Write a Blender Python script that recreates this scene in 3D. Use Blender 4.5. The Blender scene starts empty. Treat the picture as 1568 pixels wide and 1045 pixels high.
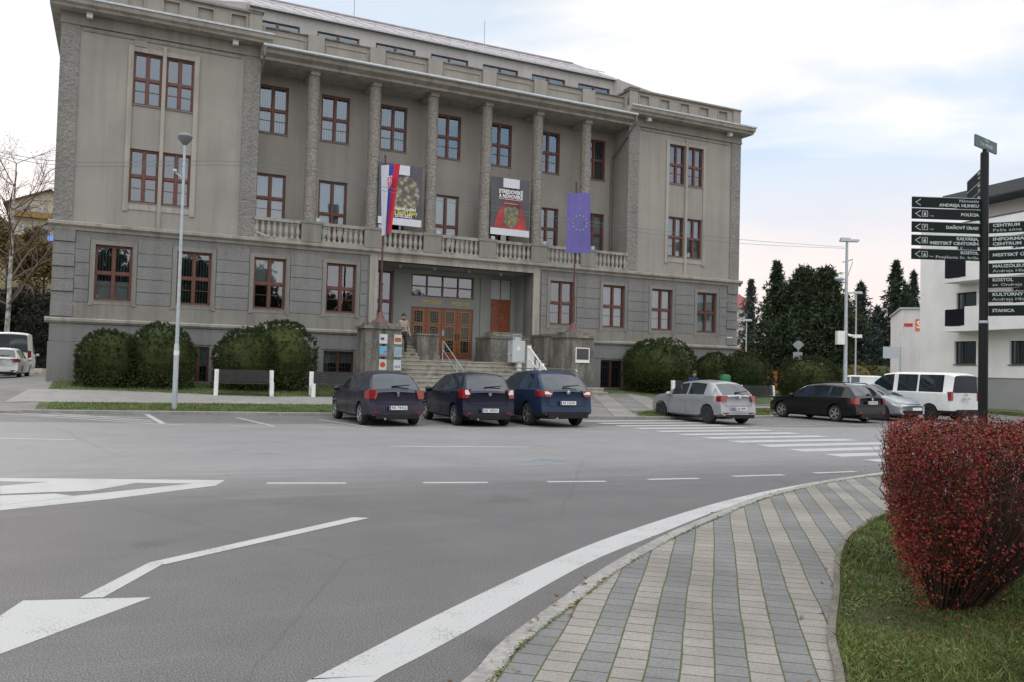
import bpy, bmesh, math, random
from mathutils import Vector, Matrix
from math import sin, cos, pi, radians as RAD
random.seed(7)
sc = bpy.context.scene
col = sc.collection
# ------------------------------------------------------------------ camera
FPX, PIT, ROL, TH, EYE = 1266.0, RAD(1.9101), RAD(1.5087), RAD(25.609), 1.7
cd = bpy.data.cameras.new("camera"); cam = bpy.data.objects.new("camera", cd); col.objects.link(cam)
cd.sensor_width = 36; cd.lens = 36*FPX/1568; cd.clip_end = 4000; cd.clip_start = .05
d0 = Vector((0, cos(PIT), sin(PIT))); u0 = Vector((0, -sin(PIT), cos(PIT))); r0 = Vector((1, 0, 0))
cx = r0*cos(ROL)+u0*sin(ROL); cy = u0*cos(ROL)-r0*sin(ROL)
M = Matrix((cx, cy, -d0)).transposed().to_4x4(); M.translation = Vector((0, 0, EYE)); cam.matrix_world = M
sc.camera = cam
# ------------------------------------------------------------------ world (dusk sky with soft clouds)
SUN_EL, SUN_AZ = RAD(16), RAD(-38)          # behind the museum, to the left
wd = bpy.data.worlds.new("World"); sc.world = wd; wd.use_nodes = True
nt = wd.node_tree; nt.nodes.clear(); N = nt.nodes.new; LK = nt.links.new
out = N('ShaderNodeOutputWorld'); bg = N('ShaderNodeBackground'); bg.inputs[1].default_value = 0.12
sky = N('ShaderNodeTexSky'); sky.sky_type = 'NISHITA'; sky.sun_disc = False; sky.sun_elevation = SUN_EL; sky.sun_rotation = SUN_AZ
sky.air_density = 1.0; sky.dust_density = 1.5; sky.ozone_density = 1.5
tc = N('ShaderNodeTexCoord'); mp = N('ShaderNodeMapping'); mp.inputs['Scale'].default_value = (1.1, 1.1, 4.2); mp.inputs['Location'].default_value = (1.7, 2.4, .3)
mp.inputs['Rotation'].default_value = (0, RAD(8), 0)
nz = N('ShaderNodeTexNoise'); nz.inputs['Scale'].default_value = 1.5; nz.inputs['Detail'].default_value = 7; nz.inputs['Roughness'].default_value = .52; nz.inputs['Distortion'].default_value = .35
rp = N('ShaderNodeValToRGB'); rp.color_ramp.elements[0].position = .43; rp.color_ramp.elements[1].position = .58
nz2 = N('ShaderNodeTexNoise'); nz2.inputs['Scale'].default_value = 2.3; nz2.inputs['Detail'].default_value = 4
LK(tc.outputs['Generated'], mp.inputs[0]); LK(mp.outputs[0], nz.inputs[0]); LK(mp.outputs[0], nz2.inputs[0]); LK(nz.outputs[0], rp.inputs[0])
# cloud colour: warm pink near the horizon, cool white above
sx = N('ShaderNodeSeparateXYZ'); LK(tc.outputs['Generated'], sx.inputs[0])
rz = N('ShaderNodeValToRGB'); e = rz.color_ramp.elements
e[0].position = 0.0; e[0].color = (7.1, 6.3, 6.0, 1)
e[1].position = .45; e[1].color = (7.1, 6.95, 6.8, 1)
x_ = rz.color_ramp.elements.new(.13); x_.color = (8.1, 6.9, 6.15, 1)
x_ = rz.color_ramp.elements.new(.24); x_.color = (7.3, 7.2, 7.15, 1)
LK(sx.outputs[2], rz.inputs[0])
rb = N('ShaderNodeValToRGB'); e = rb.color_ramp.elements
for i, (p_, c_) in enumerate(((0, (7.6, 6.35, 5.8, 1)), (.5, (5.2, 5.5, 5.9, 1)), (.13, (7.0, 6.35, 6.15, 1)), (.27, (4.6, 5.7, 6.9, 1)))):
    x_ = e[i] if i < 2 else e.new(p_); x_.position = p_; x_.color = c_
LK(sx.outputs[2], rb.inputs[0])
m0 = N('ShaderNodeMixRGB'); m0.inputs[0].default_value = .93; LK(sky.outputs[0], m0.inputs[1]); LK(rb.outputs[0], m0.inputs[2])
m1 = N('ShaderNodeMixRGB'); LK(rp.outputs[0], m1.inputs[0]); LK(m0.outputs[0], m1.inputs[1]); LK(rz.outputs[0], m1.inputs[2])
# grey undersides
m2 = N('ShaderNodeMixRGB'); m2.blend_type = 'MULTIPLY'; r3 = N('ShaderNodeValToRGB')
r3.color_ramp.elements[0].position = .35; r3.color_ramp.elements[0].color = (.93, .94, .97, 1); r3.color_ramp.elements[1].position = .6; r3.color_ramp.elements[1].color = (1, 1, 1, 1)
LK(nz2.outputs[0], r3.inputs[0]); m2.inputs[0].default_value = 1; LK(m1.outputs[0], m2.inputs[1]); LK(r3.outputs[0], m2.inputs[2])
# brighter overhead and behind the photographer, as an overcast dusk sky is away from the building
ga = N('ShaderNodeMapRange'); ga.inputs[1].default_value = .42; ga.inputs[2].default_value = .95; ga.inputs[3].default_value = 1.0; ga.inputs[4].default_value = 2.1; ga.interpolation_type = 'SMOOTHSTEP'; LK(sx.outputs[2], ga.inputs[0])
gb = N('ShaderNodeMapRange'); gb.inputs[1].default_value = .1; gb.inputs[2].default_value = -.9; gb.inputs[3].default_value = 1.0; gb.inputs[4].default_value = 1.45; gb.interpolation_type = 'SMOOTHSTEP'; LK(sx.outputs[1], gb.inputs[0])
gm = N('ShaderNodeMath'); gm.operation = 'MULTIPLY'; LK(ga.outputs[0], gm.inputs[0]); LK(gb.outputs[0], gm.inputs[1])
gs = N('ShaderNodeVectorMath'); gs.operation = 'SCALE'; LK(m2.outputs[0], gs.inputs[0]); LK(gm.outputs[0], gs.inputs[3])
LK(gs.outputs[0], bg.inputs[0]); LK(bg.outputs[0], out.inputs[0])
sl = bpy.data.lights.new("sun", 'SUN'); sl.energy = .5; sl.angle = RAD(20); sl.color = (1, .9, .8)
so = bpy.data.objects.new("sun", sl); col.objects.link(so)
sdir = Vector((sin(SUN_AZ)*cos(SUN_EL), cos(SUN_AZ)*cos(SUN_EL), sin(SUN_EL)))
so.rotation_euler = sdir.to_track_quat('Z', 'Y').to_euler(); so.location = (0, 0, 60)
sc.view_settings.view_transform = 'Standard'; sc.view_settings.look = 'None'; sc.view_settings.exposure = 0.33; sc.view_settings.gamma = 1
# ------------------------------------------------------------------ coordinates
ORG = Vector((-2.00655*1.3, 39.0, 0)); EU = Vector((cos(TH), sin(TH), 0)); EW = Vector((-sin(TH), cos(TH), 0)); CAM = Vector((0, 0, EYE))
def W(u, w, z=0): return ORG+EU*u+EW*w+Vector((0, 0, z))
def LOC(p): q = p-ORG; return q.dot(EU), q.dot(EW)
def interp(x, X, Y):
    if x <= X[0]: return Y[0]
    for i in range(len(X)-1):
        if x <= X[i+1]: return Y[i]+(Y[i+1]-Y[i])*(x-X[i])/(X[i+1]-X[i])
    return Y[-1]
KU = [-60, -20, -14.33, .54, 3.22, 9.0, 10.2, 12, 17, 34]; KW = [-6, -7.4, -8.56, -11.23, -11.87, -11.2, -9.7, -8.8, -8.2, -8]
def kw(u): return interp(u, KU, KW)
def H(u, w):
    k = kw(u); A = interp(u, [-30, -22, -17.5, 22, 30, 40], [.3, .35, .65, .65, .1, .0])
    if w < k-1e-4: return 0.0
    return interp(u, [-18.2, -16.8], [.02, .1])+A*min(1, max(0, 1-w/k))
def RAY(px, py):
    x = (px-784)/FPX; y = -(py-522.5)/FPX
    c, s = cos(ROL), sin(ROL); X = x*c-y*s; U = x*s+y*c
    c, s = cos(PIT), sin(PIT); return Vector((X, c-U*s, s+U*c))
def G0(px, py, z=0): r = RAY(px, py); return CAM+r*((z-EYE)/r.z)
def GL(px, py): return LOC(G0(px, py))
def AT(px, py, Y): r = RAY(px, py); return CAM+r*(Y/r.y)
# ------------------------------------------------------------------ materials
MATS = {}
def mat(name, c, rough=.8, var=.12, scale=3, bump=0, bscale=30, metal=0, spec=.5, c2=None, coat=0, obj=True, fine=0):
    if name in MATS: return MATS[name]
    m = bpy.data.materials.new(name); m.use_nodes = True; t = m.node_tree; b = t.nodes['Principled BSDF']
    b.inputs['Roughness'].default_value = rough; b.inputs['Metallic'].default_value = metal; b.inputs['Specular IOR Level'].default_value = spec
    b.inputs['Coat Weight'].default_value = coat; b.inputs['Coat Roughness'].default_value = .05
    tcn = t.nodes.new('ShaderNodeTexCoord'); n = t.nodes.new('ShaderNodeTexNoise'); n.inputs['Scale'].default_value = scale; n.inputs['Detail'].default_value = 6
    n.inputs['Roughness'].default_value = .6
    t.links.new(tcn.outputs['Object'], n.inputs[0]); r = t.nodes.new('ShaderNodeValToRGB')
    c2 = c2 or tuple(v*(1-var) for v in c); c1 = tuple(min(1, v*(1+var*.6)) for v in c)
    r.color_ramp.elements[0].position = .35; r.color_ramp.elements[1].position = .65
    r.color_ramp.elements[0].color = (*c2, 1); r.color_ramp.elements[1].color = (*c1, 1)
    t.links.new(n.outputs[0], r.inputs[0]); last = r.outputs[0]
    if fine:
        n3 = t.nodes.new('ShaderNodeTexNoise'); n3.inputs['Scale'].default_value = bscale; n3.inputs['Detail'].default_value = 3
        t.links.new(tcn.outputs['Object'], n3.inputs[0])
        r2 = t.nodes.new('ShaderNodeValToRGB'); r2.color_ramp.elements[0].position = .38; r2.color_ramp.elements[1].position = .62
        a = 1-fine; bb = 1+fine; r2.color_ramp.elements[0].color = (a, a, a, 1); r2.color_ramp.elements[1].color = (bb, bb, bb, 1)
        t.links.new(n3.outputs[0], r2.inputs[0]); mx = t.nodes.new('ShaderNodeMixRGB'); mx.blend_type = 'MULTIPLY'; mx.inputs[0].default_value = 1
        t.links.new(last, mx.inputs[1]); t.links.new(r2.outputs[0], mx.inputs[2]); last = mx.outputs[0]
    t.links.new(last, b.inputs['Base Color'])
    if bump:
        n2 = t.nodes.new('ShaderNodeTexNoise'); n2.inputs['Scale'].default_value = bscale; n2.inputs['Detail'].default_value = 4
        t.links.new(tcn.outputs['Object'], n2.inputs[0]); bp = t.nodes.new('ShaderNodeBump'); bp.inputs['Strength'].default_value = 1; bp.inputs['Distance'].default_value = bump
        t.links.new(n2.outputs[0], bp.inputs['Height']); t.links.new(bp.outputs[0], b.inputs['Normal'])
    MATS[name] = m; return m
def rmat(name, cols, rough=.7, scale=1.0, trans=0):
    """colour picked per face island (leaves)"""
    if name in MATS: return MATS[name]
    m = bpy.data.materials.new(name); m.use_nodes = True; t = m.node_tree; b = t.nodes['Principled BSDF']; b.inputs['Roughness'].default_value = rough
    b.inputs['Specular IOR Level'].default_value = .25
    g = t.nodes.new('ShaderNodeNewGeometry'); r = t.nodes.new('ShaderNodeValToRGB'); r.color_ramp.interpolation = 'LINEAR'
    while len(r.color_ramp.elements) < len(cols): r.color_ramp.elements.new(.5)
    for i, c in enumerate(cols): r.color_ramp.elements[i].position = i/(len(cols)-1); r.color_ramp.elements[i].color = (*c, 1)
    t.links.new(g.outputs['Random Per Island'], r.inputs[0])
    tcn = t.nodes.new('ShaderNodeTexCoord'); n = t.nodes.new('ShaderNodeTexNoise'); n.inputs['Scale'].default_value = scale; n.inputs['Detail'].default_value = 3
    t.links.new(tcn.outputs['Object'], n.inputs[0]); r2 = t.nodes.new('ShaderNodeValToRGB')
    r2.color_ramp.elements[0].position = .35; r2.color_ramp.elements[1].position = .65
    r2.color_ramp.elements[0].color = (.62, .62, .62, 1); r2.color_ramp.elements[1].color = (1.2, 1.2, 1.2, 1)
    t.links.new(n.outputs[0], r2.inputs[0]); mx = t.nodes.new('ShaderNodeMixRGB'); mx.blend_type = 'MULTIPLY'; mx.inputs[0].default_value = 1
    t.links.new(r.outputs[0], mx.inputs[1]); t.links.new(r2.outputs[0], mx.inputs[2]); t.links.new(mx.outputs[0], b.inputs['Base Color'])
    MATS[name] = m; return m
def glassmat(name, tint=(.6, .65, .65), refl=.14, rough=.02):
    if name in MATS: return MATS[name]
    m = bpy.data.materials.new(name); m.use_nodes = True; t = m.node_tree; t.nodes.clear()
    o = t.nodes.new('ShaderNodeOutputMaterial'); mx = t.nodes.new('ShaderNodeMixShader'); tr = t.nodes.new('ShaderNodeBsdfTransparent'); gl = t.nodes.new('ShaderNodeBsdfGlossy')
    tr.inputs[0].default_value = (*tint, 1); gl.inputs['Roughness'].default_value = rough; gl.inputs[0].default_value = (.74, .87, 1, 1)
    lw = t.nodes.new('ShaderNodeLayerWeight'); lw.inputs[0].default_value = .35; ma = t.nodes.new('ShaderNodeMath'); ma.operation = 'MULTIPLY_ADD'
    t.links.new(lw.outputs['Fresnel'], ma.inputs[0]); ma.inputs[1].default_value = .9; ma.inputs[2].default_value = refl; ma.use_clamp = True
    # slightly wavy old panes
    tcn = t.nodes.new('ShaderNodeTexCoord'); n = t.nodes.new('ShaderNodeTexNoise'); n.inputs['Scale'].default_value = 1.3
    t.links.new(tcn.outputs['Object'], n.inputs[0]); bp = t.nodes.new('ShaderNodeBump'); bp.inputs['Strength'].default_value = .3; bp.inputs['Distance'].default_value = .006
    t.links.new(n.outputs[0], bp.inputs['Height']); t.links.new(bp.outputs[0], gl.inputs['Normal'])
    t.links.new(ma.outputs[0], mx.inputs[0]); t.links.new(tr.outputs[0], mx.inputs[1]); t.links.new(gl.outputs[0], mx.inputs[2]); t.links.new(mx.outputs[0], o.inputs[0])
    MATS[name] = m; return m
def plaster(name, c, streak=.25, bump=.01, bscale=25, fine=.1, rough=.92, grime=(.10, .095, .085)):
    """weathered render: fine grain, broad patches and vertical run-off streaks"""
    if name in MATS: return MATS[name]
    m = mat(name, c, rough, .10, .5, bump, bscale, fine=fine); t = m.node_tree; b = t.nodes['Principled BSDF']
    src = b.inputs['Base Color'].links[0].from_socket
    tcn = t.nodes.new('ShaderNodeTexCoord'); mpn = t.nodes.new('ShaderNodeMapping'); mpn.inputs['Scale'].default_value = (1.6, 1.6, .12)
    n = t.nodes.new('ShaderNodeTexNoise'); n.inputs['Scale'].default_value = 1.5; n.inputs['Detail'].default_value = 8; n.inputs['Roughness'].default_value = .65
    t.links.new(tcn.outputs['Object'], mpn.inputs[0]); t.links.new(mpn.outputs[0], n.inputs[0]); r = t.nodes.new('ShaderNodeValToRGB')
    r.color_ramp.elements[0].position = .46; r.color_ramp.elements[1].position = .72; r.color_ramp.elements[0].color = (0, 0, 0, 1); r.color_ramp.elements[1].color = (streak, streak, streak, 1)
    t.links.new(n.outputs[0], r.inputs[0]); mx = t.nodes.new('ShaderNodeMixRGB'); t.links.new(r.outputs[0], mx.inputs[0]); t.links.new(src, mx.inputs[1]); mx.inputs[2].default_value = (*grime, 1)
    t.links.new(mx.outputs[0], b.inputs['Base Color']); return m
M_UP = plaster('beige_plaster', (.310, .293, .262), .24, .006, 60, .10)
M_LOW = plaster('grey_plaster', (.203, .203, .195), .45, .012, 18, .15)
M_RUST = plaster('grey_roughcast', (.222, .222, .214), .4, .03, 20, .07)
M_PIL = plaster('pilaster_roughcast', (.245, .238, .218), .3, .09, 11, .12)
M_COL = plaster('column_pebbledash', (.28, .26, .23), .3, .09, 13, .22)
M_TRIM = plaster('stone_trim', (.25, .238, .21), .55, .006, 30, .10)
M_CORN = plaster('cornice_stone', (.37, .35, .305), .6, .006, 30, .08)
M_DIRT = plaster('dirty_stone', (.22, .21, .185), .97, .02, 14, .18, grime=(.05, .05, .042))
def weathered(name, c, dark, sc_=1.1):
    m = plaster(name, c, .9, .02, 14, .15, grime=dark); t = m.node_tree; b = t.nodes['Principled BSDF']; src = b.inputs['Base Color'].links[0].from_socket
    tcn = t.nodes.new('ShaderNodeTexCoord'); mpn = t.nodes.new('ShaderNodeMapping'); mpn.inputs['Scale'].default_value = (1.3, 1.3, .55); n = t.nodes.new('ShaderNodeTexNoise'); n.inputs['Scale'].default_value = sc_; n.inputs['Detail'].default_value = 9; n.inputs['Roughness'].default_value = .7
    t.links.new(tcn.outputs['Object'], mpn.inputs[0]); t.links.new(mpn.outputs[0], n.inputs[0]); r = t.nodes.new('ShaderNodeValToRGB'); r.color_ramp.elements[0].position = .40; r.color_ramp.elements[1].position = .64
    r.color_ramp.elements[0].color = (.85, .85, .85, 1); r.color_ramp.elements[1].color = (0, 0, 0, 1); t.links.new(n.outputs[0], r.inputs[0]); mx = t.nodes.new('ShaderNodeMixRGB'); t.links.new(r.outputs[0], mx.inputs[0]); t.links.new(src, mx.inputs[1]); mx.inputs[2].default_value = (*dark, 1); t.links.new(mx.outputs[0], b.inputs['Base Color']); return m
M_DIRT = weathered('mossy_weathered_stone', (.30, .285, .25), (.075, .07, .058), 1.3)
M_BAL = plaster('balustrade_stone', (.33, .315, .28), .7, .01, 30, .10, grime=(.06, .055, .048))
M_MANS = plaster('pale_attic_plaster', (.42, .42, .41), .2, .006, 30, .06)
M_PORT = plaster('porch_plaster', (.27, .285, .27), .15, .004, 40, .05)
M_STEP = plaster('step_stone', (.36, .34, .29), .75, .01, 30, .15, grime=(.07, .075, .04))
M_WOOD = mat('red_brown_wood', (.125, .042, .028), .45, .25, 8)
M_DOOR = mat('door_wood', (.25, .072, .03), .4, .3, 6)
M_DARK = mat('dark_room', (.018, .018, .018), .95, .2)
M_BLIND = mat('pale_blind', (.62, .66, .64), .9, .06, 6)
M_VBL = mat('grey_vertical_blind', (.2, .23, .22), .9, .2, 20)
M_GLASS = glassmat('window_glass'); M_GLASS2 = glassmat('attic_glass', refl=.16)
M_ROOF = mat('painted_sheet_roof', (.36, .33, .34), .55, .12, 2)
M_ZINC = mat('zinc', (.42, .46, .47), .45, .15, 6, metal=.4)
M_IRON = mat('dark_iron', (.03, .03, .032), .5, .2)
M_WHITE = mat('white_paint', (.78, .78, .76), .5, .06, 6)
M_GALV = mat('galvanised_steel', (.42, .47, .49), .5, .12, 8, metal=.3)
M_BLACKP = mat('black_plastic', (.02, .02, .021), .6, .2)
M_LETW = mat('white_lettering', (.75, .76, .75), .6, .02)
M_GOLD = mat('gold_lettering', (.42, .33, .10), .4, .1, metal=.4)
# ------------------------------------------------------------------ mesh builder
class MB:
    def __init__(s): s.v = []; s.f = []; s.m = []; s.cm = 0
    def V(s, p): s.v.append(tuple(p)); return len(s.v)-1
    def F(s, *i): s.f.append(tuple(i)); s.m.append(s.cm)
    def poly(s, pts): s.F(*[s.V(p) for p in pts])
    def box(s, x0, x1, y0, y1, z0, z1):
        if x1 < x0: x0, x1 = x1, x0
        a = [s.V(p) for p in ((x0, y0, z0), (x1, y0, z0), (x1, y1, z0), (x0, y1, z0), (x0, y0, z1), (x1, y0, z1), (x1, y1, z1), (x0, y1, z1))]
        for q in ((3, 2, 1, 0), (4, 5, 6, 7), (0, 1, 5, 4), (1, 2, 6, 5), (2, 3, 7, 6), (3, 0, 4, 7)): s.F(*[a[i] for i in q])
    def prism(s, pts, z0, z1):
        n = len(pts); a = [s.V((p[0], p[1], z0)) for p in pts]; b = [s.V((p[0], p[1], z1)) for p in pts]
        s.F(*a[::-1]); s.F(*b)
        for i in range(n): j = (i+1) % n; s.F(a[i], a[j], b[j], b[i])
    def extr(s, prof, x0, x1):      # profile in (y,z) swept along x
        n = len(prof); a = [s.V((x0, p[0], p[1])) for p in prof]; b = [s.V((x1, p[0], p[1])) for p in prof]
        s.F(*a); s.F(*b[::-1])
        for i in range(n): j = (i+1) % n; s.F(a[j], a[i], b[i], b[j])
    def tube(s, p0, p1, r0, r1=None, n=10, cap=True):
        r1 = r0 if r1 is None else r1; p0 = Vector(p0); p1 = Vector(p1); d = p1-p0
        if d.length < 1e-6: return
        d.normalize(); a = d.orthogonal().normalized(); b = d.cross(a)
        A = [s.V(p0+(a*cos(2*pi*i/n)+b*sin(2*pi*i/n))*r0) for i in range(n)]; B = [s.V(p1+(a*cos(2*pi*i/n)+b*sin(2*pi*i/n))*r1) for i in range(n)]
        for i in range(n): j = (i+1) % n; s.F(A[i], A[j], B[j], B[i])
        if cap: s.F(*A[::-1]); s.F(*B)
    def lathe(s, prof, n=16, o=(0, 0, 0), ax='z'):
        R = []
        for r, z in prof:
            ring = []
            for i in range(n):
                a = 2*pi*i/n
                p = (r*cos(a), r*sin(a), z) if ax == 'z' else (z, r*cos(a), r*sin(a))
                ring.append(s.V((p[0]+o[0], p[1]+o[1], p[2]+o[2])))
            R.append(ring)
        for k in range(len(R)-1):
            for i in range(n): j = (i+1) % n; s.F(R[k][i], R[k][j], R[k+1][j], R[k+1][i])
        s.F(*R[0][::-1]); s.F(*R[-1])
    def sphere(s, o, r, n=10, m=6, sc_=(1, 1, 1)):
        pr = [(max(.001, sin(pi*k/m)), -cos(pi*k/m)) for k in range(m+1)]; base = len(s.v)
        s.lathe(pr, n)
        for i in range(base, len(s.v)): x, y, z = s.v[i]; s.v[i] = (o[0]+x*r*sc_[0], o[1]+y*r*sc_[1], o[2]+z*r*sc_[2])
    def build(s, name, mats, parent=None, smooth=False, loc=None, rz=None):
        me = bpy.data.meshes.new(name); me.from_pydata(s.v, [], s.f)
        mats = mats if isinstance(mats, (list, tuple)) else [mats]
        for m in mats: me.materials.append(m)
        if len(mats) > 1: me.polygons.foreach_set('material_index', s.m)
        if smooth:
            me.polygons.foreach_set('use_smooth', [True]*len(me.polygons))
            if smooth is not True: me.set_sharp_from_angle(angle=RAD(smooth))
        me.update()
        o = bpy.data.objects.new(name, me); col.objects.link(o)
        if parent: o.parent = parent
        if loc is not None: o.location = loc
        if rz is not None: o.rotation_euler[2] = rz
        return o
def tag(o, label=None, cat=None, group=None, kind=None):
    if label: o['label'] = label
    if cat: o['category'] = cat
    if group: o['group'] = group
    if kind: o['kind'] = kind
    return o
def empty(name, loc, rz=0, label=None, cat=None, group=None):
    o = bpy.data.objects.new(name, None); col.objects.link(o); o.location = loc; o.rotation_euler[2] = rz; o.empty_display_size = .2
    return tag(o, label, cat, group)
def children(o): return [c for c in bpy.data.objects if c.parent == o]
def copy_tree(o, parent=None):
    c = o.copy(); col.objects.link(c); c.parent = parent
    for ch in children(o): copy_tree(ch, c)
    return c
def text(name, s, size, m, parent, loc, rot, align='LEFT', bold=0, width=None, ext=.003):
    cu = bpy.data.curves.new(name, 'FONT'); cu.body = s; cu.size = size; cu.extrude = ext; cu.align_x = align; cu.align_y = 'CENTER'; cu.offset = bold; cu.resolution_u = 2
    t = bpy.data.objects.new('tmp', cu); col.objects.link(t); dg = bpy.context.evaluated_depsgraph_get(); me = bpy.data.meshes.new_from_object(t.evaluated_get(dg))
    bpy.data.objects.remove(t)
    me.materials.clear(); me.materials.append(m); me.name = name
    o = bpy.data.objects.new(name, me); col.objects.link(o); o.parent = parent; o.location = loc; o.rotation_euler = rot
    if width and len(me.vertices):
        xs = [v.co.x for v in me.vertices]; w = max(xs)-min(xs)
        if w > 0: o.scale = (width/w, 1, 1)
    return o
# ------------------------------------------------------------------ ground sheets
def sheet(name, poly, mt, zoff=0.0, grid=.8, hfun=H, kind='structure'):
    """polygon given in museum (u,w) coordinates, laid on the terrain"""
    bm = bmesh.new(); vs = [bm.verts.new((p[0], p[1], 0)) for p in poly]; bm.faces.new(vs)
    us = [p[0] for p in poly]; ws = [p[1] for p in poly]
    def cuts(a, b):
        n = int((b-a)/grid); return [a+(b-a)*(i+1)/(n+1) for i in range(n)] if n < 160 else [a+(b-a)*i/160 for i in range(1, 160)]
    if hfun:
        for c in cuts(min(us), max(us)): bmesh.ops.bisect_plane(bm, geom=bm.verts[:]+bm.edges[:]+bm.faces[:], plane_co=(c, 0, 0), plane_no=(1, 0, 0))
        for c in cuts(min(ws), max(ws)): bmesh.ops.bisect_plane(bm, geom=bm.verts[:]+bm.edges[:]+bm.faces[:], plane_co=(0, c, 0), plane_no=(0, 1, 0))
    for v in bm.verts:
        u, w = v.co.x, v.co.y; v.co.z = (hfun(u, w) if hfun else 0)+zoff
    bmesh.ops.recalc_face_normals(bm, faces=bm.faces[:])
    if sum(f.normal.z for f in bm.faces) < 0: bmesh.ops.reverse_faces(bm, faces=bm.faces[:])
    bmesh.ops.triangulate(bm, faces=[f for f in bm.faces if len(f.verts) > 4])
    me = bpy.data.meshes.new(name); bm.to_mesh(me); bm.free(); me.materials.append(mt)
    o = bpy.data.objects.new(name, me); col.objects.link(o); o.location = ORG; o.rotation_euler[2] = TH
    return tag(o, kind=kind)
def flat(pxs): return [GL(*p) for p in pxs]
# asphalt
def asphalt():
    m = bpy.data.materials.new('asphalt'); m.use_nodes = True; t = m.node_tree; b = t.nodes['Principled BSDF']; b.inputs['Roughness'].default_value = .72; b.inputs['Specular IOR Level'].default_value = .35
    tcn = t.nodes.new('ShaderNodeTexCoord'); L = t.links.new
    def noise(sc_, det=4, rough=.6, src=None):
        n = t.nodes.new('ShaderNodeTexNoise'); n.inputs['Scale'].default_value = sc_; n.inputs['Detail'].default_value = det; n.inputs['Roughness'].default_value = rough
        L(src or tcn.outputs['Object'], n.inputs[0]); return n.outputs[0]
    def ramp(s, p0, c0, p1, c1):
        r = t.nodes.new('ShaderNodeValToRGB'); r.color_ramp.elements[0].position = p0; r.color_ramp.elements[1].position = p1
        r.color_ramp.elements[0].color = (*c0, 1); r.color_ramp.elements[1].color = (*c1, 1); L(s, r.inputs[0]); return r.outputs[0]
    def mix(a, b_, f, mode='MIX'):
        x = t.nodes.new('ShaderNodeMixRGB'); x.blend_type = mode
        if hasattr(f, 'node'): L(f, x.inputs[0])
        else: x.inputs[0].default_value = f
        L(a, x.inputs[1]); L(b_, x.inputs[2]); return x.outputs[0]
    near = ramp(noise(1.2, 6), .3, (.104, .102, .103), .7, (.122, .119, .120))
    old = ramp(noise(.7, 6), .3, (.195, .195, .197), .7, (.23, .23, .232))
    park = ramp(noise(1.5, 6), .3, (.125, .122, .12), .7, (.16, .157, .154))
    sep = t.nodes.new('ShaderNodeSeparateXYZ'); L(tcn.outputs['Object'], sep.inputs[0])
    st = t.nodes.new('ShaderNodeMapping'); st.inputs['Scale'].default_value = (.25, 1.6, 1); L(tcn.outputs['Object'], st.inputs[0])
    wob = noise(1.5, 9, .75, st.outputs[0])
    ma = t.nodes.new('ShaderNodeMath'); ma.operation = 'MULTIPLY_ADD'; L(wob, ma.inputs[0]); ma.inputs[1].default_value = 4.5; L(sep.outputs[1], ma.inputs[2])
    mr = t.nodes.new('ShaderNodeMapRange'); mr.inputs[1].default_value = -23.8; mr.inputs[2].default_value = -20.2; L(ma.outputs[0], mr.inputs[0])
    base = mix(near, old, mr.outputs[0])
    ma2 = t.nodes.new('ShaderNodeMath'); ma2.operation = 'MULTIPLY_ADD'; L(sep.outputs[0], ma2.inputs[0]); ma2.inputs[1].default_value = .17; L(sep.outputs[1], ma2.inputs[2])
    mr2 = t.nodes.new('ShaderNodeMapRange'); mr2.inputs[1].default_value = -14.9; mr2.inputs[2].default_value = -14.6; L(ma2.outputs[0], mr2.inputs[0])
    base = mix(base, park, mr2.outputs[0])
    # worn streaks along the traffic direction
    stk = ramp(wob, .52, (1, 1, 1), .75, (1.16, 1.16, 1.16)); base = mix(base, stk, 1, 'MULTIPLY')
    sp = ramp(noise(95, 3, .8), .40, (.45, .45, .45), .62, (1.9, 1.87, 1.83)); base = mix(base, sp, 1, 'MULTIPLY')
    vs = t.nodes.new('ShaderNodeTexVoronoi'); vs.inputs['Scale'].default_value = 48; L(tcn.outputs['Object'], vs.inputs[0]); st_ = ramp(vs.outputs[0], .12, (1.75, 1.72, 1.68), .2, (1, 1, 1)); gm_ = t.nodes.new('ShaderNodeMath'); gm_.operation = 'GREATER_THAN'; gm_.inputs[1].default_value = .62; sc3 = t.nodes.new('ShaderNodeSeparateColor'); L(vs.outputs[1], sc3.inputs[0]); L(sc3.outputs[0], gm_.inputs[0]); wh = t.nodes.new('ShaderNodeMixRGB'); wh.inputs[1].default_value = (1, 1, 1, 1); L(gm_.outputs[0], wh.inputs[0]); L(st_, wh.inputs[2]); base = mix(base, wh.outputs[0], 1, 'MULTIPLY')
    oil = ramp(noise(.55, 3), .66, (1, 1, 1), .74, (.8, .8, .79)); base = mix(base, oil, 1, 'MULTIPLY')
    # fine cracks
    v = t.nodes.new('ShaderNodeTexVoronoi'); v.feature = 'DISTANCE_TO_EDGE'; v.inputs['Scale'].default_value = .16
    wm = t.nodes.new('ShaderNodeMixRGB'); wm.inputs[0].default_value = .12; L(tcn.outputs['Object'], wm.inputs[1]); nn = t.nodes.new('ShaderNodeTexNoise'); nn.inputs['Scale'].default_value = 1.2; nn.inputs['Detail'].default_value = 6; L(tcn.outputs['Object'], nn.inputs[0]); L(nn.outputs[1], wm.inputs[2])
    L(wm.outputs[0], v.inputs[0]); cr = ramp(v.outputs[0], .0, (.8, .8, .8), .0035, (1, 1, 1)); base = mix(base, cr, .7, 'MULTIPLY')
    L(base, b.inputs['Base Color'])
    bp = t.nodes.new('ShaderNodeBump'); bp.inputs['Distance'].default_value = .004; L(noise(150, 2), bp.inputs['Height']); L(bp.outputs[0], b.inputs['Normal'])
    return m
M_ASPH = asphalt()
M_GRASS = mat('lawn_soil', (.085, .12, .035), .95, .35, 1.2, .03, 40, c2=(.05, .07, .025), fine=.35)
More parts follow.
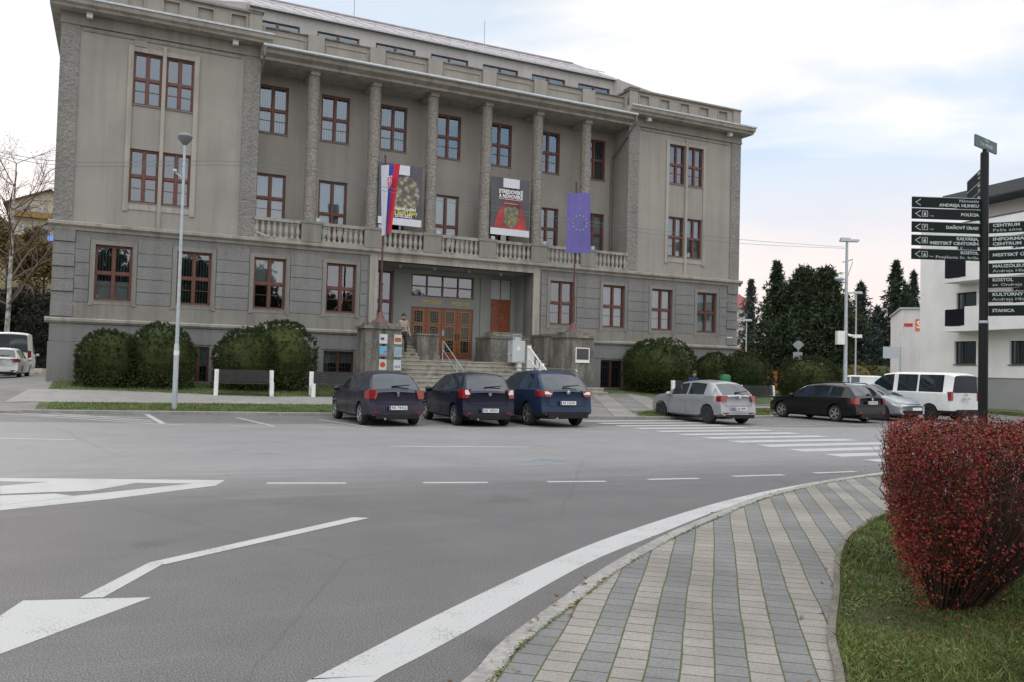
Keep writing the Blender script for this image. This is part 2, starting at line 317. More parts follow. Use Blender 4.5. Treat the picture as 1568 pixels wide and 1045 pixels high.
M_TERR = mat('far_ground', (.07, .085, .04), 1, .3, .05)
M_DRIVE = mat('driveway_asphalt', (.20, .195, .185), .9, .2, .6, .005, 60, fine=.15)
tag(sheet('ground', [(-1500, -1500), (1500, -1500), (1500, 1500), (-1500, 1500)], M_TERR, -.05, hfun=None), kind='structure')
sheet('road', [(-140, -60), (110, -60), (110, 80), (-140, 80)], M_ASPH, 0, hfun=None)
kpts = [(u, kw(u)) for u in [-60, -40, -30, -24, -20]+[x*.5 for x in range(-39, 50)]+[25, 27, 29, 31]]
lawnp = [(-16.6, kw(-16.6))]+[(u, w) for u, w in kpts if u > -16.6 and u <= 30]
HZ = lambda u, w: H(u, max(w, kw(u)+1e-6))
sheet('lawn', lawnp+[(30, 40), (-16.6, 40)], M_GRASS, 0, .9, hfun=HZ)
sheet('driveway', [(u, w) for u, w in kpts if u < -16.6]+[(-16.6, kw(-16.6)), (-16.6, 60), (-60, 60)], M_DRIVE, 0, 1.2, hfun=HZ)
# kerb stones on the far side
M_KERB = plaster('kerb_stone', (.30, .29, .27), .5, .01, 30, .15)
b = MB(); prev = None
for u, w in kpts:
    if u < -24: continue
    z = .008+interp(u, [-18.2, -16.8], [.02, .1])
    ring = [b.V((u, w-.13, -.05)), b.V((u, w-.13, z-.015)), b.V((u, w-.11, z)), b.V((u, w+.015, z)), b.V((u, w+.015, -.05))]
    if prev:
        for i in range(4): b.F(prev[i], ring[i], ring[i+1], prev[i+1])
    prev = ring
tag(b.build('kerb', M_KERB, loc=ORG, rz=TH), kind='structure')
def paving(name, ang, wdt, lng, ca, cb, joint, jw=.007, vary=.12):
    m = bpy.data.materials.new(name); m.use_nodes = True; t = m.node_tree; b = t.nodes['Principled BSDF']; b.inputs['Roughness'].default_value = .9; L = t.links.new
    tcn = t.nodes.new('ShaderNodeTexCoord'); mpn = t.nodes.new('ShaderNodeMapping'); mpn.vector_type = 'POINT'; mpn.inputs['Rotation'].default_value[2] = ang; L(tcn.outputs['Object'], mpn.inputs[0])
    nw = t.nodes.new('ShaderNodeTexNoise'); nw.inputs['Scale'].default_value = .7; L(mpn.outputs[0], nw.inputs[0])
    vm = t.nodes.new('ShaderNodeVectorMath'); vm.operation = 'SCALE'; vm.inputs[3].default_value = .05; L(nw.outputs[1], vm.inputs[0])
    va = t.nodes.new('ShaderNodeVectorMath'); L(mpn.outputs[0], va.inputs[0]); L(vm.outputs[0], va.inputs[1])
    def brick(c1, c2):
        k = t.nodes.new('ShaderNodeTexBrick'); k.inputs['Scale'].default_value = 1; k.inputs['Brick Width'].default_value = lng; k.inputs['Row Height'].default_value = wdt; k.inputs['Mortar Size'].default_value = jw; k.inputs['Mortar Smooth'].default_value = .3
        k.offset = .37; k.offset_frequency = 2; k.inputs['Color1'].default_value = (*c1, 1); k.inputs['Color2'].default_value = (*c2, 1); k.inputs['Mortar'].default_value = (*joint, 1); L(va.outputs[0], k.inputs[0]); return k
    A = brick(ca, tuple(c*(1-vary) for c in ca)); B = brick(cb, tuple(c*(1-vary) for c in cb))
    sep = t.nodes.new('ShaderNodeSeparateXYZ'); L(va.outputs[0], sep.inputs[0])
    d = t.nodes.new('ShaderNodeMath'); d.operation = 'DIVIDE'; L(sep.outputs[1], d.inputs[0]); d.inputs[1].default_value = wdt*2
    fr = t.nodes.new('ShaderNodeMath'); fr.operation = 'FRACT'; L(d.outputs[0], fr.inputs[0]); gt = t.nodes.new('ShaderNodeMath'); gt.operation = 'GREATER_THAN'; L(fr.outputs[0], gt.inputs[0]); gt.inputs[1].default_value = .5
    mx = t.nodes.new('ShaderNodeMixRGB'); L(gt.outputs[0], mx.inputs[0]); L(A.outputs[0], mx.inputs[1]); L(B.outputs[0], mx.inputs[2])
    last = mx.outputs[0]
    for s_, lo, hi in ((1.1, .82, 1.12), (60, .86, 1.14)):
        n = t.nodes.new('ShaderNodeTexNoise'); n.inputs['Scale'].default_value = s_; n.inputs['Detail'].default_value = 5; L(tcn.outputs['Object'], n.inputs[0])
        r = t.nodes.new('ShaderNodeValToRGB'); r.color_ramp.elements[0].position = .35; r.color_ramp.elements[1].position = .65; r.color_ramp.elements[0].color = (lo, lo, lo, 1); r.color_ramp.elements[1].color = (hi, hi, hi, 1); L(n.outputs[0], r.inputs[0])
        q = t.nodes.new('ShaderNodeMixRGB'); q.blend_type = 'MULTIPLY'; q.inputs[0].default_value = 1; L(last, q.inputs[1]); L(r.outputs[0], q.inputs[2]); last = q.outputs[0]
    # moss creeping along the long joints
    fa = t.nodes.new('ShaderNodeMath'); fa.operation = 'DIVIDE'; L(sep.outputs[1], fa.inputs[0]); fa.inputs[1].default_value = wdt
    fb = t.nodes.new('ShaderNodeMath'); fb.operation = 'PINGPONG'; L(fa.outputs[0], fb.inputs[0]); fb.inputs[1].default_value = .5
    n = t.nodes.new('ShaderNodeTexNoise'); n.inputs['Scale'].default_value = 2.5; n.inputs['Detail'].default_value = 6; L(tcn.outputs['Object'], n.inputs[0])
    fm = t.nodes.new('ShaderNodeMath'); fm.operation = 'MULTIPLY'; fm.inputs[1].default_value = .055; L(n.outputs[0], fm.inputs[0])
    fl = t.nodes.new('ShaderNodeMath'); fl.operation = 'LESS_THAN'; L(fb.outputs[0], fl.inputs[0]); L(fm.outputs[0], fl.inputs[1])
    q = t.nodes.new('ShaderNodeMixRGB'); L(fl.outputs[0], q.inputs[0]); L(last, q.inputs[1]); q.inputs[2].default_value = (.075, .095, .025, 1) if joint[1] > joint[0] else (*joint, 1)
    L(q.outputs[0], b.inputs['Base Color'])
    bp = t.nodes.new('ShaderNodeBump'); bp.inputs['Distance'].default_value = .006; L(A.outputs['Fac'], bp.inputs['Height']); bp.invert = True; L(bp.outputs[0], b.inputs['Normal'])
    return m
M_PLAZA = paving('plaza_paving', RAD(-64), .9, .3, (.29, .275, .25), (.22, .212, .198), (.14, .13, .115), .01)
M_PATH = plaster('worn_path', (.30, .29, .272), .35, .004, 60, .12)
sheet('path', [(-17.6, -6.0), (-16.2, -6.35), (-12, -6.9), (-7.5, -7.45), (8, -9.0), (9.2, -9.2), (11, -7.6), (14, -7.3), (24, -7), (24, -5.7), (14, -5.9), (8, -6.4), (8, -4.6), (-6, -4.8), (-9.3, -4.95), (-14.4, -3.2), (-17.2, -2.7)], M_PATH, .004, .6, hfun=HZ)
sheet('plaza', [(-6.5, kw(-6.5)+.02), (-2, kw(-2)+.02), (.54, kw(.54)+.02), (2.4, kw(2.4)+.02), (3.0, -10.6), (4.4, -9.7), (8.4, -9.5), (8.0, -2.6), (-6.2, -2.6), (-6.4, -7.5)], M_PLAZA, .008, .6, hfun=HZ)
# near pavement on the photographer's side
K_OUT = [(640, 1110), (723, 1045), (769, 995), (861, 926), (930, 876), (1018, 827), (1079, 800), (1129.6, 778), (1172.7, 763.5), (1244, 746), (1302, 736), (1336, 732), (1400, 724), (1500, 712), (1640, 702)]
G_IN = [(1285, 1130), (1276.6, 1045), (1266.5, 986), (1274.6, 921), (1278.7, 864), (1293, 831.6), (1317, 815), (1342, 799), (1400, 775), (1500, 752), (1640, 735)]
def worldpoly(pxs): return [G0(*p) for p in pxs]
def smoothline(P, n=6):
    out = []
    for i in range(len(P)-1):
        p0 = P[max(0, i-1)]; p1 = P[i]; p2 = P[i+1]; p3 = P[min(len(P)-1, i+2)]
        for k in range(n):
            t = k/n; out.append(.5*((2*p1)+(-p0+p2)*t+(2*p0-5*p1+4*p2-p3)*t*t+(-p0+3*p1-3*p2+p3)*t**3))
    out.append(P[-1]); return out
ko = smoothline(worldpoly(K_OUT)); gi = smoothline(worldpoly(G_IN))
def offs(L, d):
    o = []
    for i, p in enumerate(L):
        t = (L[min(i+1, len(L)-1)]-L[max(i-1, 0)]).normalized(); o.append(p+Vector((t.y, -t.x, 0))*d)
    return o
def flatmesh(name, pts, mt, z):
    b = MB(); b.poly([(p.x, p.y, z) for p in pts]); o = b.build(name, mt); return tag(o, kind='structure')
def ribbon(name, A, B, mt, z0, z1, sides=True):
    b = MB(); pr = None
    for a, c in zip(A, B):
        r = [b.V((a.x, a.y, z0)), b.V((a.x, a.y, z1)), b.V((c.x, c.y, z1)), b.V((c.x, c.y, z0))]
        if pr:
            for i in ((0, 1, 2) if sides else (1,)): b.F(pr[i], r[i], r[i+1], pr[i+1])
        pr = r
    return tag(b.build(name, mt), kind='structure')
pave_out = offs(ko, .13)
M_PAVE = paving('stripe_paving', RAD(-(90-13.8)), .186, .165, (.268, .25, .222), (.186, .184, .18), (.05, .055, .025), .005)
flatmesh('pavement', offs(ko, .06)+gi[::-1], M_PAVE, .045)
ribbon('kerb', ko, pave_out, M_KERB, -.05, .05)
ribbon('kerb', gi, offs(gi, .05), mat('weathered_concrete', (.17, .155, .125), .95, .3, 4, .01, 40, fine=.2), .0, .075)
M_GRASS2 = mat('near_soil', (.06, .085, .025), .95, .35, 2.5, .03, 60, c2=(.075, .06, .03), fine=.4)
g2 = offs(gi, .05)
flatmesh('grass_bed', g2+[Vector((30, 20, 0)), Vector((30, 1, 0)), Vector((2, 1, 0))], M_GRASS2, .06)
# ------------------------------------------------------------------ road markings
def paint():
    m = bpy.data.materials.new('road_paint'); m.use_nodes = True; t = m.node_tree; b = t.nodes['Principled BSDF']; b.inputs['Roughness'].default_value = .75; L = t.links.new
    tcn = t.nodes.new('ShaderNodeTexCoord'); n = t.nodes.new('ShaderNodeTexNoise'); n.inputs['Scale'].default_value = 55; n.inputs['Detail'].default_value = 5; L(tcn.outputs['Object'], n.inputs[0])
    n2 = t.nodes.new('ShaderNodeTexNoise'); n2.inputs['Scale'].default_value = 2.2; n2.inputs['Detail'].default_value = 5; L(tcn.outputs['Object'], n2.inputs[0])
    a = t.nodes.new('ShaderNodeMath'); a.operation = 'MULTIPLY_ADD'; L(n2.outputs[0], a.inputs[0]); a.inputs[1].default_value = .55; L(n.outputs[0], a.inputs[2])
    r = t.nodes.new('ShaderNodeValToRGB'); r.color_ramp.elements[0].position = .56; r.color_ramp.elements[1].position = .70; r.color_ramp.elements[0].color = (.20, .20, .195, 1); r.color_ramp.elements[1].color = (.43, .43, .42, 1)
    L(a.outputs[0], r.inputs[0]); L(r.outputs[0], b.inputs['Base Color']); return m
M_PAINT = paint()
M_BLUE = mat('blue_spray', (.17, .235, .29), .8, .15, 4)
def mark(name, polys, mt=M_PAINT, z=.002):
    b = MB()
    for i, P in enumerate(polys): b.poly([(p.x, p.y, z+.0008*i) for p in P])
    o = b.build(name, mt); tag(o, kind='structure'); return o
mark('crosswalk_marking', [[W(-.5, w), W(3.65, w), W(3.65, w+.52), W(-.5, w+.52)] for w in [-24.5+1.055*k for k in range(12)]])
def line(pxa, pxb, wd):
    a = G0(*pxa); c = G0(*pxb); d = (c-a).normalized(); n = Vector((-d.y, d.x, 0))*wd/2; return [a-n, c-n, c+n, a+n]
dash = [line(a, c, .13) for a, c in (((408, 741), (530, 741)), ((648, 740.5), (747, 740)), ((838, 739), (928, 738.5)), ((992, 735.5), (1070, 734)), ((1122, 731), (1200, 728.5)), ((1246, 726), (1310, 723.5)), ((1370, 720), (1425, 718)))]
mark('lane_marking', dash)
mark('lane_marking', [line((598, 684.5), (808, 685.5), .12), line((-60, 671), (115, 674.5), .12)])
mark('lane_marking', [line(a, c, .11) for a, c in (((0, 634), (250, 651)), ((250, 651), (282, 652)), ((352, 653.5), (420, 654.5)), ((362, 640.5), (420, 654)), ((466, 655.5), (545, 657)), ((488, 643.5), (565, 655.5)), ((590, 656.5), (655, 657.5)), ((668, 652.5), (760, 658)), ((800, 653), (870, 658.5)), ((700, 658), (758, 658.8)), ((800, 658.5), (860, 659)), ((890, 658), (945, 657.5)), ((1150, 655), (1265, 652.5)), ((1300, 652), (1345, 651)))])
hb = [line(a, c, .16) for a, c in (((0, 626), (75, 629)), ((0, 629.5), (130, 634)), ((0, 631.5), (236, 647.5)), ((20, 630), (232, 645)), ((60, 637), (238, 641)), ((180, 635), (228, 636)), ((224, 635.5), (250, 650.5)))]
mark('hatch_marking', hb)
mark('hatch_marking', [worldpoly(p) for p in ([(0, 733), (345, 736.5), (325, 742), (0, 738.5)], [(0, 775), (100, 762), (345, 736.5), (330, 745), (165, 766), (0, 783)], [(0, 745.5), (75, 739.5), (215, 740), (140, 753), (0, 758)], [(-150, 766), (85, 757.5), (120, 762), (0, 775), (-150, 787)], [(-200, 733), (0, 733), (0, 738.5), (-200, 738)])], z=.002)
mark('arrow_marking', [worldpoly([(-90, 1005), (35, 921), (152, 918), (232, 916), (0, 1003), (-90, 1032)]), worldpoly([(122, 917), (228, 863), (252, 861), (248, 866), (158, 916.5)]), worldpoly([(228, 863), (540, 793.5), (566, 794.5), (252, 866)])], z=.002)
e1 = smoothline(worldpoly([(330, 1130), (470, 1045), (500, 1030), (704, 926), (888, 841.5), (1010, 798), (1112, 767.6), (1200, 748), (1296, 732), (1400, 719), (1560, 706)]))
e2 = smoothline(worldpoly([(450, 1130), (576, 1043), (600, 1029), (704, 974), (898, 864.5), (1010, 818.6), (1112, 779), (1200, 755), (1296, 737), (1400, 722.5), (1560, 708)]))
ribbon('edge_line_marking', e1, e2, M_PAINT, 0, .002, False)
mark('blue_arrow_marking', [line((722, 714), (845, 713), .09), line((845, 714), (828, 704), .09), line((805, 709), (828, 704), .07), line((828, 704), (865, 708), .06)], M_BLUE)

# ------------------------------------------------------------------ museum
mus = empty('museum_building', ORG, TH, 'long grey three-storey museum with columns over its central balcony and red-brown windows', 'building')
def wall_holes(b, u0, u1, z0, z1, w, holes, rev=.16, back=False):
    us = sorted({u0, u1, *[h[0] for h in holes], *[h[1] for h in holes]}); zs = sorted({z0, z1, *[h[2] for h in holes], *[h[3] for h in holes]})
    us = [x for x in us if u0 <= x <= u1]; zs = [x for x in zs if z0 <= x <= z1]
    for i in range(len(us)-1):
        for j in range(len(zs)-1):
            cu, cz = (us[i]+us[i+1])/2, (zs[j]+zs[j+1])/2
            if any(h[0] < cu < h[1] and h[2] < cz < h[3] for h in holes): continue
            b.poly([(us[i], w, zs[j]), (us[i+1], w, zs[j]), (us[i+1], w, zs[j+1]), (us[i], w, zs[j+1])])
    for a, c, d, e in holes:
        b.poly([(a, w, d), (a, w+rev, d), (a, w+rev, e), (a, w, e)]); b.poly([(c, w, e), (c, w+rev, e), (c, w+rev, d), (c, w, d)])
        b.poly([(a, w, e), (a, w+rev, e), (c, w+rev, e), (c, w, e)]); b.poly([(c, w, d), (c, w+rev, d), (a, w+rev, d), (a, w, d)])
        if back: b.poly([(a, w+rev, d), (c, w+rev, d), (c, w+rev, e), (a, w+rev, e)])
PROTO = {}
def window(u, w, z0, z1, wd, blind='none', kind='std', surround=0, parent=mus, rev=.15, mt=None, sill=True):
    key = (round(z1-z0, 2), round(wd, 2), blind, kind, surround, sill)
    if key in PROTO:
        o = copy_tree(PROTO[key], parent); o.location = (u, w, z0); return o
    h = z1-z0; x0, x1 = -wd/2, wd/2; r = rev; b = MB()
    f = .065
    b.box(x0, x0+f, r-.05, r+.05, 0, h); b.box(x1-f, x1, r-.05, r+.05, 0, h)
    b.box(x0+f, x1-f, r-.052, r+.05, 0, f); b.box(x0+f, x1-f, r-.052, r+.05, h-(f if kind != 'strip' else .04), h)
    if kind in ('std', 'cross'):
        zt = h*.5 if kind == 'std' else h*.47
        b.box(-.05, .05, r-.07, r+.04, f, h-f); b.box(x0+f, -.05, r-.06, r+.045, zt-.05, zt+.05); b.box(.05, x1-f, r-.06, r+.045, zt-.05, zt+.05)
        for s in (-1, 1):       # casement edges and glazing bar
            xa, xb = sorted((s*.05, s*(wd/2-f)))
            for (za, zb) in ((f, zt-.05), (zt+.05, h-f)):
                b.box(xa, xa+.03, r-.03, r+.03, za, zb); b.box(xb-.03, xb, r-.03, r+.03, za, zb); b.box(xa+.03, xb-.03, r-.031, r+.03, za, za+.035); b.box(xa+.03, xb-.03, r-.031, r+.03, zb-.03, zb)
            b.box(xa+.03, xb-.03, r-.02, r+.02, f+(zt-f)*.52, f+(zt-f)*.52+.022)
    elif kind == 'strip':
        b.box(-.05, .05, r-.06, r+.04, f, h-f)
    elif kind == 'grid':
        for i in range(1, 4): b.box(x0+wd*i/4-.03, x0+wd*i/4+.03, r-.06, r+.04, f, h-f)
        for i in range(4): b.box(x0+wd*i/4+(.03 if i else f), x0+wd*(i+1)/4-(.03 if i < 3 else f), r-.05, r+.035, h*.47-.03, h*.47+.03)
    elif kind == 'low':
        b.box(-.06, .06, r-.07, r+.04, f, h-f)
    o = b.build('window', mt or M_WOOD, parent, loc=(u, w, z0))
    p = MB(); p.poly([(x0+.02, r+.012, .02), (x1-.02, r+.012, .02), (x1-.02, r+.012, h-.02), (x0+.02, r+.012, h-.02)]); p.build('pane', M_GLASS2 if kind == 'strip' else M_GLASS, o)
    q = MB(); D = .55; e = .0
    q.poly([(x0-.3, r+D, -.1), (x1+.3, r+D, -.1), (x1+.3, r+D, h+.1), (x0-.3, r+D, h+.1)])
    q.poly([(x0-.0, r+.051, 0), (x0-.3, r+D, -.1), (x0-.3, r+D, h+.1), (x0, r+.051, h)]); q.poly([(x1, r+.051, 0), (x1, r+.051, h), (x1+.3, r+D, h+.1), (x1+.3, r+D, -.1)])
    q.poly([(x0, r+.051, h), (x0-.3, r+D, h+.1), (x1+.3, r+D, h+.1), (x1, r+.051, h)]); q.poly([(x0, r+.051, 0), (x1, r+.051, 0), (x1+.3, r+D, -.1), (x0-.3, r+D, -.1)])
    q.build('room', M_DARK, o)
    if blind != 'none':
        q = MB(); rb = r+.12
        def pleat(za, zb, xa=x0, xb=x1):
            n = int((xb-xa)/.09)
            for i in range(n):
                a = xa+(xb-xa)*i/n; c = xa+(xb-xa)*(i+1)/n; mid = (a+c)/2
                q.poly([(a, rb, za), (mid, rb+.03, za), (mid, rb+.03, zb), (a, rb, zb)]); q.poly([(mid, rb+.03, za), (c, rb, za), (c, rb, zb), (mid, rb+.03, zb)])
        m = M_BLIND
        if blind == 'full': pleat(.03, h-.03)
        elif blind == 'top': pleat(h*.5, h-.03)
        elif blind == 'bottom': pleat(.03, h*.36)
        elif blind == 'half': pleat(.03, h-.03, x0, -.08)
        elif blind == 'curtain': pleat(h*.45, h-.03)
        elif blind == 'vert':
            m = M_VBL
            for i in range(int(wd/.11)):
                xa = x0+.03+i*.11; q.poly([(xa, rb, .03), (xa+.055, rb+.035, .03), (xa+.055, rb+.035, h-.03), (xa, rb, h-.03)])
        q.build('blind', m, o)
        if blind == 'vert' and kind == 'std' and surround == 2:
            q = MB(); q.poly([(x0+.1, rb-.03, .06), (x1-.1, rb-.03, .06), (x1-.1, rb-.03, h*.36), (x0+.1, rb-.03, h*.36)]); q.build('blind', M_BLIND, o)
    if sill:
        q = MB(); q.box(x0-.02, x1+.02, -.05, r-.052, -.03, .012); q.build('sill', mat('dull_zinc', (.17, .17, .165), .6, .15), o)
    if surround:
        q = MB(); s = .17
        q.box(x0-s, x0, -.045, .005, -.16, h+s); q.box(x1, x1+s, -.045, .005, -.16, h+s); q.box(x0, x1, -.045, .005, h, h+s)
        q.box(x0, x1, -.04, .005, -.16, -.032)
        for sx_ in (-1, 1): q.box(sx_*(wd/2+.03), sx_*(wd/2+s+.03), -.06, -.046, -.2, -.10)
        q.build('surround', M_TRIM, o)
    PROTO[key] = o; return o
GW = [(-14.69, 'vert2'), (-11.70, 'vert'), (-8.67, 'top'), (-5.59, 'none'), (5.59, 'vert'), (8.67, 'full'), (11.70, 'full'), (14.69, 'full')]
gh = 1.33
holes = [(u-gh/2, u+gh/2, 3.975, 6.17) for u, _ in GW]+[(-3.95, 3.95, 1.0, 6.46)]
bas = [(-14.6, .9, .85), (-11.4, .82, .78), (-8.67, 1.3, 1.2), (-5.59, 1.36, 1.28), (8.62, 1.36, .8), (11.7, 1.3, 1.2), (14.69, 1.3, 1.2)]
holes += [(u-w_/2, u+w_/2, z_, 2.24) for u, w_, z_ in bas]
b = MB(); wall_holes(b, -16.82, 16.82, .3, 6.9, 0, holes)
b.poly([(-16.82, 0, .3), (-16.82, 0, 6.9), (-16.82, 14, 6.9), (-16.82, 14, .3)]); b.poly([(16.82, 0, .3), (16.82, 14, .3), (16.82, 14, 6.9), (16.82, 0, 6.9)]); b.poly([(-16.82, 14, .3), (-16.82, 14, 6.9), (16.82, 14, 6.9), (16.82, 14, .3)])
b.build('ground_floor_wall', M_LOW, mus)
# raised roughcast courses between the windows, quoins at the corners
b = MB(); edges = [-16.05]+sum([[u-gh/2-.2, u+gh/2+.2] for u, _ in GW if u < 0], [])+[-4.42]
for sgn in (-1, 1):
    for i in range(0, len(edges), 2):
        a, c = sorted((edges[i]*-sgn, edges[i+1]*-sgn))
        for k, (za, zb) in enumerate(((3.88, 4.37), (4.395, 4.885), (4.91, 5.40), (5.425, 5.92))): b.box(a, c, -.04-.008*(k % 2), .003, za, zb)
        b.box(a, c, -.03, .003, 5.945, 6.5)
    for k in range(7):
        a, c = sorted((sgn*16.07, sgn*16.822)); q = .085 if k % 2 == 0 else .03
        b.box(a, c+0, -q, .003, 3.30+.485*k, 3.30+.485*k+.45)
    a, c = sorted((sgn*16.83, sgn*4.45))
    b.box(a, c, -.035, .003, 2.32, 3.02); b.build('rusticated_course', M_RUST, mus); b = MB(); b.box(a, c, -.028, .003, 3.252, 3.86); b.build('base_band', M_TRIM, mus); b = MB()
b = MB()
for sgn in (-1, 1):
    a, c = sorted((sgn*16.86, sgn*4.45)); L_ = [(-9.28, -8.06)] if 0 else []
    cuts_ = sorted([(max(a, u-w_/2), min(c, u+w_/2)) for u, w_, z_ in bas if a < u < c]); x = a
    for p, q in cuts_+[(c, c)]: b = MB(); b.box(x, p, -.05, .003, .3, 2.29); b.build('plinth', M_RUST, mus); x = q
def band(name, prof, rng, m, w0=0):
    for a, c in rng: b = MB(); b.extr([(y, z) for y, z in prof], a, c); b.build(name, m, mus)
band('plinth_cornice', [(0.002, 3.03), (-.08, 3.03), (-.16, 3.11), (-.17, 3.20), (-.1, 3.235), (.002, 3.25)], [(-17.0, -4.45), (4.45, 17.0)], M_CORN)
band('string_course', [(0.002, 6.66), (-.06, 6.66), (-.10, 6.76), (-.24, 6.84), (-.25, 6.95), (-.12, 6.99), (.002, 6.995)], [(-17.02, 17.02)], M_CORN)
b = MB(); b.box(-17.0, 17.0, -.03, 14, 6.9, 6.98); b.build('balcony_floor', M_TRIM, mus)
# portal surround
b = MB()
for s in (-1, 1):
    a, c = sorted((s*3.95, s*4.32)); b.box(a, c, -.07, 1.0, 3.3, 6.70); a, c = sorted((s*3.95, s*4.10)); b.box(a, c, -.085, -.07, 3.3, 6.6)
for k in range(8): b.box(-3.95+k*.9875+.006, -3.95+(k+1)*.9875-.006, -.075, .4, 6.46, 6.70-.045)
b.build('portal_surround', M_CORN, mus)
# porch recess
b = MB(); hl = [(-1.64, 1.64, 2.07, 4.62), (-1.64, 1.64, 5.14, 6.22), (-3.72, -2.6, 3.5, 6.26), (2.6, 3.72, 3.5, 6.26)]
wall_holes(b, -3.95, 3.95, 1.0, 6.5, 2.0, hl, .14)
b.poly([(-3.95, 0, 1), (-3.95, 0, 6.46), (-3.95, 2, 6.46), (-3.95, 2, 1)]); b.poly([(3.95, 0, 6.46), (3.95, 0, 1), (3.95, 2, 1), (3.95, 2, 6.46)])
b.poly([(-3.95, 0, 6.46), (3.95, 0, 6.46), (3.95, 2, 6.46), (-3.95, 2, 6.46)])
b.build('porch_wall', M_PORT, mus)
b = MB()
for s in (-1, 1): b.box(s*2.0, s*2.56, 1.93, 1.999, 2.0, 6.44)
b.box(-2.0, 2.0, 1.93, 1.999, 6.24, 6.44)
b.build('porch_pilaster', M_PORT, mus)
for x in (-2.6, -.9, .9, 2.6):
    q = MB(); q.lathe([(.02, 6.459), (.09, 6.458), (.10, 6.40), (.07, 6.33), (.02, 6.32)], 12, (x, .9, 0)); q.build('ceiling_lamp', M_GALV, mus, smooth=40)
window(0, 2.0, 5.14, 6.22, 3.28, 'none', 'grid', 0, rev=.1, sill=False)
text('lettering', 'LIPTOVSKÉ', .25, M_GOLD, mus, (-.62, 1.985, 4.87), (pi/2, 0, 0), 'CENTER', .006, 1.05)
text('lettering', 'MÚZEUM', .25, M_GOLD, mus, (.92, 1.985, 4.87), (pi/2, 0, 0), 'CENTER', .006, .9)
# main doors: four leaves with leaded panes
for i in range(4):
    q = MB(); xa = -1.64+.82*i; q.box(xa+.008, xa+.812, 0, .06, .0, 2.53)
    dr = q.build('door', M_DOOR, mus, loc=(0, 2.06, 2.08)); g = MB(); l = MB()
    for j in range(3):
        za = .32+j*.74; x0, x1 = xa+.2, xa+.62; g.box(x0, x1, -.008, -.001, za, za+.56)
        f = .028
        l.box(x0-.04, x1+.04, -.03, -.009, za-.04, za-.0); l.box(x0-.04, x1+.04, -.03, -.009, za+.56, za+.60); l.box(x0-.04, x0, -.03, -.009, za, za+.56); l.box(x1, x1+.04, -.03, -.009, za, za+.56)
        for k in range(1, 5): l.box(x0+.1, x1-.1, -.02, -.009, za+k*.112-.008, za+k*.112+.008)
        l.box(x0, x0+.1, -.019, -.009, za+.272, za+.288); l.box(x1-.1, x1, -.019, -.009, za+.272, za+.288)
        l.box(x0+.09, x0+.105, -.022, -.0095, za, za+.56); l.box(x1-.105, x1-.09, -.022, -.0095, za, za+.56)
    g.build('pane', mat('dark_leaded_glass', (.01, .012, .011), .12, .2), dr); l.build('lead_frame', mat('brass_frame', (.24, .20, .11), .5, .1, metal=.3), dr)
    h_ = MB(); h_.tube((xa+(.74 if i % 2 == 0 else .08), -.06, 1.0), (xa+(.74 if i % 2 == 0 else .08), -.06, 1.3), .014); h_.build('handle', M_IRON, dr)
q = MB(); q.box(.02, .12, 2.03, 2.04, 3.25, 3.52); q.build('door_notice', mat('blue_notice', (.3, .42, .6), .6, .1), mus)
q = MB(); q.box(-2.55, -1.75, 1.88, 1.92, 3.2, 3.5); sg = q.build('information_sign', M_WHITE, mus); q = MB(); q.box(-2.55, -1.75, 1.872, 1.879, 3.2, 3.33); q.build('blue_stripe', mat('blue_sign', (.12, .22, .36), .5, .1), sg)
# side doors at the head of the side stairs
for x, kind in ((-3.16, 'win'), (3.16, 'door')):
    if kind == 'win': window(x, 2.0, 3.5, 6.26, 1.12, 'none', 'cross', 0, rev=.1, sill=False)
    else:
        q = MB(); q.box(x-.56, x-.005, 2.06, 2.12, 3.5, 5.2); q.box(x+.005, x+.56, 2.06, 2.12, 3.5, 5.2)
        for s in (-1, 1):
            for k in range(3): q.box(x+s*.28-.2, x+s*.28+.2, 2.045, 2.06, 3.62+k*.53, 3.62+k*.53+.44)
        dr = q.build('door', M_DOOR, mus); q = MB(); q.tube((x+.06, 2.03, 4.3), (x+.18, 2.03, 4.3), .015); q.build('handle', M_ZINC, dr)
        q = MB(); q.box(x-.54, x-.02, 2.09, 2.1, 5.22, 6.24); q.box(x+.02, x+.54, 2.09, 2.1, 5.22, 6.24); q.build('frosted_pane', mat('frosted_glass', (.42, .46, .45), .5, .1), mus)
        q = MB(); q.box(x-.02, x+.02, 2.07, 2.12, 5.22, 6.24); q.box(x-.56, x+.56, 2.068, 2.12, 5.2, 5.24); q.build('door_frame', M_WOOD, mus)
for u, bl in GW:
    if bl == 'vert2': window(u, 0, 3.975, 6.17, gh, 'vert', 'std', 2)
    else: window(u, 0, 3.975, 6.17, gh, bl, 'std', 1)
for i, (u, w_, z_) in enumerate(bas):
    o = window(u, 0, z_, 2.24, w_, 'curtain' if i < 4 else 'none', 'low', 0, sill=True)
    q = MB()
    n = int(w_/.13)
    for k in range(n): x = -w_/2+.06+k*.13; q.box(x-.009, x+.009, .02, .038, .03, 2.24-z_-.03)
    for zz in (.25, .75): q.box(-w_/2+.03, w_/2-.03, .039, .05, (2.24-z_)*zz-.012, (2.24-z_)*zz+.012)
    q.build('window_bars', M_IRON, o)
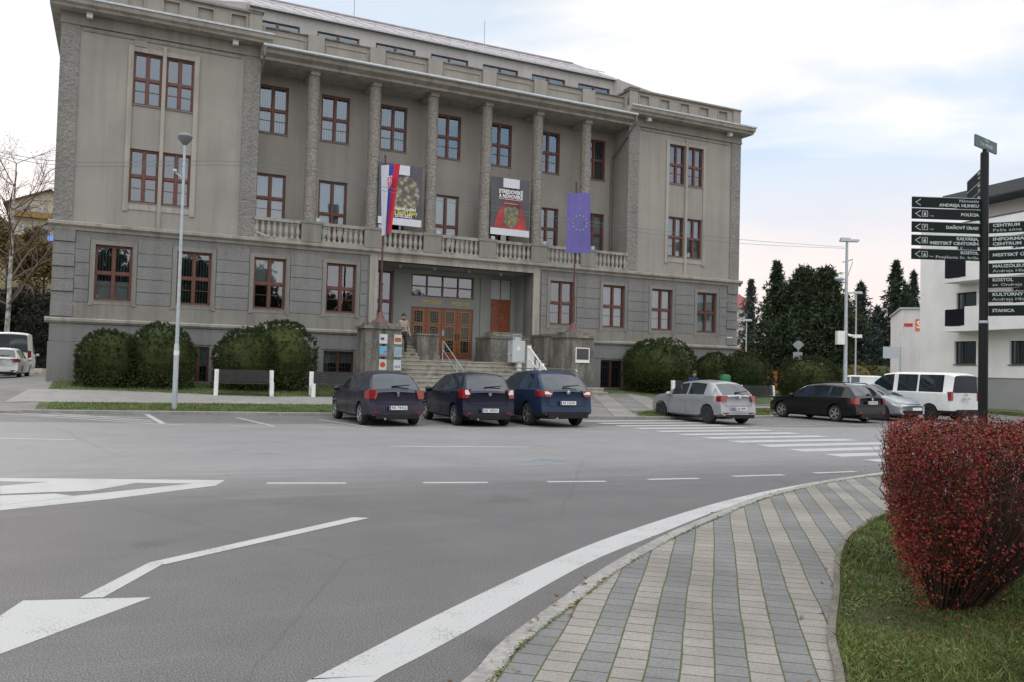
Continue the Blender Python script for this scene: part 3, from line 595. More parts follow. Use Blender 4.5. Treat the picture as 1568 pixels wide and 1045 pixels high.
# wings
for s in (-1, 1):
    a, c = sorted((s*9.41, s*16.82)); b = MB(); ws = [(s*12.53-.535, s*12.53+.535), (s*13.74-.535, s*13.74+.535)]
    hl = [(x0, x1, z0, z1) for x0, x1 in ws for z0, z1 in ((7.97, 10.14), (11.92, 14.06))]
    wall_holes(b, a, c, 6.98, 15.3, 0, hl)
    ou = s*16.82; iu = s*9.41
    for uu in (ou, iu):
        P = [(uu, 0, 6.98), (uu, 14, 6.98), (uu, 14, 15.6), (uu, 0, 15.6)]; b.poly(P if (uu > 0) == (uu == ou) else P[::-1])
    b.poly([(a, 14, 6.98), (a, 14, 15.6), (c, 14, 15.6), (c, 14, 6.98)]); b.build('wing_wall', M_UP, mus)
    b = MB()
    for p, q in ((16.21, 16.87), (9.36, 10.02)):
        x0, x1 = sorted((s*p, s*q)); zz = 6.995
        for k in range(5): b.box(x0, x1, -.055, .003, zz+.004, zz+1.545); zz += 1.55
        b.build('corner_pilaster', M_PIL, mus); b = MB()
    b = MB(); x0, x1 = sorted((s*9.33, s*16.9)); b.box(x0, x1, -.075, .003, 14.78, 15.2); b.box(x0-.02, x1+.02, -.10, .003, 14.70, 14.79)
    xx0, xx1 = sorted((s*16.1, s*10.15)); b.box(xx0, xx1, -.045, .003, 14.52, 14.66); b.build('frieze', M_TRIM, mus)
    for (x0, x1) in ws:
        for z0, z1 in ((7.97, 10.14), (11.92, 14.06)):
            bl = {(-1, 11.92): 'none', (-1, 7.97): 'none', (1, 11.92): 'none', (1, 7.97): 'full'}[(s, z0)]
            window((x0+x1)/2, 0, z0, z1, 1.07, bl, 'std', 0)
    b = MB(); A, B_ = sorted((s*11.8, s*14.47)); mid = s*13.135
    b.box(A, A+.19, -.06, .003, 7.6, 14.28); b.box(B_-.19, B_, -.06, .003, 7.6, 14.28); b.box(A+.19, mid-.07, -.055, .003, 14.06, 14.24); b.box(mid+.07, B_-.19, -.055, .003, 14.06, 14.24)
    b.box(mid-.07, mid+.07, -.09, .003, 6.99, 14.42); b.box(A+.19, mid-.07, -.03, .003, 7.68, 7.95); b.box(mid+.07, B_-.19, -.03, .003, 7.68, 7.95); b.build('window_surround', M_CORN, mus)
    # cornice and gutter
    b = MB(); x0, x1 = (8.72, 17.35); pr = [(.0, 15.16), (-.62, 15.16), (-.66, 15.24), (-.80, 15.30), (-.86, 15.48), (-.74, 15.53), (.0, 15.56)]
    b.extr(pr, *sorted((s*9.0, s*17.25))); b.build('cornice', M_CORN, mus)
    for uu, dd in ((ou, 1), (iu, -1)):
        b = MB(); x0, x1 = sorted((uu, uu+s*dd*.43)); b.box(x0, x1, .003, 1.7 if dd < 0 else 14, 15.17, 15.55); b.build('cornice', M_CORN, mus)
    b = MB(); xx = sorted((s*8.97, s*17.28)); b.box(*xx, -.90, -.87, 15.46, 15.54); b.build('gutter', M_ZINC, mus)
    for x in (10.45, 15.9): q = MB(); q.box(s*x-.11, s*x+.11, -.36, -.13, 14.98, 15.16); q.build('wall_lamp', M_WHITE, mus)
    # parapet with sunk panels
    b = MB(); pan = [(s*(10.32+1.32*k)-.30, s*(10.32+1.32*k)+.30, 15.92, 16.38) for k in range(5)]
    wall_holes(b, a+.02, c-.05, 15.5, 16.55, .02, pan, .1, True); b.box(a+.02, c-.05, .14, .34, 15.5, 16.54)
    for uu in (ou-s*.05, iu+s*.02): x0, x1 = sorted((uu, uu+(-s*.24 if uu == ou-s*.05 else s*.24))); b.box(x0, x1, .34, 8, 15.5, 16.54)
    for p in (9.37, 16.3): x0, x1 = sorted((s*p, s*(p+.52))); b.box(x0, x1, -.05, .018, 15.5, 16.56)
    for k in range(5):
        x = s*(10.32+1.32*k); b.box(x-.36, x-.301, -.01, .018, 15.86, 16.44); b.box(x+.301, x+.36, -.01, .018, 15.86, 16.44); b.box(x-.301, x+.301, -.01, .018, 16.381, 16.44)
    b.build('parapet', M_UP, mus)
    b = MB(); b.box(a-.06, c+.02, -.1, .42, 16.551, 16.64); b.box(*sorted((ou+s*.02, ou-s*.36)), .421, 8, 16.551, 16.64); b.box(*sorted((iu-s*.06, iu+s*.32)), .421, 4, 16.551, 16.64)
    x0, x1 = sorted((s*9.30, s*9.96)); b.box(x0, x1, -.16, .5, 16.641, 16.70); b.build('parapet_coping', M_TRIM, mus)
    b = MB(); b.box(a+.2, c-.2, .3, 13.8, 15.4, 15.62); b.build('wing_roof', M_ROOF, mus)
# recessed centre behind the columns
b = MB(); CW = [2.8*k-.13 for k in range(-3, 4)]; zlow = {-3: 7.97, -2: 7.1, -1: 7.97, 0: 7.1, 1: 7.97, 2: 7.97, 3: 7.97}
hl = [(u-.66, u+.66, 11.95, 14.12) for u in CW]+[(CW[k+3]-.66, CW[k+3]+.66, zlow[k], 10.14) for k in range(-3, 4)]
wall_holes(b, -9.41, 9.41, 6.98, 15.0, 1.55, hl); b.build('loggia_wall', M_UP, mus)
for k in range(-3, 4):
    window(CW[k+3], 1.55, 11.95, 14.12, 1.32, 'vert' if k in (-3, -2, -1, 3, 2) else 'none', 'std', 0)
    window(CW[k+3], 1.55, zlow[k], 10.14, 1.32, {-3: 'full', -2: 'full', -1: 'none', 0: 'full', 1: 'none', 2: 'half', 3: 'full'}[k], 'std', 0)
b = MB(); b.box(-9.41, 9.41, -.30, 1.55, 14.60, 14.72)
for i in range(6): b.box((i-2.5)*2.8-.2, (i-2.5)*2.8+.2, .05, 1.55, 14.42, 14.60)
b.extr([(-.30, 14.721), (-.62, 14.80), (-.72, 14.98), (-.74, 15.04), (-.3, 15.08), (1.5, 15.08), (1.5, 14.721)], -9.405, 9.405); b.build('colonnade_cornice', M_CORN, mus)
b = MB(); b.tube((-9.39, -.80, 15.02), (9.39, -.80, 15.02), .075, n=10); b.box(-9.39, 9.39, -.76, -.3, 15.081, 15.10); b.build('gutter', M_ZINC, mus, smooth=40)
first = None
for i in range(6):
    if not first:
        q = MB(); prof = []; zz = 7.9
        for k in range(6): prof += [(.285-.005*k, zz+.012), (.285-.005*k, zz+1.06), (.268-.005*k, zz+1.075), (.268-.005*k, zz+1.09)]; zz += 1.09
        prof += [(.27, 14.43), (.25, 14.60)]; q.lathe(prof, 28); first = q.build('column', M_COL, mus, smooth=40); o = first
    else: o = first.copy(); col.objects.link(o)
    o.location = ((i-2.5)*2.8, .365, 0)
# balustrade
q = MB(); q.box(-9.405, 9.405, -.12, .14, 7.76, 7.90); q.box(-9.405, 9.405, -.10, .12, 6.999, 7.10); bal = q.build('balustrade', M_BAL, mus)
for i in range(6):
    x = (i-2.5)*2.8; q = MB(); q.box(x-.43, x+.43, -.17, .68, 7.0, 7.80); q.box(x-.47, x+.47, -.2, .72, 7.801, 7.91); q.build('pedestal', M_TRIM, bal)
    q = MB(); q.box(x+.2, x+.38, -.12, .0, 7.915, 8.08); q.build('floodlight', M_GALV, mus)
pr = [(.06, 0), (.075, .0), (.078, .05), (.055, .08), (.095, .22), (.10, .3), (.06, .48), (.05, .52), (.075, .56), (.078, .66)]
bf = None
for bay in range(7):
    xa = -9.41 if bay == 0 else (bay-3.5)*2.8+.43; xb = 9.41 if bay == 6 else (bay-2.5)*2.8-.43
    n = max(6, round((xb-xa)/.25))
    for k in range(n):
        x = xa+(xb-xa)*(k+.5)/n
        if bf is None: q = MB(); q.lathe([(r_*1.0, 7.1+z_) for r_, z_ in pr], 10); bf = q.build('baluster', M_BAL, bal, smooth=50); o = bf
        else: o = bf.copy(); col.objects.link(o)
        o.location = (x, 0, 0)
# attic parapet
b = MB(); b.box(-9.4, 9.4, .28, .5, 15.08, 16.15); b.box(-9.4, 9.4, .24, .28, 15.09, 15.28)
for i in range(8):
    x = (i-3.5)*2.8
    if abs(x) < 9.3: x0, x1 = x-.36, x+.36
    elif x < 0: x0, x1 = -9.4, -9.2
    else: x0, x1 = 9.2, 9.4
    b.box(x0, x1, .14, .28, 15.281, 16.2)
for k in range(-3, 4):
    x = 2.8*k; q0, q1 = x-.98, x+.98
    b.box(q0, q0+.06, .24, .28, 15.29, 15.95); b.box(q1-.06, q1, .24, .28, 15.29, 15.95); b.box(q0+.061, q1-.061, .24, .28, 15.89, 15.95)
b.build('attic_parapet', M_UP, mus)
b = MB(); b.box(-9.4, 9.4, .2, .56, 16.151, 16.2)
b.build('attic_coping', M_DIRT, mus)
# attic storey with strip windows and hipped roof
b = MB(); hl = [(2.8*k-1.0, 2.8*k+1.0, 16.2, 17.18) for k in range(-3, 4)]; wall_holes(b, -9.76, 9.76, 15.08, 17.71, 2.0, hl, .1)
for s in (-1, 1): b.poly([(s*9.76, 1.6, 15.08), (s*9.76, 12, 15.08), (s*9.76, 12, 17.7), (s*9.76, 1.6, 17.7)])
for s in (-1, 1): b.poly([(s*9.76, 1.6, 15.08), (s*9.6, 1.98, 15.08), (s*9.6, 1.98, 17.7), (s*9.76, 1.6, 17.7)])
b.build('attic_wall', M_MANS, mus)
for k in range(-3, 4): window(2.8*k, 2.0, 16.2, 17.18, 2.0, 'none', 'strip', 0, rev=.09, sill=False)
b = MB(); R = [(-10.4, 8, 20.7), (10.4, 8, 20.7)]; E1 = [(-16.5, 1.6, 16.7), (16.5, 1.6, 16.7), (16.5, 14.2, 16.7), (-16.5, 14.2, 16.7)]; Mf = [(-9.75, 1.86, 17.78), (9.75, 1.86, 17.78)]
b.poly([Mf[0], Mf[1], R[1], R[0]]); b.poly([E1[0], Mf[0], R[0]]); b.poly([Mf[1], E1[1], R[1]]); b.poly([E1[1], E1[2], R[1]]); b.poly([E1[3], E1[0], R[0]]); b.poly([E1[2], E1[3], R[0], R[1]])
b.poly([(-16.5, 1.6, 15.6), (-9.75, 1.62, 15.6), Mf[0], E1[0]]); b.poly([(9.75, 1.62, 15.6), (16.5, 1.6, 15.6), E1[1], Mf[1]]); b.poly([E1[1], (16.5, 1.6, 15.6), (16.5, 14.2, 15.6), E1[2]]); b.poly([(-16.5, 1.6, 15.6), E1[0], E1[3], (-16.5, 14.2, 15.6)])
b.poly([(-9.75, 1.86, 17.78), (-9.75, 1.86, 17.70), (9.75, 1.86, 17.70), (9.75, 1.86, 17.78)]); b.poly([(-9.75, 1.86, 17.70), (-9.75, 2, 17.70), (9.75, 2, 17.70), (9.75, 1.86, 17.70)])
rf = b.build('roof', M_ROOF, mus)
q = MB(); n = 24
for k in range(n+1):
    x = -9.6+19.2*k/n; q.tube((x, 1.9, 17.81), (x*10.4/9.75, 7.98, 20.73), .012, n=4)
q.tube((-10.4, 8, 20.75), (10.4, 8, 20.75), .07, n=6)
for s in (-1, 1): q.tube((s*10.4, 8, 20.72), (s*16.4, 1.65, 16.74), .05, n=6)
q.build('roof_seam', M_ROOF, rf)
q = MB()
for k in range(20): x = -9.5+k*.98; q.box(x, x+.03, 2.9, 2.93, 18.28+.02, 18.44)
for zz in (18.44,): q.tube((-9.6, 2.9, zz), (9.6, 2.9, zz), .02, n=4)
q.build('snow_guard', M_GALV, rf)
q = MB(); q.box(-9.75, 9.75, 1.78, 1.86, 17.66, 17.74); q.build('gutter', M_ZINC, mus)
for x, z in ((-3.4, 1.9), (4.4, 1.5)): q = MB(); q.tube((x, 8, 20.7), (x, 8, 20.7+z), .012, n=5); q.build('lightning_rod', M_IRON, rf)
# down pipes
for s in (-1, 1):
    q = MB(); q.tube((s*9.30, -.80, 14.98), (s*9.33, -.76, 14.6), .06); q.tube((s*9.33, -.76, 14.6), (s*9.28, 1.40, 13.2), .05); q.tube((s*9.28, 1.42, 13.2), (s*9.28, 1.42, 7.0), .045); q.build('drain_pipe', mat('dull_zinc', (.17, .17, .165), .6, .15), mus, smooth=40)
    q = MB(); q.tube((s*9.25, -.05, 7.22), (s*8.9, -.62, 6.98), .055); q.build('water_spout', M_ZINC, mus, smooth=40)
q = MB(); q.box(16.1, 16.5, -.075, -.06, 3.55, 3.8); q.build('street_plate', M_WHITE, mus)
q = MB(); q.prism([(-14.28, -.04), (-13.8, -.04), (-13.8, .0), (-14.28, .0)], 14.28, 14.52); q.build('wall_box', M_UP, mus)
# ------------------------------------------------------------------ stairs and piers in front of the porch
b = MB()
nst = 8; rise = (1.95-.55)/nst
prof = []
for k in range(nst):
    z1 = .55+rise*(k+1); w0 = -4.15+.335*k; b.box(-3.88-(.0 if k > 1 else 1.9), 3.88+(.0 if k > 1 else 1.9), w0, w0+.335 if k < nst-1 else 2.0, .2, z1)
    b.box(-3.9-(.0 if k > 1 else 1.9), 3.9+(.0 if k > 1 else 1.9), w0-.035, w0, z1-.06, z1-.001)
stair = b.build('stairs', M_STEP, mus)
for s in (-1, 1):
    b = MB(); n = 10
    for k in range(n):
        z1 = 1.95+.157*(k+1); w0 = -1.45+.27*k; x0, x1 = sorted((s*2.32, s*3.95)); b.box(x0, x1, w0, w0+.27 if k < n-1 else 1.99, 1.951, z1); b.box(x0, x1, w0-.03, w0, z1-.05, z1-.001)
    b.build('side_stairs', M_STEP, mus)
    b = MB(); x0, x1 = sorted((s*1.3, s*2.31)); b.box(x0, x1, -1.05, .75, 1.951, 3.12); b.box(x0-.04, x1+.04, -1.1, .8, 3.121, 3.2); b.box(min(x0, x1)-.05, max(x0, x1)+.05, -1.12, .76, 1.951, 2.2); b.build('stair_block', M_DIRT, mus)
    b = MB(); x0, x1 = sorted((s*3.93, s*4.42)); n = 10
    b.prism([(x0, -2.3), (x1, -2.3), (x1, .0), (x0, .0)], .3, 3.30); b.box(x0-.05, x1+.05, -2.35, -.072, 3.301, 3.40); b.build('cheek_wall', M_DIRT, mus)
    b = MB(); x0, x1 = (s*3.9, s*5.35) if s > 0 else (-5.4, -3.9)
    m_ = (x0+x1)/2
    if s < 0: b.box(x0, m_-.06, -3.62, -2.3, .2, 3.2); b.box(m_+.06, x1, -3.62, -2.3, .2, 3.2); b.box(m_-.06, m_+.06, -3.54, -2.3, .2, 3.2)
    else: b.box(x0, m_-.015, -3.62, -2.3, .2, 3.2); b.box(m_+.015, x1, -3.61, -2.3, .2, 3.2); b.box(m_-.015, m_+.015, -3.6, -2.3, .2, 3.2)
    b.box(x0-.09, x1+.09, -3.72, -2.25, 3.201, 3.32); b.box(x0-.03, x1+.03, -3.66, -2.28, .2, 1.0)
    cxp = -4.62 if s < 0 else 4.6
    b.box(cxp-.62, cxp+.62, -3.5, -2.42, 3.321, 3.46); b.build('pier', M_DIRT, mus)

# ------------------------------------------------------------------ vehicles
def paintmat(name, c, metal=.35, rough=.3): return mat(name, c, rough, .08, 2, metal=metal, coat=.15, spec=.35)
M_TYRE = mat('tyre_rubber', (.018, .018, .018), .85, .15, 20); M_ALLOY = mat('alloy_rim', (.5, .51, .52), .3, .1, 6, metal=.8); M_STEELR = mat('black_rim', (.035, .035, .037), .5, .2)
M_CGLASS = mat('car_glass', (.014, .024, .032), .03, .3, .8, spec=1.0); M_RED = mat('red_lamp_lens', (.24, .008, .010), .15, .15, 20, coat=.8); M_CLEAR = mat('clear_lamp_lens', (.62, .58, .58), .12, .15, 30, coat=.8)
M_PLATE = mat('plate_white', (.72, .73, .72), .5, .03); M_PBLUE = mat('plate_blue', (.03, .08, .35), .5, .05); M_BLACKP.node_tree.nodes['Principled BSDF'].inputs['Specular IOR Level'].default_value = .2; M_UNDER = mat('underbody_black', (.012, .012, .012), .9, .2); M_CHROME = mat('chrome', (.65, .66, .67), .15, .05, metal=1)
M_AMBER = mat('amber_lens', (.6, .2, .03), .2, .1); M_PTEXT = mat('plate_lettering', (.02, .02, .02), .6, .05)
def lerp(L, s):
    xs = [a for a, *_ in L]; return [interp(s, xs, [r[i] for r in L]) for i in range(1, len(L[0]))]
def car(spec, name, label, cat, loc, head, group=None):
    """local +x = forward, y = left; origin under the rear axle"""
    root = empty(name, loc, head, label, cat, group); sp = spec; Lg, Wd, ro, wb, R = sp['L'], sp['W'], sp['ro'], sp['wb'], sp.get('R', .31)
    top = sp['top']; belt = sp['belt']; zb0 = sp.get('zb', .2); Hm = max(r[1] for r in top); bm_ = belt[len(belt)//2][1]
    S = set([0, .03, .08, .15, .25, Lg-.25, Lg-.15, Lg-.07, Lg-.02, Lg]); x = .35
    while x < Lg-.3: S.add(round(x, 3)); x += .14
    for r in top: S.add(r[0])
    for a, c in sp['win']: S.add(a); S.add(c)
    arcs = [ro, ro+wb]; AR = R+.055
    for a in arcs:
        for k in range(13): S.add(round(a-AR*cos(pi*k/12), 3))
    S = sorted(x for x in S if 0 <= x <= Lg); S = [x for i, x in enumerate(S) if i == 0 or x-S[i-1] > .008]
    sections = []
    def smooth_top(s): # light smoothing of the roof line
        v = 0
        for d, w_ in ((-.08, .25), (0, .5), (.08, .25)): v += w_*interp(min(max(s+d, 0), Lg), [r[0] for r in top], [r[1] for r in top])
        return v
    for s in S:
        tz = smooth_top(s); bz = interp(s, [r[0] for r in belt], [r[1] for r in belt]); fr = max(0, min(1, (tz-bz)/(Hm-bz)))
        dr = max(0, 1-s/.55); df = max(0, 1-(Lg-s)/.8); hw = Wd/2*(1-.085*dr**2.2-.17*df**2.2); tm = sp.get('tumble', .19)*1.3
        ar = 0
        for a in arcs:
            if abs(s-a) < AR: ar = max(ar, R+math.sqrt(AR*AR-(s-a)**2))
        z1 = zb0+.03*dr*3+.04*df*2
        P = [(0, z1), (.82*hw, z1), (.975*hw, z1+.07), (1.0*hw, .45), (1.0*hw, .60), (.995*hw, .62+.45*(bz-.62)), (.965*hw, bz), (.925*hw, bz+.035*fr), ((.925-tm*fr)*hw, tz-.085*fr-.02*(1-fr)), ((.84-tm*fr)*hw, tz-.022), ((.5-tm*.4*fr)*hw, tz), (0, tz+.018)]
        out = []
        for i, (px_, pz) in enumerate(P):
            if i > 0 and pz < ar: pz = ar+.002*i
            pz = min(pz, tz+.018-.008*(11-i)); out.append((px_, pz))
        cb = .10*(1 if s < Lg/2 else -1.6)
        def sh(px_, pz):
            k = max(0, 1-s/.5) if s < Lg/2 else max(0, 1-(Lg-s)/.6); q = (px_/hw)**2*cb*k
            if s < .2: q += (-.05 if pz < .58 else (-.05+.05*min(1, (pz-.58)/.04)))*max(0, 1-s/.2)*(1 if sp.get('bump', 1) else 0)
            return q
        sections.append([(s+sh(px_, pz), px_, pz) for px_, pz in out])
    body = MB(); sw = MB(); sw2 = MB(); wsn = MB(); rw = MB(); n = 12
    trimz = sp.get('trim', 0)
    def put(mb, cache, pts):
        ids = []
        for p in pts:
            k = (round(p[0], 4), round(p[1], 4), round(p[2], 4))
            if k not in cache: cache[k] = mb.V((p[0]-ro, p[1], p[2]))
            ids.append(cache[k])
        if len(set(ids)) >= 3: mb.F(*[v for i, v in enumerate(ids) if v not in ids[:i]])
    caches = {id(m): {} for m in (body, sw, sw2, wsn, rw)}
    F0, F1 = sp['front']; R0, R1 = sp['rear']      # s-ranges of windscreen and rear window
    for k in range(len(S)-1):
        sm = (S[k]+S[k+1])/2; A, B_ = sections[k], sections[k+1]
        for i in range(n-1):
            for sd in (1, -1):
                a, b2, c, d = [(p[0], p[1]*sd, p[2]) for p in (A[i], B_[i], B_[i+1], A[i+1])]; q = [a, b2, c, d] if sd < 0 else [d, c, b2, a]
                m = body; body.cm = 1 if (A[i+1][2] < trimz and i < 3) else 0
                if i == 7 and any(x0 <= sm <= x1 for x0, x1 in sp['win']): m = sw if sd > 0 else sw2
                elif i in (9, 10) and F0 < sm < F1: m = wsn
                elif i in (9, 10) and R0 < sm < R1: m = rw
                elif i == 8 and (F0+.05 < sm < F1-.05) and sp.get('wide', 1): m = wsn
                put(m, caches[id(m)], q)
    for k, rev in ((0, 1), (-1, 0)):
        A = sections[k]
        for i in range(n-1):
            q = [(A[i][0], A[i][1], A[i][2]), (A[i+1][0], A[i+1][1], A[i+1][2]), (A[i+1][0], -A[i+1][1], A[i+1][2]), (A[i][0], -A[i][1], A[i][2])]
            m = rw if (k == 0 and sp.get('vanrear') and i in (7, 8)) else body
            body.cm = 1 if (A[i+1][2] < trimz) else 0
            # subdivide across so the end face keeps its curve
            put(m, caches[id(m)], q if not rev else q[::-1])
    bd = body.build('body', [sp['paint'], M_BLACKP], root, smooth=38)
    sw.build('side_window', M_CGLASS, root, smooth=30); sw2.build('side_window', M_CGLASS, root, smooth=30); wsn.build('windscreen', M_CGLASS, root, smooth=30); rw.build('rear_window', M_CGLASS, root, smooth=30)
    u = MB(); u.box(.25-ro, Lg-.35-ro, -Wd/2+.27, Wd/2-.27, zb0-.02, .8); u.build('underbody', M_UNDER, root)
    # wheels
    tw = .205; pr = []
    q = MB(); q.lathe([(R*.62, -tw/2+.02), (R*.66, -tw/2), (R*.95, -tw/2+.01), (R, -tw/2+.05), (R, tw/2-.05), (R*.95, tw/2-.01), (R*.66, tw/2), (R*.62, tw/2-.02)], 28, ax='x')
    wl = q.build('wheel', M_TYRE, root, smooth=40); wl.rotation_euler[2] = pi/2
    q = MB(); q.lathe([(R*.05, .075), (R*.60, .06), (R*.64, .09), (R*.66, .098), (R*.66, -.02), (R*.05, -.02)], 24, ax='x'); q.cm = 0
    rm = None
    q2 = MB(); ns = sp.get('spokes', 5)
    q2.lathe([(R*.60, .05), (R*.61, .10), (R*.665, .104), (R*.67, .05)], 28, ax='x')
    for k in range(ns):
        a = 2*pi*k/ns; ca, sa = cos(a), sin(a)
        for (r0_, r1_, hw0, hw1) in ((.02, R*.62, .032, sp.get('spw', .028)),):
            P = []
            for (rr, ww) in ((r0_, hw0), (r1_, hw1)):
                for g in (-1, 1): P.append((rr*ca-g*ww*sa, rr*sa+g*ww*ca))
            i4 = [q2.V((.09, P[j][0], P[j][1])) for j in (0, 1, 3, 2)]; i5 = [q2.V((.06, P[j][0], P[j][1])) for j in (0, 1, 3, 2)]; q2.F(*i4[::-1])
            for j in range(4): q2.F(i4[j], i4[(j+1) % 4], i5[(j+1) % 4], i5[j])
    q2.lathe([(.001, .098), (.035, .097), (.045, .08)], 12, ax='x')
    rim = q2.build('rim', sp.get('rim', M_ALLOY), wl, smooth=30); dk = q.build('brake_disc', M_UNDER, rim, smooth=30) if 0 else None
    base = MB(); base.lathe([(.001, .052), (R*.6, .05), (R*.62, .03), (R*.62, -.05), (.001, -.05)], 20, ax='x'); base.build('brake_disc', M_STEELR, wl, smooth=40)
    first = True
    for sx_ in (0, wb):
        for sd in (1, -1):
            if first: o = wl; first = False
            else: o = copy_tree(wl, root)
            o.location = (sx_, sd*(Wd/2-.12), R); o.rotation_euler[2] = pi/2*sd
    # lamps at the rear corners, wrapped round the body side
    lz0, lz1 = sp['lamp']; lw = sp.get('lampw', .24)
    for sd in (1, -1):
        hwE = Wd/2*.915
        def RS(x): return .10*(x/hwE)**2-.012
        out_ = [(-ro+RS(hwE-lw), hwE-lw), (-ro+RS(hwE-lw*.5), hwE-lw*.5), (-ro+RS(hwE)-.0, hwE+.004), (-ro+.20, Wd/2*.965+.012), (-ro+sp.get('lampside', .30), Wd/2*.985+.008)]
        inn = [(-ro+.30, Wd/2-.1), (-ro+.15, hwE-lw)]
        pts = out_+inn; pts = [(p[0], p[1]*sd) for p in pts]
        if sd > 0: pts = pts[::-1]
        q = MB(); q.prism(pts, lz0, lz1); q.v = [(v[0]-.012*(v[2] < (lz0+lz1)/2), v[1]+(sd*lw*.28 if (v[2] < (lz0+lz1)/2 and abs(v[1]) < hwE-lw*.4) else 0), v[2]-(.03 if abs(v[1]) > Wd/2*.95 and v[2] > (lz0+lz1)/2 else 0)) for v in q.v]; lp = q.build('tail_light', M_RED, root, smooth=30)
        if sp.get('clear'):
            za = lz0+(lz1-lz0)*.38; q = MB(); y0, y1 = sorted((sd*(hwE-lw*.85), sd*(hwE-lw*.2)))
            q.poly([(-ro+RS(hwE-lw)-.012, y0, za), (-ro+RS(hwE-lw)-.012, y1, za), (-ro+RS(hwE-lw*.4)-.012, y1, lz1-.03), (-ro+RS(hwE-lw*.4)-.012, y0, lz1-.03)][::1]); q.build('reversing_light', M_CLEAR, lp)
        # mirror
        q = MB(); mx = sp['mirror'] - ro; q.sphere((mx, sd*(Wd/2+.10), belt[len(belt)//2][1]+.06), .1, 8, 6, (.8, 1.1, .8)); q.tube((mx+.02, sd*(Wd/2-.08), bm_), (mx, sd*(Wd/2+.06), bm_+.04), .025, n=6); q.build('wing_mirror', sp['paint'], root, smooth=40)
        for dx in sp.get('handles', (1.25, 2.2)):
            q = MB(); y0, y1 = sorted((sd*(Wd/2*.985-.01), sd*(Wd/2*.99+.025))); q.box(dx-ro, dx+.16-ro, y0, y1, bm_-.12, bm_-.09); q.build('door_handle', sp.get('hm', sp['paint']), root)
        # head lamp
        q = MB(); hz = sp.get('head', (.58, .72)); pts = [(Lg-ro-.12, sd*Wd*.26), (Lg-ro-.18, sd*Wd*.37), (Lg-ro-.36, sd*Wd*.445), (Lg-ro-.58, sd*(Wd*.49)), (Lg-ro-.7, sd*Wd*.4), (Lg-ro-.3, sd*Wd*.25)]
        q.prism(pts if sd > 0 else pts[::-1], *hz); q.build('headlight', M_CLEAR, root, smooth=30)
    # plate, bumper strip, wiper, badge
    pz = sp['plate']; px0 = -ro-.012-(.05 if pz < .6 and sp.get('bump', 1) else 0)
    q = MB(); q.box(px0-.012, px0, -.26, .26, pz-.055, pz+.055); pl = q.build('number_plate', M_PLATE, root); q = MB(); q.box(px0-.014, px0-.0125, .215, .258, pz-.052, pz+.052); q.build('blue_band', M_PBLUE, pl)
    text('lettering', sp.get('num', 'RK 743CJ'), .095, M_PTEXT, pl, (px0-.013, -.02, pz), (pi/2, 0, -pi/2), 'CENTER', .001, .4, .0015)
    zt = sp.get('bz', .34); q = MB(); q.box(-ro-.065, -ro+.0, -Wd*.36, Wd*.36, zb0+.02, zt); q.build('rear_bumper_trim', M_BLACKP, root)
    if sp.get('wiper'):
        wz, wx = sp['wiper']; q = MB(); q.tube((wx-ro, .12, wz), (wx-ro+.01, -.42, wz+.05), .022, .012, 6); q.build('rear_wiper', M_BLACKP, root)
    if sp.get('badge'):
        q = MB(); bz_, kind = sp['badge']; x_ = -ro-.004
        if kind == 'round': q.lathe([(.001, x_-.012), (.055, x_-.010), (.06, x_+.02)], 16, (0, 0, bz_), 'x')
        elif kind == 'shield': q.prism([(-.05, .045), (.05, .045), (.05, .0), (.02, -.05), (-.02, -.05), (-.05, 0)], 0, .02)
        else: q.prism([(-.02, -.07), (.035, -.06), (.02, -.01), (.05, .03), (.02, .07), (-.03, .06), (-.045, .01), (-.01, 0)], 0, .02)
        if kind != 'round':
            q.v = [(x_-.004-v[2], -v[0], bz_+v[1]) for v in q.v]
        q.build('badge', M_CHROME, root, smooth=40)
    if not sp.get('vanrear'):
        q = MB(); hx_ = Wd/2*.915; ys = [-hx_*.74+hx_*1.48*i/8 for i in range(9)]; rx = lambda y: -ro+.10*(y/hx_)**2-.010
        for y0, y1 in zip(ys, ys[1:]): q.tube((rx(y0), y0, .635), (rx(y1), y1, .635), .006, n=4)
        for s in (-1, 1): q.tube((rx(ys[0]), s*ys[-1], .635), (rx(ys[0]), s*ys[-1], lz0), .006, n=4)
        q.build('tailgate_seam', M_UNDER, root); q = MB()
        for y0, y1 in zip(ys, ys[1:]): q.tube((rx(y0)-.05, y0, .40), (rx(y1)-.05, y1, .40), .005, n=4)
        q.build('bumper_seam', M_UNDER, root)
        for s in (-1, 1): q = MB(); y0, y1 = sorted((s*hx_*.62, s*hx_*.86)); q.box(rx(y1 if s > 0 else y0)-.066, rx(y1 if s > 0 else y0), y0, y1, .37, .41); q.build('reflector', M_RED, root)
        q = MB(); q.tube((-ro-.10, Wd*.22, zb0+.02), (-ro+.1, Wd*.22, zb0+.03), .03, n=8); q.build('exhaust_pipe', M_CHROME, root)
    # seam lines of doors and tailgate
    q = MB()
    for dx in sp.get('seams', ()):
        for sd in (1, -1):
            y = sd*(Wd/2+.0015); q.tube((dx-ro, y, .3), (dx-ro, y, .62), .004, n=4); q.tube((dx-ro, y, .62), (dx-ro, sd*Wd/2*.968, bm_), .004, n=4)
    if q.v: q.build('door_seam', M_UNDER, root)
    if sp.get('rails'):
        for sd in (1, -1):
            q = MB(); y = sd*Wd*.345; a, c = sp['rails']; q.tube((a-ro, y, Hm-.03), (a+.1-ro, y, Hm+.035), .018, n=6); q.tube((a+.1-ro, y, Hm+.035), (c-.1-ro, y, Hm+.05), .018, n=6); q.tube((c-.1-ro, y, Hm+.05), (c-ro, y, Hm-.03), .018, n=6); q.build('roof_rail', sp.get('railm', M_ALLOY), root)
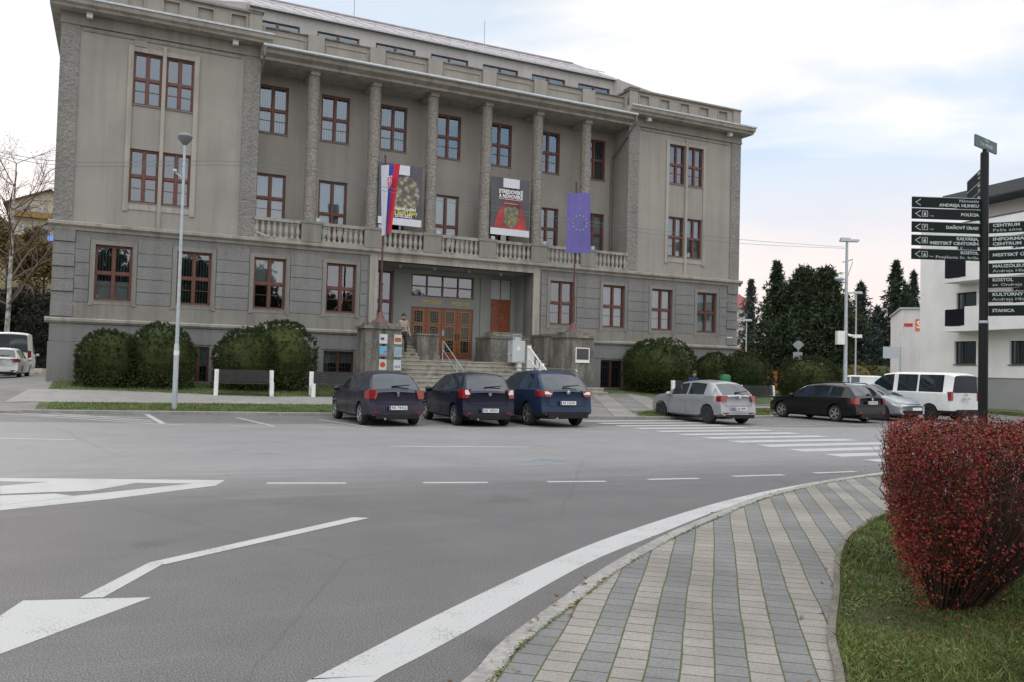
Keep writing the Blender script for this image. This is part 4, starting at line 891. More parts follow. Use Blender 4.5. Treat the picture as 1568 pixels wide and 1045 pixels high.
    if sp.get('grille'):
        gz0_, gz1_, gx = sp['grille']; q = MB(); pts = [(Lg-ro+gx-.16*(y/.6)**2, y) for y in (-.55, -.35, -.15, 0, .15, .35, .55)]; P = pts+[(x-.12, y) for x, y in pts[::-1]]
        q.prism(P, .28, .44); q.prism([(x-.07, y) for x, y in P], gz0_, gz1_); q.build('grille', M_BLACKP, root)
        q = MB(); q.box(Lg-ro+gx+.005, Lg-ro+gx+.015, -.26, .26, .45, .56); q.build('number_plate', M_PLATE, root); q = MB(); q.prism([(x-.062, y) for x, y in P], gz1_+.001, gz1_+.02); q.build('chrome_strip', M_CHROME, root)
    return root
HATCH = dict(L=4.2, W=1.73, ro=.78, wb=2.61, R=.31, paint=paintmat('grey_violet_paint', (.032, .028, .048)), top=[(0, .93), (.10, 1.0), (.20, 1.07), (.62, 1.44), (.85, 1.49), (1.6, 1.515), (2.3, 1.45), (3.15, 1.0), (3.7, .89), (4.0, .78), (4.15, .66), (4.2, .6)],
    belt=[(0, .86), (.3, .98), (1.5, .95), (3.1, .90), (3.8, .78), (4.2, .55)], win=[(.75, 1.15), (1.22, 2.0), (2.08, 2.85)], front=(2.3, 3.15), rear=(.16, .64), lamp=(.76, 1.0), lampw=.24, lampside=.30, plate=.52, wiper=(1.1, .19), badge=(.9, 'lion'), mirror=2.85, seams=(1.18, 2.04), handles=(1.3, 2.15), tumble=.2, num='RK 743CJ', trim=.3)
SAND = dict(L=4.06, W=1.73, ro=.68, wb=2.59, R=.31, paint=paintmat('midnight_blue_paint', (.008, .011, .028), .2), top=[(0, .95), (.08, 1.02), (.14, 1.08), (.42, 1.46), (.6, 1.51), (1.5, 1.535), (2.3, 1.46), (3.0, 1.03), (3.7, .92), (3.95, .78), (4.06, .62)],
    belt=[(0, .9), (.3, 1.0), (1.5, .98), (3.0, .93), (3.7, .82), (4.06, .58)], win=[(.62, .9), (1.0, 1.75), (1.83, 2.65)], front=(2.3, 3.0), rear=(.1, .44), lamp=(.82, 1.08), lampw=.23, lampside=.26, clear=1, plate=.47, wiper=(1.12, .14), badge=(.93, 'shield'), mirror=2.65, seams=(.95, 1.79, 2.75), handles=(1.1, 1.95), tumble=.18, num='RK 185DN', trim=.3)
SUV = dict(L=4.43, W=1.81, ro=.95, wb=2.60, R=.345, zb=.26, paint=paintmat('mid_blue_paint', (.016, .034, .078), .3), top=[(0, 1.02), (.08, 1.1), (.15, 1.16), (.60, 1.54), (.85, 1.61), (1.6, 1.66), (2.4, 1.57), (3.2, 1.14), (3.95, 1.03), (4.25, .88), (4.43, .7)],
    belt=[(0, .98), (.3, 1.09), (1.6, 1.07), (3.2, 1.02), (4.0, .93), (4.43, .66)], win=[(.85, 1.18), (1.25, 2.0), (2.08, 2.85)], front=(2.4, 3.2), rear=(.1, .61), lamp=(.90, 1.08), lampw=.36, lampside=.36, clear=1, plate=.72, wiper=(1.19, .12), badge=(1.03, 'round'), mirror=2.9, seams=(1.18, 2.04, 3.0), handles=(1.3, 2.15), tumble=.15, rails=(.6, 2.4), num='RK 512CK', trim=.46, bz=.46)
POLO = dict(L=3.97, W=1.68, ro=.68, wb=2.47, R=.31, paint=paintmat('silver_paint', (.36, .375, .39), .5), top=[(0, .92), (.06, .99), (.14, 1.04), (.58, 1.36), (.82, 1.42), (1.5, 1.462), (2.2, 1.39), (2.95, .98), (3.5, .90), (3.8, .80), (3.93, .68), (3.97, .6)],
    belt=[(0, .86), (.3, .95), (1.5, .93), (2.95, .88), (3.6, .78), (3.97, .56)], win=[(.92, 1.72), (1.8, 2.6)], front=(2.2, 2.95), rear=(.1, .59), lamp=(.77, .97), lampw=.27, lampside=.24, plate=.54, wiper=(1.07, .12), badge=(.9, 'round'), mirror=2.6, seams=(1.76, 2.7), handles=(1.0, 1.9), tumble=.17, rim=M_STEELR, num='LM 408BF', trim=.24, zb=.2)
ESTATE = dict(L=4.54, W=1.77, ro=.98, wb=2.65, R=.315, paint=paintmat('black_paint', (.006, .007, .008), .1), top=[(0, .92), (.08, .98), (.16, 1.03), (.55, 1.34), (.75, 1.39), (1.8, 1.43), (2.6, 1.36), (3.3, .97), (3.9, .88), (4.3, .78), (4.49, .66), (4.54, .6)],
    belt=[(0, .86), (.3, .93), (1.5, .91), (3.3, .87), (4.0, .78), (4.54, .56)], win=[(.72, 1.3), (1.38, 2.15), (2.23, 3.0)], front=(2.6, 3.3), rear=(.12, .57), lamp=(.70, .92), lampw=.20, lampside=.26, plate=.76, wiper=(1.07, .15), badge=(.88, 'round'), mirror=3.0, seams=(1.34, 2.19), handles=(1.45, 2.3), tumble=.2, rails=(.7, 2.5), railm=M_BLACKP, num='RK 290AX', trim=.2, zb=.17)
TOY = dict(grille=(.62, .69, .035), L=4.27, W=1.76, ro=.77, wb=2.6, R=.315, paint=paintmat('pale_silver_blue_paint', (.40, .44, .47), .5), top=[(0, .95), (.1, 1.02), (.2, 1.08), (.5, 1.40), (.8, 1.44), (1.6, 1.47), (2.2, 1.41), (3.2, .98), (3.75, .90), (4.05, .80), (4.22, .68), (4.27, .6)],
    belt=[(0, .88), (.3, .98), (1.5, .95), (3.2, .88), (3.8, .77), (4.27, .54)], win=[(.75, 1.15), (1.22, 2.0), (2.08, 2.85)], front=(2.2, 3.2), rear=(.14, .52), lamp=(.78, 1.0), plate=.52, mirror=2.8, seams=(1.18, 2.04), head=(.63, .76), num='RK 616DB', rim=M_STEELR)
VAN = dict(L=4.89, W=1.90, ro=1.0, wb=3.0, R=.335, zb=.24, paint=paintmat('white_van_paint', (.70, .71, .70), 0, .4), top=[(0, 1.86), (.12, 1.94), (.4, 1.97), (2.8, 1.97), (3.3, 1.90), (4.15, 1.22), (4.6, 1.05), (4.8, .85), (4.89, .62)],
    belt=[(0, 1.14), (2.0, 1.14), (3.6, 1.12), (4.2, 1.0), (4.6, .85), (4.89, .58)], win=[(.45, 1.55), (1.63, 2.55), (2.75, 3.7)], front=(3.3, 4.15), rear=(-1, -.5), vanrear=1, lamp=(.86, 1.22), lampw=.10, lampside=.16, clear=0, plate=.93, badge=(1.1, 'round'), mirror=3.5, seams=(1.59, 2.65), handles=(2.6, 3.0), tumble=.10, rim=M_STEELR, num='RK 077AT', trim=.46, bz=.5, bump=0)
DUC = dict(VAN, L=5.4, W=2.05, ro=1.0, wb=3.45, top=[(0, 2.40), (.1, 2.48), (.4, 2.52), (3.4, 2.52), (3.9, 2.40), (4.7, 1.35), (5.1, 1.1), (5.3, .85), (5.4, .62)], belt=[(0, 1.30), (3.6, 1.25), (4.6, 1.15), (5.0, .95), (5.4, .58)], win=[(3.2, 4.2)], front=(3.9, 4.7), lamp=(.85, 1.45), mirror=4.3, num='RK 334CE', seams=(2.9,), handles=(3.0,), paint=paintmat('white_van_paint', (.7, .71, .7)), tumble=.07)
TIPO = dict(HATCH, paint=paintmat('white_car_paint', (.66, .68, .68), 0, .35), L=4.5, W=1.79, ro=.95, wb=2.64, top=[(0, .95), (.1, 1.02), (.2, 1.08), (.6, 1.42), (.9, 1.48), (1.8, 1.51), (2.6, 1.44), (3.45, 1.0), (4.05, .86), (4.35, .72), (4.5, .6)], lamp=(.82, .98), lampw=.34, num='RK 862DL', badge=(.95, 'round'), plate=.8)
CAD = dict(VAN, L=4.4, W=1.79, ro=.9, wb=2.68, top=[(0, 1.70), (.12, 1.78), (.4, 1.82), (2.3, 1.83), (2.75, 1.75), (3.45, 1.1), (4.0, .98), (4.3, .8), (4.4, .6)], belt=[(0, 1.1), (2.0, 1.08), (3.4, 1.03), (4.0, .85), (4.4, .56)], win=[(1.6, 2.2), (2.3, 3.0)], front=(2.75, 3.45), lamp=(.82, 1.1), mirror=3.0, seams=(1.5, 2.25), handles=(1.6, 2.4), num='LM 951AR')
SMALLW = dict(TIPO, num='RK 228BE')
def park(spec, name, label, cat, pxRL, pxRR, head, group=None):
    a = G0(*pxRL); c = G0(*pxRR); m = (a+c)/2; m.z = 0; return car(spec, name, label, cat, m, RAD(head), group)
GC = 'cars parked nose-in along the kerb'
park(HATCH, 'parked_car', 'dark grey-violet hatchback, leftmost of the parked row in front of the museum stairs', 'car', (552, 650.1), (636, 652.3), 117, GC)
park(SAND, 'parked_car', 'very dark blue hatchback parked between the violet hatchback and the blue off-roader', 'car', (697.5, 651.5), (773, 653.2), 114, GC)
park(SUV, 'parked_car', 'mid blue compact off-roader with roof rails parked before the right pier', 'car', (811, 651.9), (880, 652.9), 115, GC)
park(POLO, 'parked_car', 'silver hatchback with black wheels parked alone by the grass strip', 'car', (1087, 649.5), (1134, 649.6), 118, GC)
park(ESTATE, 'parked_car', 'black estate car with roof rails and silver wheels, left of the white minibus', 'car', (1279, 645.9), (1324.9, 647.2), 118, GC)
# facing the street
a = G0(1350.4, 644.9); c = G0(1393, 645.2); m = (a+c)/2; hd = RAD(-62); m -= Vector((cos(hd), sin(hd), 0))*2.6; m.z = 0
car(TOY, 'parked_car', 'pale silver-blue car parked backwards between the black estate and the white minibus', 'car', m, hd, GC)
v = park(VAN, 'parked_minibus', 'white passenger minibus with dark side windows parked behind the signpost', 'van', (1420.8, 643.9), (1470, 646.5), 118, GC)
# ------------------------------------------------------------------ vegetation
R_ = random.Random(3)
M_BARK = mat('bark', (.09, .075, .06), .95, .3, 4, .02, 12); M_BIRCH = mat('birch_bark', (.42, .41, .38), .8, .5, 3, c2=(.08, .07, .06)); M_TWIG = mat('twigs', (.055, .035, .025), .9, .3, 6)
M_YEW = rmat('thuja_leaf', [(.021, .036, .011), (.041, .057, .016), (.056, .072, .02), (.030, .046, .013)], .85, 1.2)
M_PINE = rmat('pine_needle', [(.018, .031, .015), (.032, .050, .022), (.05, .066, .03)], .85, .25)
M_SPRU = rmat('spruce_needle', [(.014, .025, .016), (.028, .044, .026), (.04, .056, .032)], .85, .3)
M_BSPR = rmat('blue_spruce_needle', [(.03, .045, .042), (.055, .072, .066)], .85, .3)
M_REDL = rmat('red_leaf', [(.06, .010, .013), (.15, .013, .018), (.32, .026, .026), (.20, .012, .02), (.10, .010, .016), (.32, .06, .02), (.08, .045, .018), (.26, .016, .022), (.13, .012, .018), (.24, .11, .03), (.09, .07, .025)], .6, 1.6)
M_BROWN = rmat('autumn_leaf', [(.12, .08, .025), (.20, .13, .045), (.16, .13, .045), (.10, .085, .03)], .8, .3)
M_ORNG = rmat('orange_leaf', [(.42, .12, .015), (.5, .22, .03), (.25, .09, .02)], .8, .5)
def rdir(r=R_):
    while 1:
        v = Vector((r.uniform(-1, 1), r.uniform(-1, 1), r.uniform(-1, 1)))
        if .05 < v.length < 1: return v.normalized()
def leaf(b, p, s, nrm, asp=.5, r=R_, shape=4):
    t = nrm.orthogonal(); t.rotate(Matrix.Rotation(r.uniform(0, 6.28), 3, nrm)); t.normalize(); q = nrm.cross(t)
    if shape == 3: b.poly([p-q*s*asp*.5, p+q*s*asp*.5, p+t*s])
    else: b.poly([p-t*s*.5, p+q*s*asp*.5, p+t*s*.5, p-q*s*asp*.5])
def blob(b, c, rad, n, size, jit=(.86, 1.05), zmin=None, asp=.5, lump=.08, flatten=.5, r=R_, shape=3):
    ph = [r.uniform(0, 6.28) for _ in range(6)]
    for _ in range(n):
        d = rdir(r); k = 1+lump*(sin(3*d.x+ph[0])*sin(4*d.y+ph[1])+.7*sin(7*d.z+ph[2])*sin(6*d.x+ph[3])+.5*sin(11*d.y+ph[4])*sin(10*d.z+ph[5]))
        k *= r.uniform(*jit); p = Vector((c[0]+d.x*rad[0]*k, c[1]+d.y*rad[1]*k, c[2]+d.z*rad[2]*k))
        if zmin is not None and p.z < zmin: continue
        leaf(b, p, size*r.uniform(.6, 1.3), (d*flatten+rdir(r)).normalized(), asp, r, shape)
def tufts(b, c, rad, n, size, zmin, lump, r=R_):
    ph = [r.uniform(0, 6.28) for _ in range(6)]
    for _ in range(n):
        d = rdir(r); k = (1+lump*(sin(3*d.x+ph[0])*sin(4*d.y+ph[1])+.7*sin(7*d.z+ph[2])*sin(6*d.x+ph[3])))*r.uniform(.90, 1.01); p = Vector((c[0]+d.x*rad[0]*k, c[1]+d.y*rad[1]*k, c[2]+d.z*rad[2]*k))
        if p.z < zmin: continue
        ax = (d+Vector((0, 0, .55))+rdir(r)*.35).normalized()
        for _ in range(11):
            q = (ax+rdir(r)*.65).normalized(); o = p+rdir(r)*.035; s = size*r.uniform(.7, 1.35); sd = q.cross(rdir(r)).normalized()*size*.16
            b.poly([o-sd, o+sd, o+q*s])
def hull(b, c, rad, k=.86, zmin=None):
    o = len(b.v); b.sphere(c, 1, 14, 9, (rad[0]*k, rad[1]*k, rad[2]*k))
    if zmin is not None:
        for i in range(o, len(b.v)): b.v[i] = (b.v[i][0], b.v[i][1], max(zmin, b.v[i][2]))
def bush(label, lobes, n, size, m=M_YEW, name='clipped_bush', cat='bush', group='clipped evergreen bushes before the museum', lump=.07):
    """lobes: (px x, world Y, radius across, height)"""
    P = []
    for px, Y, r, h in lobes:
        p = AT(px, 560, Y); u, w = LOC(p); P.append((Vector((p.x, p.y, HZ(u, w)-.03)), r, h))
    o0 = P[0][0]; root = empty(name, o0, 0, label, cat, group); b = MB(); tr = MB()
    for p, r, h in P:
        c = p-o0; cc = (c.x, c.y, c.z+h*.46); rad = (r, r*.85, h*.54); hull(b, cc, rad, .84, c.z-.02); tufts(b, cc, rad, n//6, size*.72, c.z, lump*.6)
        # skirts down to the ground
        for _ in range(n//5):
            a = R_.uniform(0, 6.28); k = R_.uniform(.86, 1.0); leaf(b, Vector((c.x+cos(a)*r*k, c.y+sin(a)*r*.85*k, c.z+R_.uniform(0, h*.4))), size, rdir(), .32, shape=3)
        tr.tube((c.x, c.y, c.z-.1), (c.x, c.y, c.z+h*.5), .08, .05, 6)
    b.build('crown', m, root); tr.build('trunk', M_BARK, root); return root
bush('two-lobed dark green bush at the left corner of the museum, behind the tall street lamp', [(166, 31.2, 1.2, 2.2), (246, 31.8, 1.3, 2.5)], 9000, .12)
bush('broad clipped evergreen bush behind the leftmost bench', [(381, 32.8, 1.42, 2.5), (428, 33.4, 1.5, 2.9)], 9000, .12)
bush('clipped evergreen bush right of the stairs, behind the silver hatchback', [(1010, 42.3, 1.95, 2.85)], 13000, .13)
bush('low two-lobed evergreen bush before the right end of the museum wall', [(1094, 44.4, 1.2, 2.15), (1141, 44.2, 1.42, 2.35)], 8000, .13)
bush('rounded evergreen bush standing free above the black estate car', [(1240, 44, 1.68, 2.3)], 12000, .13)
def bough_tree(label, px, Y, top_py, base_r, m, name='spruce_tree', cat='tree', group='conifers beyond the museum', dens=1.0, low=.06, droop=.35, leafs=.55):
    p = AT(px, 560, Y); z1 = AT(px, top_py, Y).z; root = empty(name, (p.x, p.y, 0), 0, label, cat, group); b = MB(); h = z1
    r = random.Random(int(px*7+Y)); nb = int(125*dens)
    for k in range(nb):
        f = (k+.5)/nb; z = h*(low+(1-low)*f**.9); rr = base_r*(1-f**.92)*r.uniform(.6, 1.22)+.12; a = k*2.399+r.uniform(-.3, .3)
        steps = max(2, int(rr/.42))
        for s in range(steps+1):
            t = s/steps; pr_ = rr*t; zz = z-droop*pr_*t+.12*pr_; c = Vector((cos(a)*pr_, sin(a)*pr_, zz))
            for _ in range(int(9*dens)+2): q = c+rdir(r)*(.16+.42*(1-t*.5))*(.35+rr/base_r*.7); leaf(b, q, leafs*r.uniform(.5, 1.1), rdir(r), .38, r, 3)
    for _ in range(40): leaf(b, Vector((0, 0, h-r.uniform(0, .9)))+rdir(r)*.1, .4, rdir(r), .3, r, 3)
    b.build('crown', m, root); t = MB(); t.tube((0, 0, -.2), (0, 0, h*.95), .28, .03, 8); t.build('trunk', M_BARK, root); return root
def clump_tree(label, px, Y, top_py, w, m, name='pine_tree', n=26, leafs=.5, group='conifers beyond the museum', low=.12, per=420, kk=1.0):
    p = AT(px, 560, Y); h = AT(px, top_py, Y).z; root = empty(name, (p.x, p.y, 0), 0, label, 'tree', group); b = MB(); t = MB(); r = random.Random(int(px*3+Y)); t.tube((0, 0, -.2), (0, 0, h*.9), .3, .06, 8)
    for k in range(n):
        f = k/(n-1); z = h*(low+(1-low-.06)*f); env = w*(.75+.25*sin(pi*min(1, f*1.3)))*(1-max(0, f-.4)**1.2*1.55)
        a = k*2.399; rr = env*r.uniform(.15, .72) if f < .93 else 0; s = (1.15-.55*f)*w*.36*r.uniform(.8, 1.2)*kk
        c = (cos(a)*rr, sin(a)*rr, z); blob(b, c, (s, s, s*.85), int(per*s), leafs, (.5, 1.12), None, .35, .2, .3, r); t.tube((0, 0, z-s*.8), c, .07, .03, 5)
    b.build('crown', m, root); t.build('trunk', M_BARK, root); return root
bough_tree('pale grey-green spruce just right of the museum corner', 1148, 118, 428, 4.2, M_BSPR)
bough_tree('tall dark conifer, leftmost of the dense clump right of the museum', 1188, 92, 402, 5.4, M_PINE, dens=1.3, leafs=.6)
clump_tree('dark pine with a double top in the middle of the dense clump', 1230, 88, 405, 4.5, M_PINE, n=38)
clump_tree('dark broad pine, rightmost of the dense clump beside the street lamp', 1263, 86, 407, 4.6, M_PINE, n=38)
clump_tree('lower dark pine filling the clump behind the street lamp pole', 1288, 94, 470, 3.4, M_PINE, n=22)
bough_tree('blue-grey drooping spruce right of the grey street lamp pole', 1317, 92, 434, 4.6, M_BSPR, dens=1.1)
bough_tree('tallest dark spruce, left of the old white building', 1371, 96, 401, 5.4, M_SPRU, dens=1.25)
bough_tree('slim dark spruce peeping over the roof of the old white building', 1398, 112, 417, 2.6, M_SPRU)
bough_tree('small dark spruce behind the tallest one, before the white building', 1387, 116, 436, 2.8, M_SPRU)
bough_tree('low dark spruce between the two lamp poles', 1343, 104, 470, 4.2, M_SPRU)
bough_tree('dark spruce behind the diamond road sign', 1213, 100, 430, 4.8, M_SPRU)
for i, (px, Y, r, h, m, lb) in enumerate([(1160, 80, 2.0, 2.2, M_BROWN, 'brownish shrub beyond the rightmost bench'), (1195, 84, 2.4, 1.9, M_BROWN, 'brownish shrub beyond the road sign'), (1304, 84, 2.4, 3.2, M_BROWN, 'brown-leaved shrub behind the small white vans'), (1340, 86, 3.4, 3.2, M_YEW, 'dark green shrub under the tallest spruce'), (1144, 96, 1.8, 4.2, M_ORNG, 'orange autumn shrub beside the museum corner'), (1178, 74, 1.5, 1.7, M_ORNG, 'small orange shrub in the gap between the two right bushes')]):
    bush(lb, [(px, Y, r, h)], 1800, .4, m, 'shrub', 'shrub', 'shrubs under the far conifers', .2)
# ---- left background: birch, hillside, hedge, house
def hillz(x, y):
    z = interp(y, [60, 66, 72, 80, 120, 200, 320], [0, .45, 3.2, 7.6, 19, 30, 33]); f = max(0, min(1, (12-x)/30)); return z*f*f*(3-2*f)
b = MB(); nx, ny = 26, 26; ids = []
for j in range(ny):
    y = 60+260*(j/(ny-1))**1.6; row = []
    for i in range(nx): x = -230+242*i/(nx-1); row.append(b.V((x, y, hillz(x, y)+.02)))
    ids.append(row)
for j in range(ny-1):
    for i in range(nx-1): b.F(ids[j][i], ids[j][i+1], ids[j+1][i+1], ids[j+1][i])
tag(b.build('hill', mat('hill_grass', (.13, .135, .05), 1, .3, .15, .05, 3, c2=(.12, .085, .04)), smooth=True), kind='structure')
def bare_tree(label, px, Y, top_py, m, name='birch_tree', spread=.42, leafm=None, nl=0, depth=5, group=None, r0=.14, cat='tree', lean=0.0, seed=1, lw=.16):
    p = AT(px, 560, Y); h = AT(px, top_py, Y).z; gz = hillz(p.x, p.y) if p.y > 62 else max(0, HZ(*LOC(p))); r = random.Random(seed); root = empty(name, (p.x, p.y, gz), 0, label, cat, group); t = MB(); br = MB(); lf = MB(); h -= gz
    def grow(mb, p, d, L, rad, lev):
        n = 3; q = p
        for k in range(n):
            d = (d+rdir(r)*.13+Vector((0, 0, -.02*lev if lev > 2 else .03))).normalized(); q2 = q+d*L/n; mb.tube(q, q2, rad*(1-.22*k/n), rad*(1-.22*(k+1)/n), 5 if lev < 3 else 3, False); q = q2
            if nl and lev >= depth-2:
                for _ in range(nl): leaf(lf, q+rdir(r)*.35, lw*r.uniform(.6, 1.2), rdir(r), .7, r)
            if lev < depth and k > 0:
                for _ in range(2 if lev > 0 else 1):
                    dd = d.copy(); ax = dd.orthogonal(); ax.rotate(Matrix.Rotation(r.uniform(0, 6.28), 3, dd)); dd.rotate(Matrix.Rotation(r.uniform(.45, .95), 3, ax)); grow(br, q, dd, L*r.uniform(.5, .72), rad*.5, lev+1)
        if lev < depth: grow(br if lev else t, q, d, L*.7, rad*.72, lev+1)
    q = Vector((0, 0, -.2)); d = Vector((lean, 0, 1)).normalized(); n = 9
    for k in range(n):
        q2 = q+(d+rdir(r)*.03)*h*.86/n; rad = r0*(1-k/n*.8); t.tube(q, q2, rad, r0*(1-(k+1)/n*.8), 8, False); q = q2
        if k >= 2:
            for _ in range(3):
                a = r.uniform(0, 6.28); dd = Vector((cos(a), sin(a), r.uniform(.3, .9))).normalized(); grow(br, q, dd, h*spread*(1-k/n*.72)*r.uniform(.3, .55), rad*.42, 2)
    t.build('trunk', m, root); br.build('branches', mat('birch_twig', (.12, .085, .07), .9, .2) if m == M_BIRCH else M_TWIG, root)
    if nl: lf.build('leaves', leafm, root)
    return root
bare_tree('tall bare birch with a white trunk at the left edge', 8, 56, 192, M_BIRCH, spread=.62, leafm=M_BROWN, nl=1, seed=5, depth=4, r0=.2, lw=.09)
for i, (px, Y, tp, sd, lb) in enumerate([(30, 84, 350, 3, 'brown half-bare tree below the hillside house'), (62, 80, 368, 4, 'brown half-bare tree nearest the museum corner'), (4, 78, 335, 8, 'taller rusty-leaved tree behind the birch'), (48, 94, 345, 9, 'thin rusty tree just below the blue tarpaulin'), (-20, 88, 330, 12, 'brown-leaved tree left of the birch')]):
    bare_tree(lb, px, Y, tp, M_BARK, 'autumn_tree', .6, M_BROWN, 2, 4, 'half-bare brown trees on the slope', seed=sd, r0=.12, lw=.34)
bough_tree('small dark spruce beside the hillside house', 26, 118, 322, 3.0, M_SPRU, group=None, dens=.6)
for px, Y, top, lb in ((62, 60, 452, 'dark evergreen hedge section beside the museum corner'), (30, 62, 444, 'dark evergreen hedge section behind the white delivery van'), (-4, 61, 450, 'dark evergreen hedge section behind the white estate car'), (88, 64, 458, 'dark evergreen hedge section mostly hidden behind the museum corner')):
    p = AT(px, 560, Y); zt = AT(px, top, Y).z; root = empty('tall_hedge', (p.x, p.y, .3), 0, lb, 'hedge', 'dark hedge behind the driveway'); b = MB(); hh = zt-.3
    for k in range(5): c = (R_.uniform(-.5, .5), R_.uniform(-.6, .6), hh*(.15+.17*k)); hull(b, c, (1.9-.15*k, 1.6, hh*.2), .8); blob(b, c, (1.9-.15*k, 1.6, hh*.2), 1500, .38, (.7, 1.15), None, .35, .25, .3)
    b.build('crown', mat('dark_hedge_leaf', (.02, .022, .012), .95, .4, 1.5), root); t = MB(); t.tube((0, 0, -.3), (0, 0, hh*.6), .15, .1, 6); t.build('trunk', M_BARK, root)
hp = AT(66, 340, 116); house = empty('hillside_house', (hp.x, hp.y, hillz(hp.x, hp.y)-.6), RAD(28), 'cream house with brown gable roof on the slope at the left', 'house')
b = MB(); hz_ = 4.6
gz0 = AT(70, 289, 116).z-(hillz(hp.x, hp.y)-.6)
b.box(-4.2, 3.2, 0, 8, 0, gz0-2.2)
for y in (0, 8): b.poly([(-4.2, y, gz0-2.2), (3.2, y, gz0-2.2), (.8, y, gz0)][::1 if y == 0 else -1])
b.build('wall', mat('cream_plaster', (.44, .40, .32), .9, .12, 1), house)
b = MB(); b.extr([(0, 0)]*0 or [(-.5, gz0-2.2), (-.5, gz0-2.0), (8.5, gz0-2.0), (8.5, gz0-2.2)], -.01, .0) if 0 else None
for (xa, za, xb, zb_) in ((-4.9, gz0-2.45, .8, gz0+.06), (3.7, gz0-2.55, .8, gz0+.06)):
    b.poly([(xa, -.6, za), (xb, -.6, zb_), (xb, 8.5, zb_), (xa, 8.5, za)]); b.poly([(xa, -.6, za-.2), (xb, -.6, zb_-.2), (xb, -.6, zb_), (xa, -.6, za)]); b.poly([(xa, -.6, za-.2), (xb, -.6, zb_-.2), (xb, 8.5, zb_-.2), (xa, 8.5, za-.2)])
b.build('roof', mat('brown_roof', (.14, .09, .06), .8, .2, 3), house)
for x, z in ((-2.4, gz0-3.9), (-.2, gz0-3.9), (-2.4, gz0-6.4), (.2, gz0-6.4)):
    q = MB(); q.box(x-.5, x+.5, -.05, .01, z, z+1.2); wn = q.build('window', mat('house_window', (.25, .28, .3), .2, .1), house); q = MB(); q.box(x-.03, x+.03, -.07, -.05, z, z+1.2); q.build('frame', M_WHITE, wn)
q = MB(); q.box(-3.8, 1.6, -1.0, -.01, gz0-4.3, gz0-4.15); q.box(-3.8, 1.6, -1.0, -.94, gz0-4.14, gz0-3.5); q.build('balcony', mat('brown_boards', (.28, .17, .07), .8, .2), house)
tp = AT(66, 363, 100); b = MB(); n = 10
for i in range(n):
    for j in range(3):
        f = lambda i, j: (tp.x-2.2+i*.5, tp.y+j*.8, tp.z-.35+.35*j+.12*sin(i*1.7+j)); b.poly([f(i, j), f(i+1, j), f(i+1, j+1), f(i, j+1)])
tag(b.build('tarpaulin', mat('blue_tarpaulin', (.03, .16, .48), .5, .2, 3)), 'blue tarpaulin spread on the slope below the cream house', 'tarpaulin')
pt = AT(54, 562, 46); b = MB(); zt = HZ(*LOC(pt))
b.prism([(pt.x-.9, pt.y-.3), (pt.x+.8, pt.y-.4), (pt.x+1.1, pt.y+.5), (pt.x+.2, pt.y+1.1), (pt.x-.8, pt.y+.7)], zt, zt+.16); b.prism([(pt.x-.6, pt.y-.1), (pt.x+.5, pt.y-.2), (pt.x+.4, pt.y+.5), (pt.x-.5, pt.y+.5)], zt+.161, zt+.38)
tag(b.build('rubble_pile', mat('pale_rubble', (.5, .44, .38), .9, .3, 5, .05, 8)), 'low pile of pale rubble beside the white delivery van', 'rubble')
# trees behind the photographer (they stand in the window reflections)
for i, (x, y, h, sd) in enumerate([(-62+7.2*k+(k*37 % 5)*.6, -19-(k*53 % 11), 11.5+(k*29 % 7)*.6, 31+k) for k in range(17)]):
    root = empty('park_tree', (x, y, 0), 0, 'leafy dark tree across the street from the museum', 'tree', 'park trees across the street'); b = MB(); t = MB(); r = random.Random(sd); t.tube((0, 0, -.1), (0, 0, h*.6), .3, .15, 7)
    for k in range(9): c = (r.uniform(-2.6, 2.6), r.uniform(-2, 2), h*(.25+.075*k)); s = r.uniform(1.9, 2.8); blob(b, c, (s, s, s*.85), 420, .75, (.3, 1.1), None, .6, .2, .2, r, 4); t.tube((0, 0, h*.3), c, .1, .04, 5)
    b.build('crown', M_BROWN if i % 3 == 0 else M_PINE, root); t.build('trunk', M_BARK, root)
# ---- red hedge in the foreground
hx, hy = 2.68, 5.42
root = empty('red_hedge', (hx, hy, .06), 0, 'clipped barberry hedge with dark red autumn leaves at the right edge', 'hedge')
b = MB(); tw = MB(); r = random.Random(11)
HH = 1.24
def hedge_xy(f, g, zf):
    # f along the street face (0..1 left-right), g depth (0..1)
    base = .36+.64*min(1, (zf*1.75+.02))**.7
    xl = -.13+g*1.05; xr = 1.12+g*1.45; x = xl+(xr-xl)*f; cxm = (xl+xr)/2-.14
    return cxm+(x-cxm)*base, g*2.5+(1-base)*.35
n = 0
for k in range(76000):
    c = r.random()
    if c < .32: f = r.random(); g = r.uniform(-.02, .06); zf = r.random()**.85; nr = Vector((0, -1, .2))
    elif c < .54: f = r.uniform(-.02, .06); g = r.random()**1.5; zf = r.random()**.9; nr = Vector((-1, 0, .2))
    elif c < .78: f = r.random(); g = r.random(); zf = .985+r.gauss(0, .025); nr = Vector((0, 0, 1))
    else: f = r.random(); g = r.random(); zf = r.uniform(.3, .97); nr = rdir(r)
    dens = (.10+.90*min(1, max(0, zf-.20)*2.4))*(1 if (f < .45 or zf > .85) else .30+.5*max(0, zf-.4))*(.55+.45*(sin(f*17+zf*9)*sin(zf*13-f*5) > -.25))
    if r.random() > dens: continue
    if c < .40 and r.random() < .42*(f > .4)*(abs(zf-.75) < .3): continue
    x, y = hedge_xy(f, g, zf); rnd = 1-.06*max(0, (abs(f-.5)*2)**4)-.05*(abs(g-.5)*2)**6
    z = HH*zf*rnd+.03*sin(x*9)+.03*sin(y*7)+.02*sin(x*23+y*17); p = Vector((x, y, z))+rdir(r)*.03*(1+r.random())
    leaf(b, p, r.uniform(.010, .029), (nr*.6+rdir(r)).normalized(), .62, r)
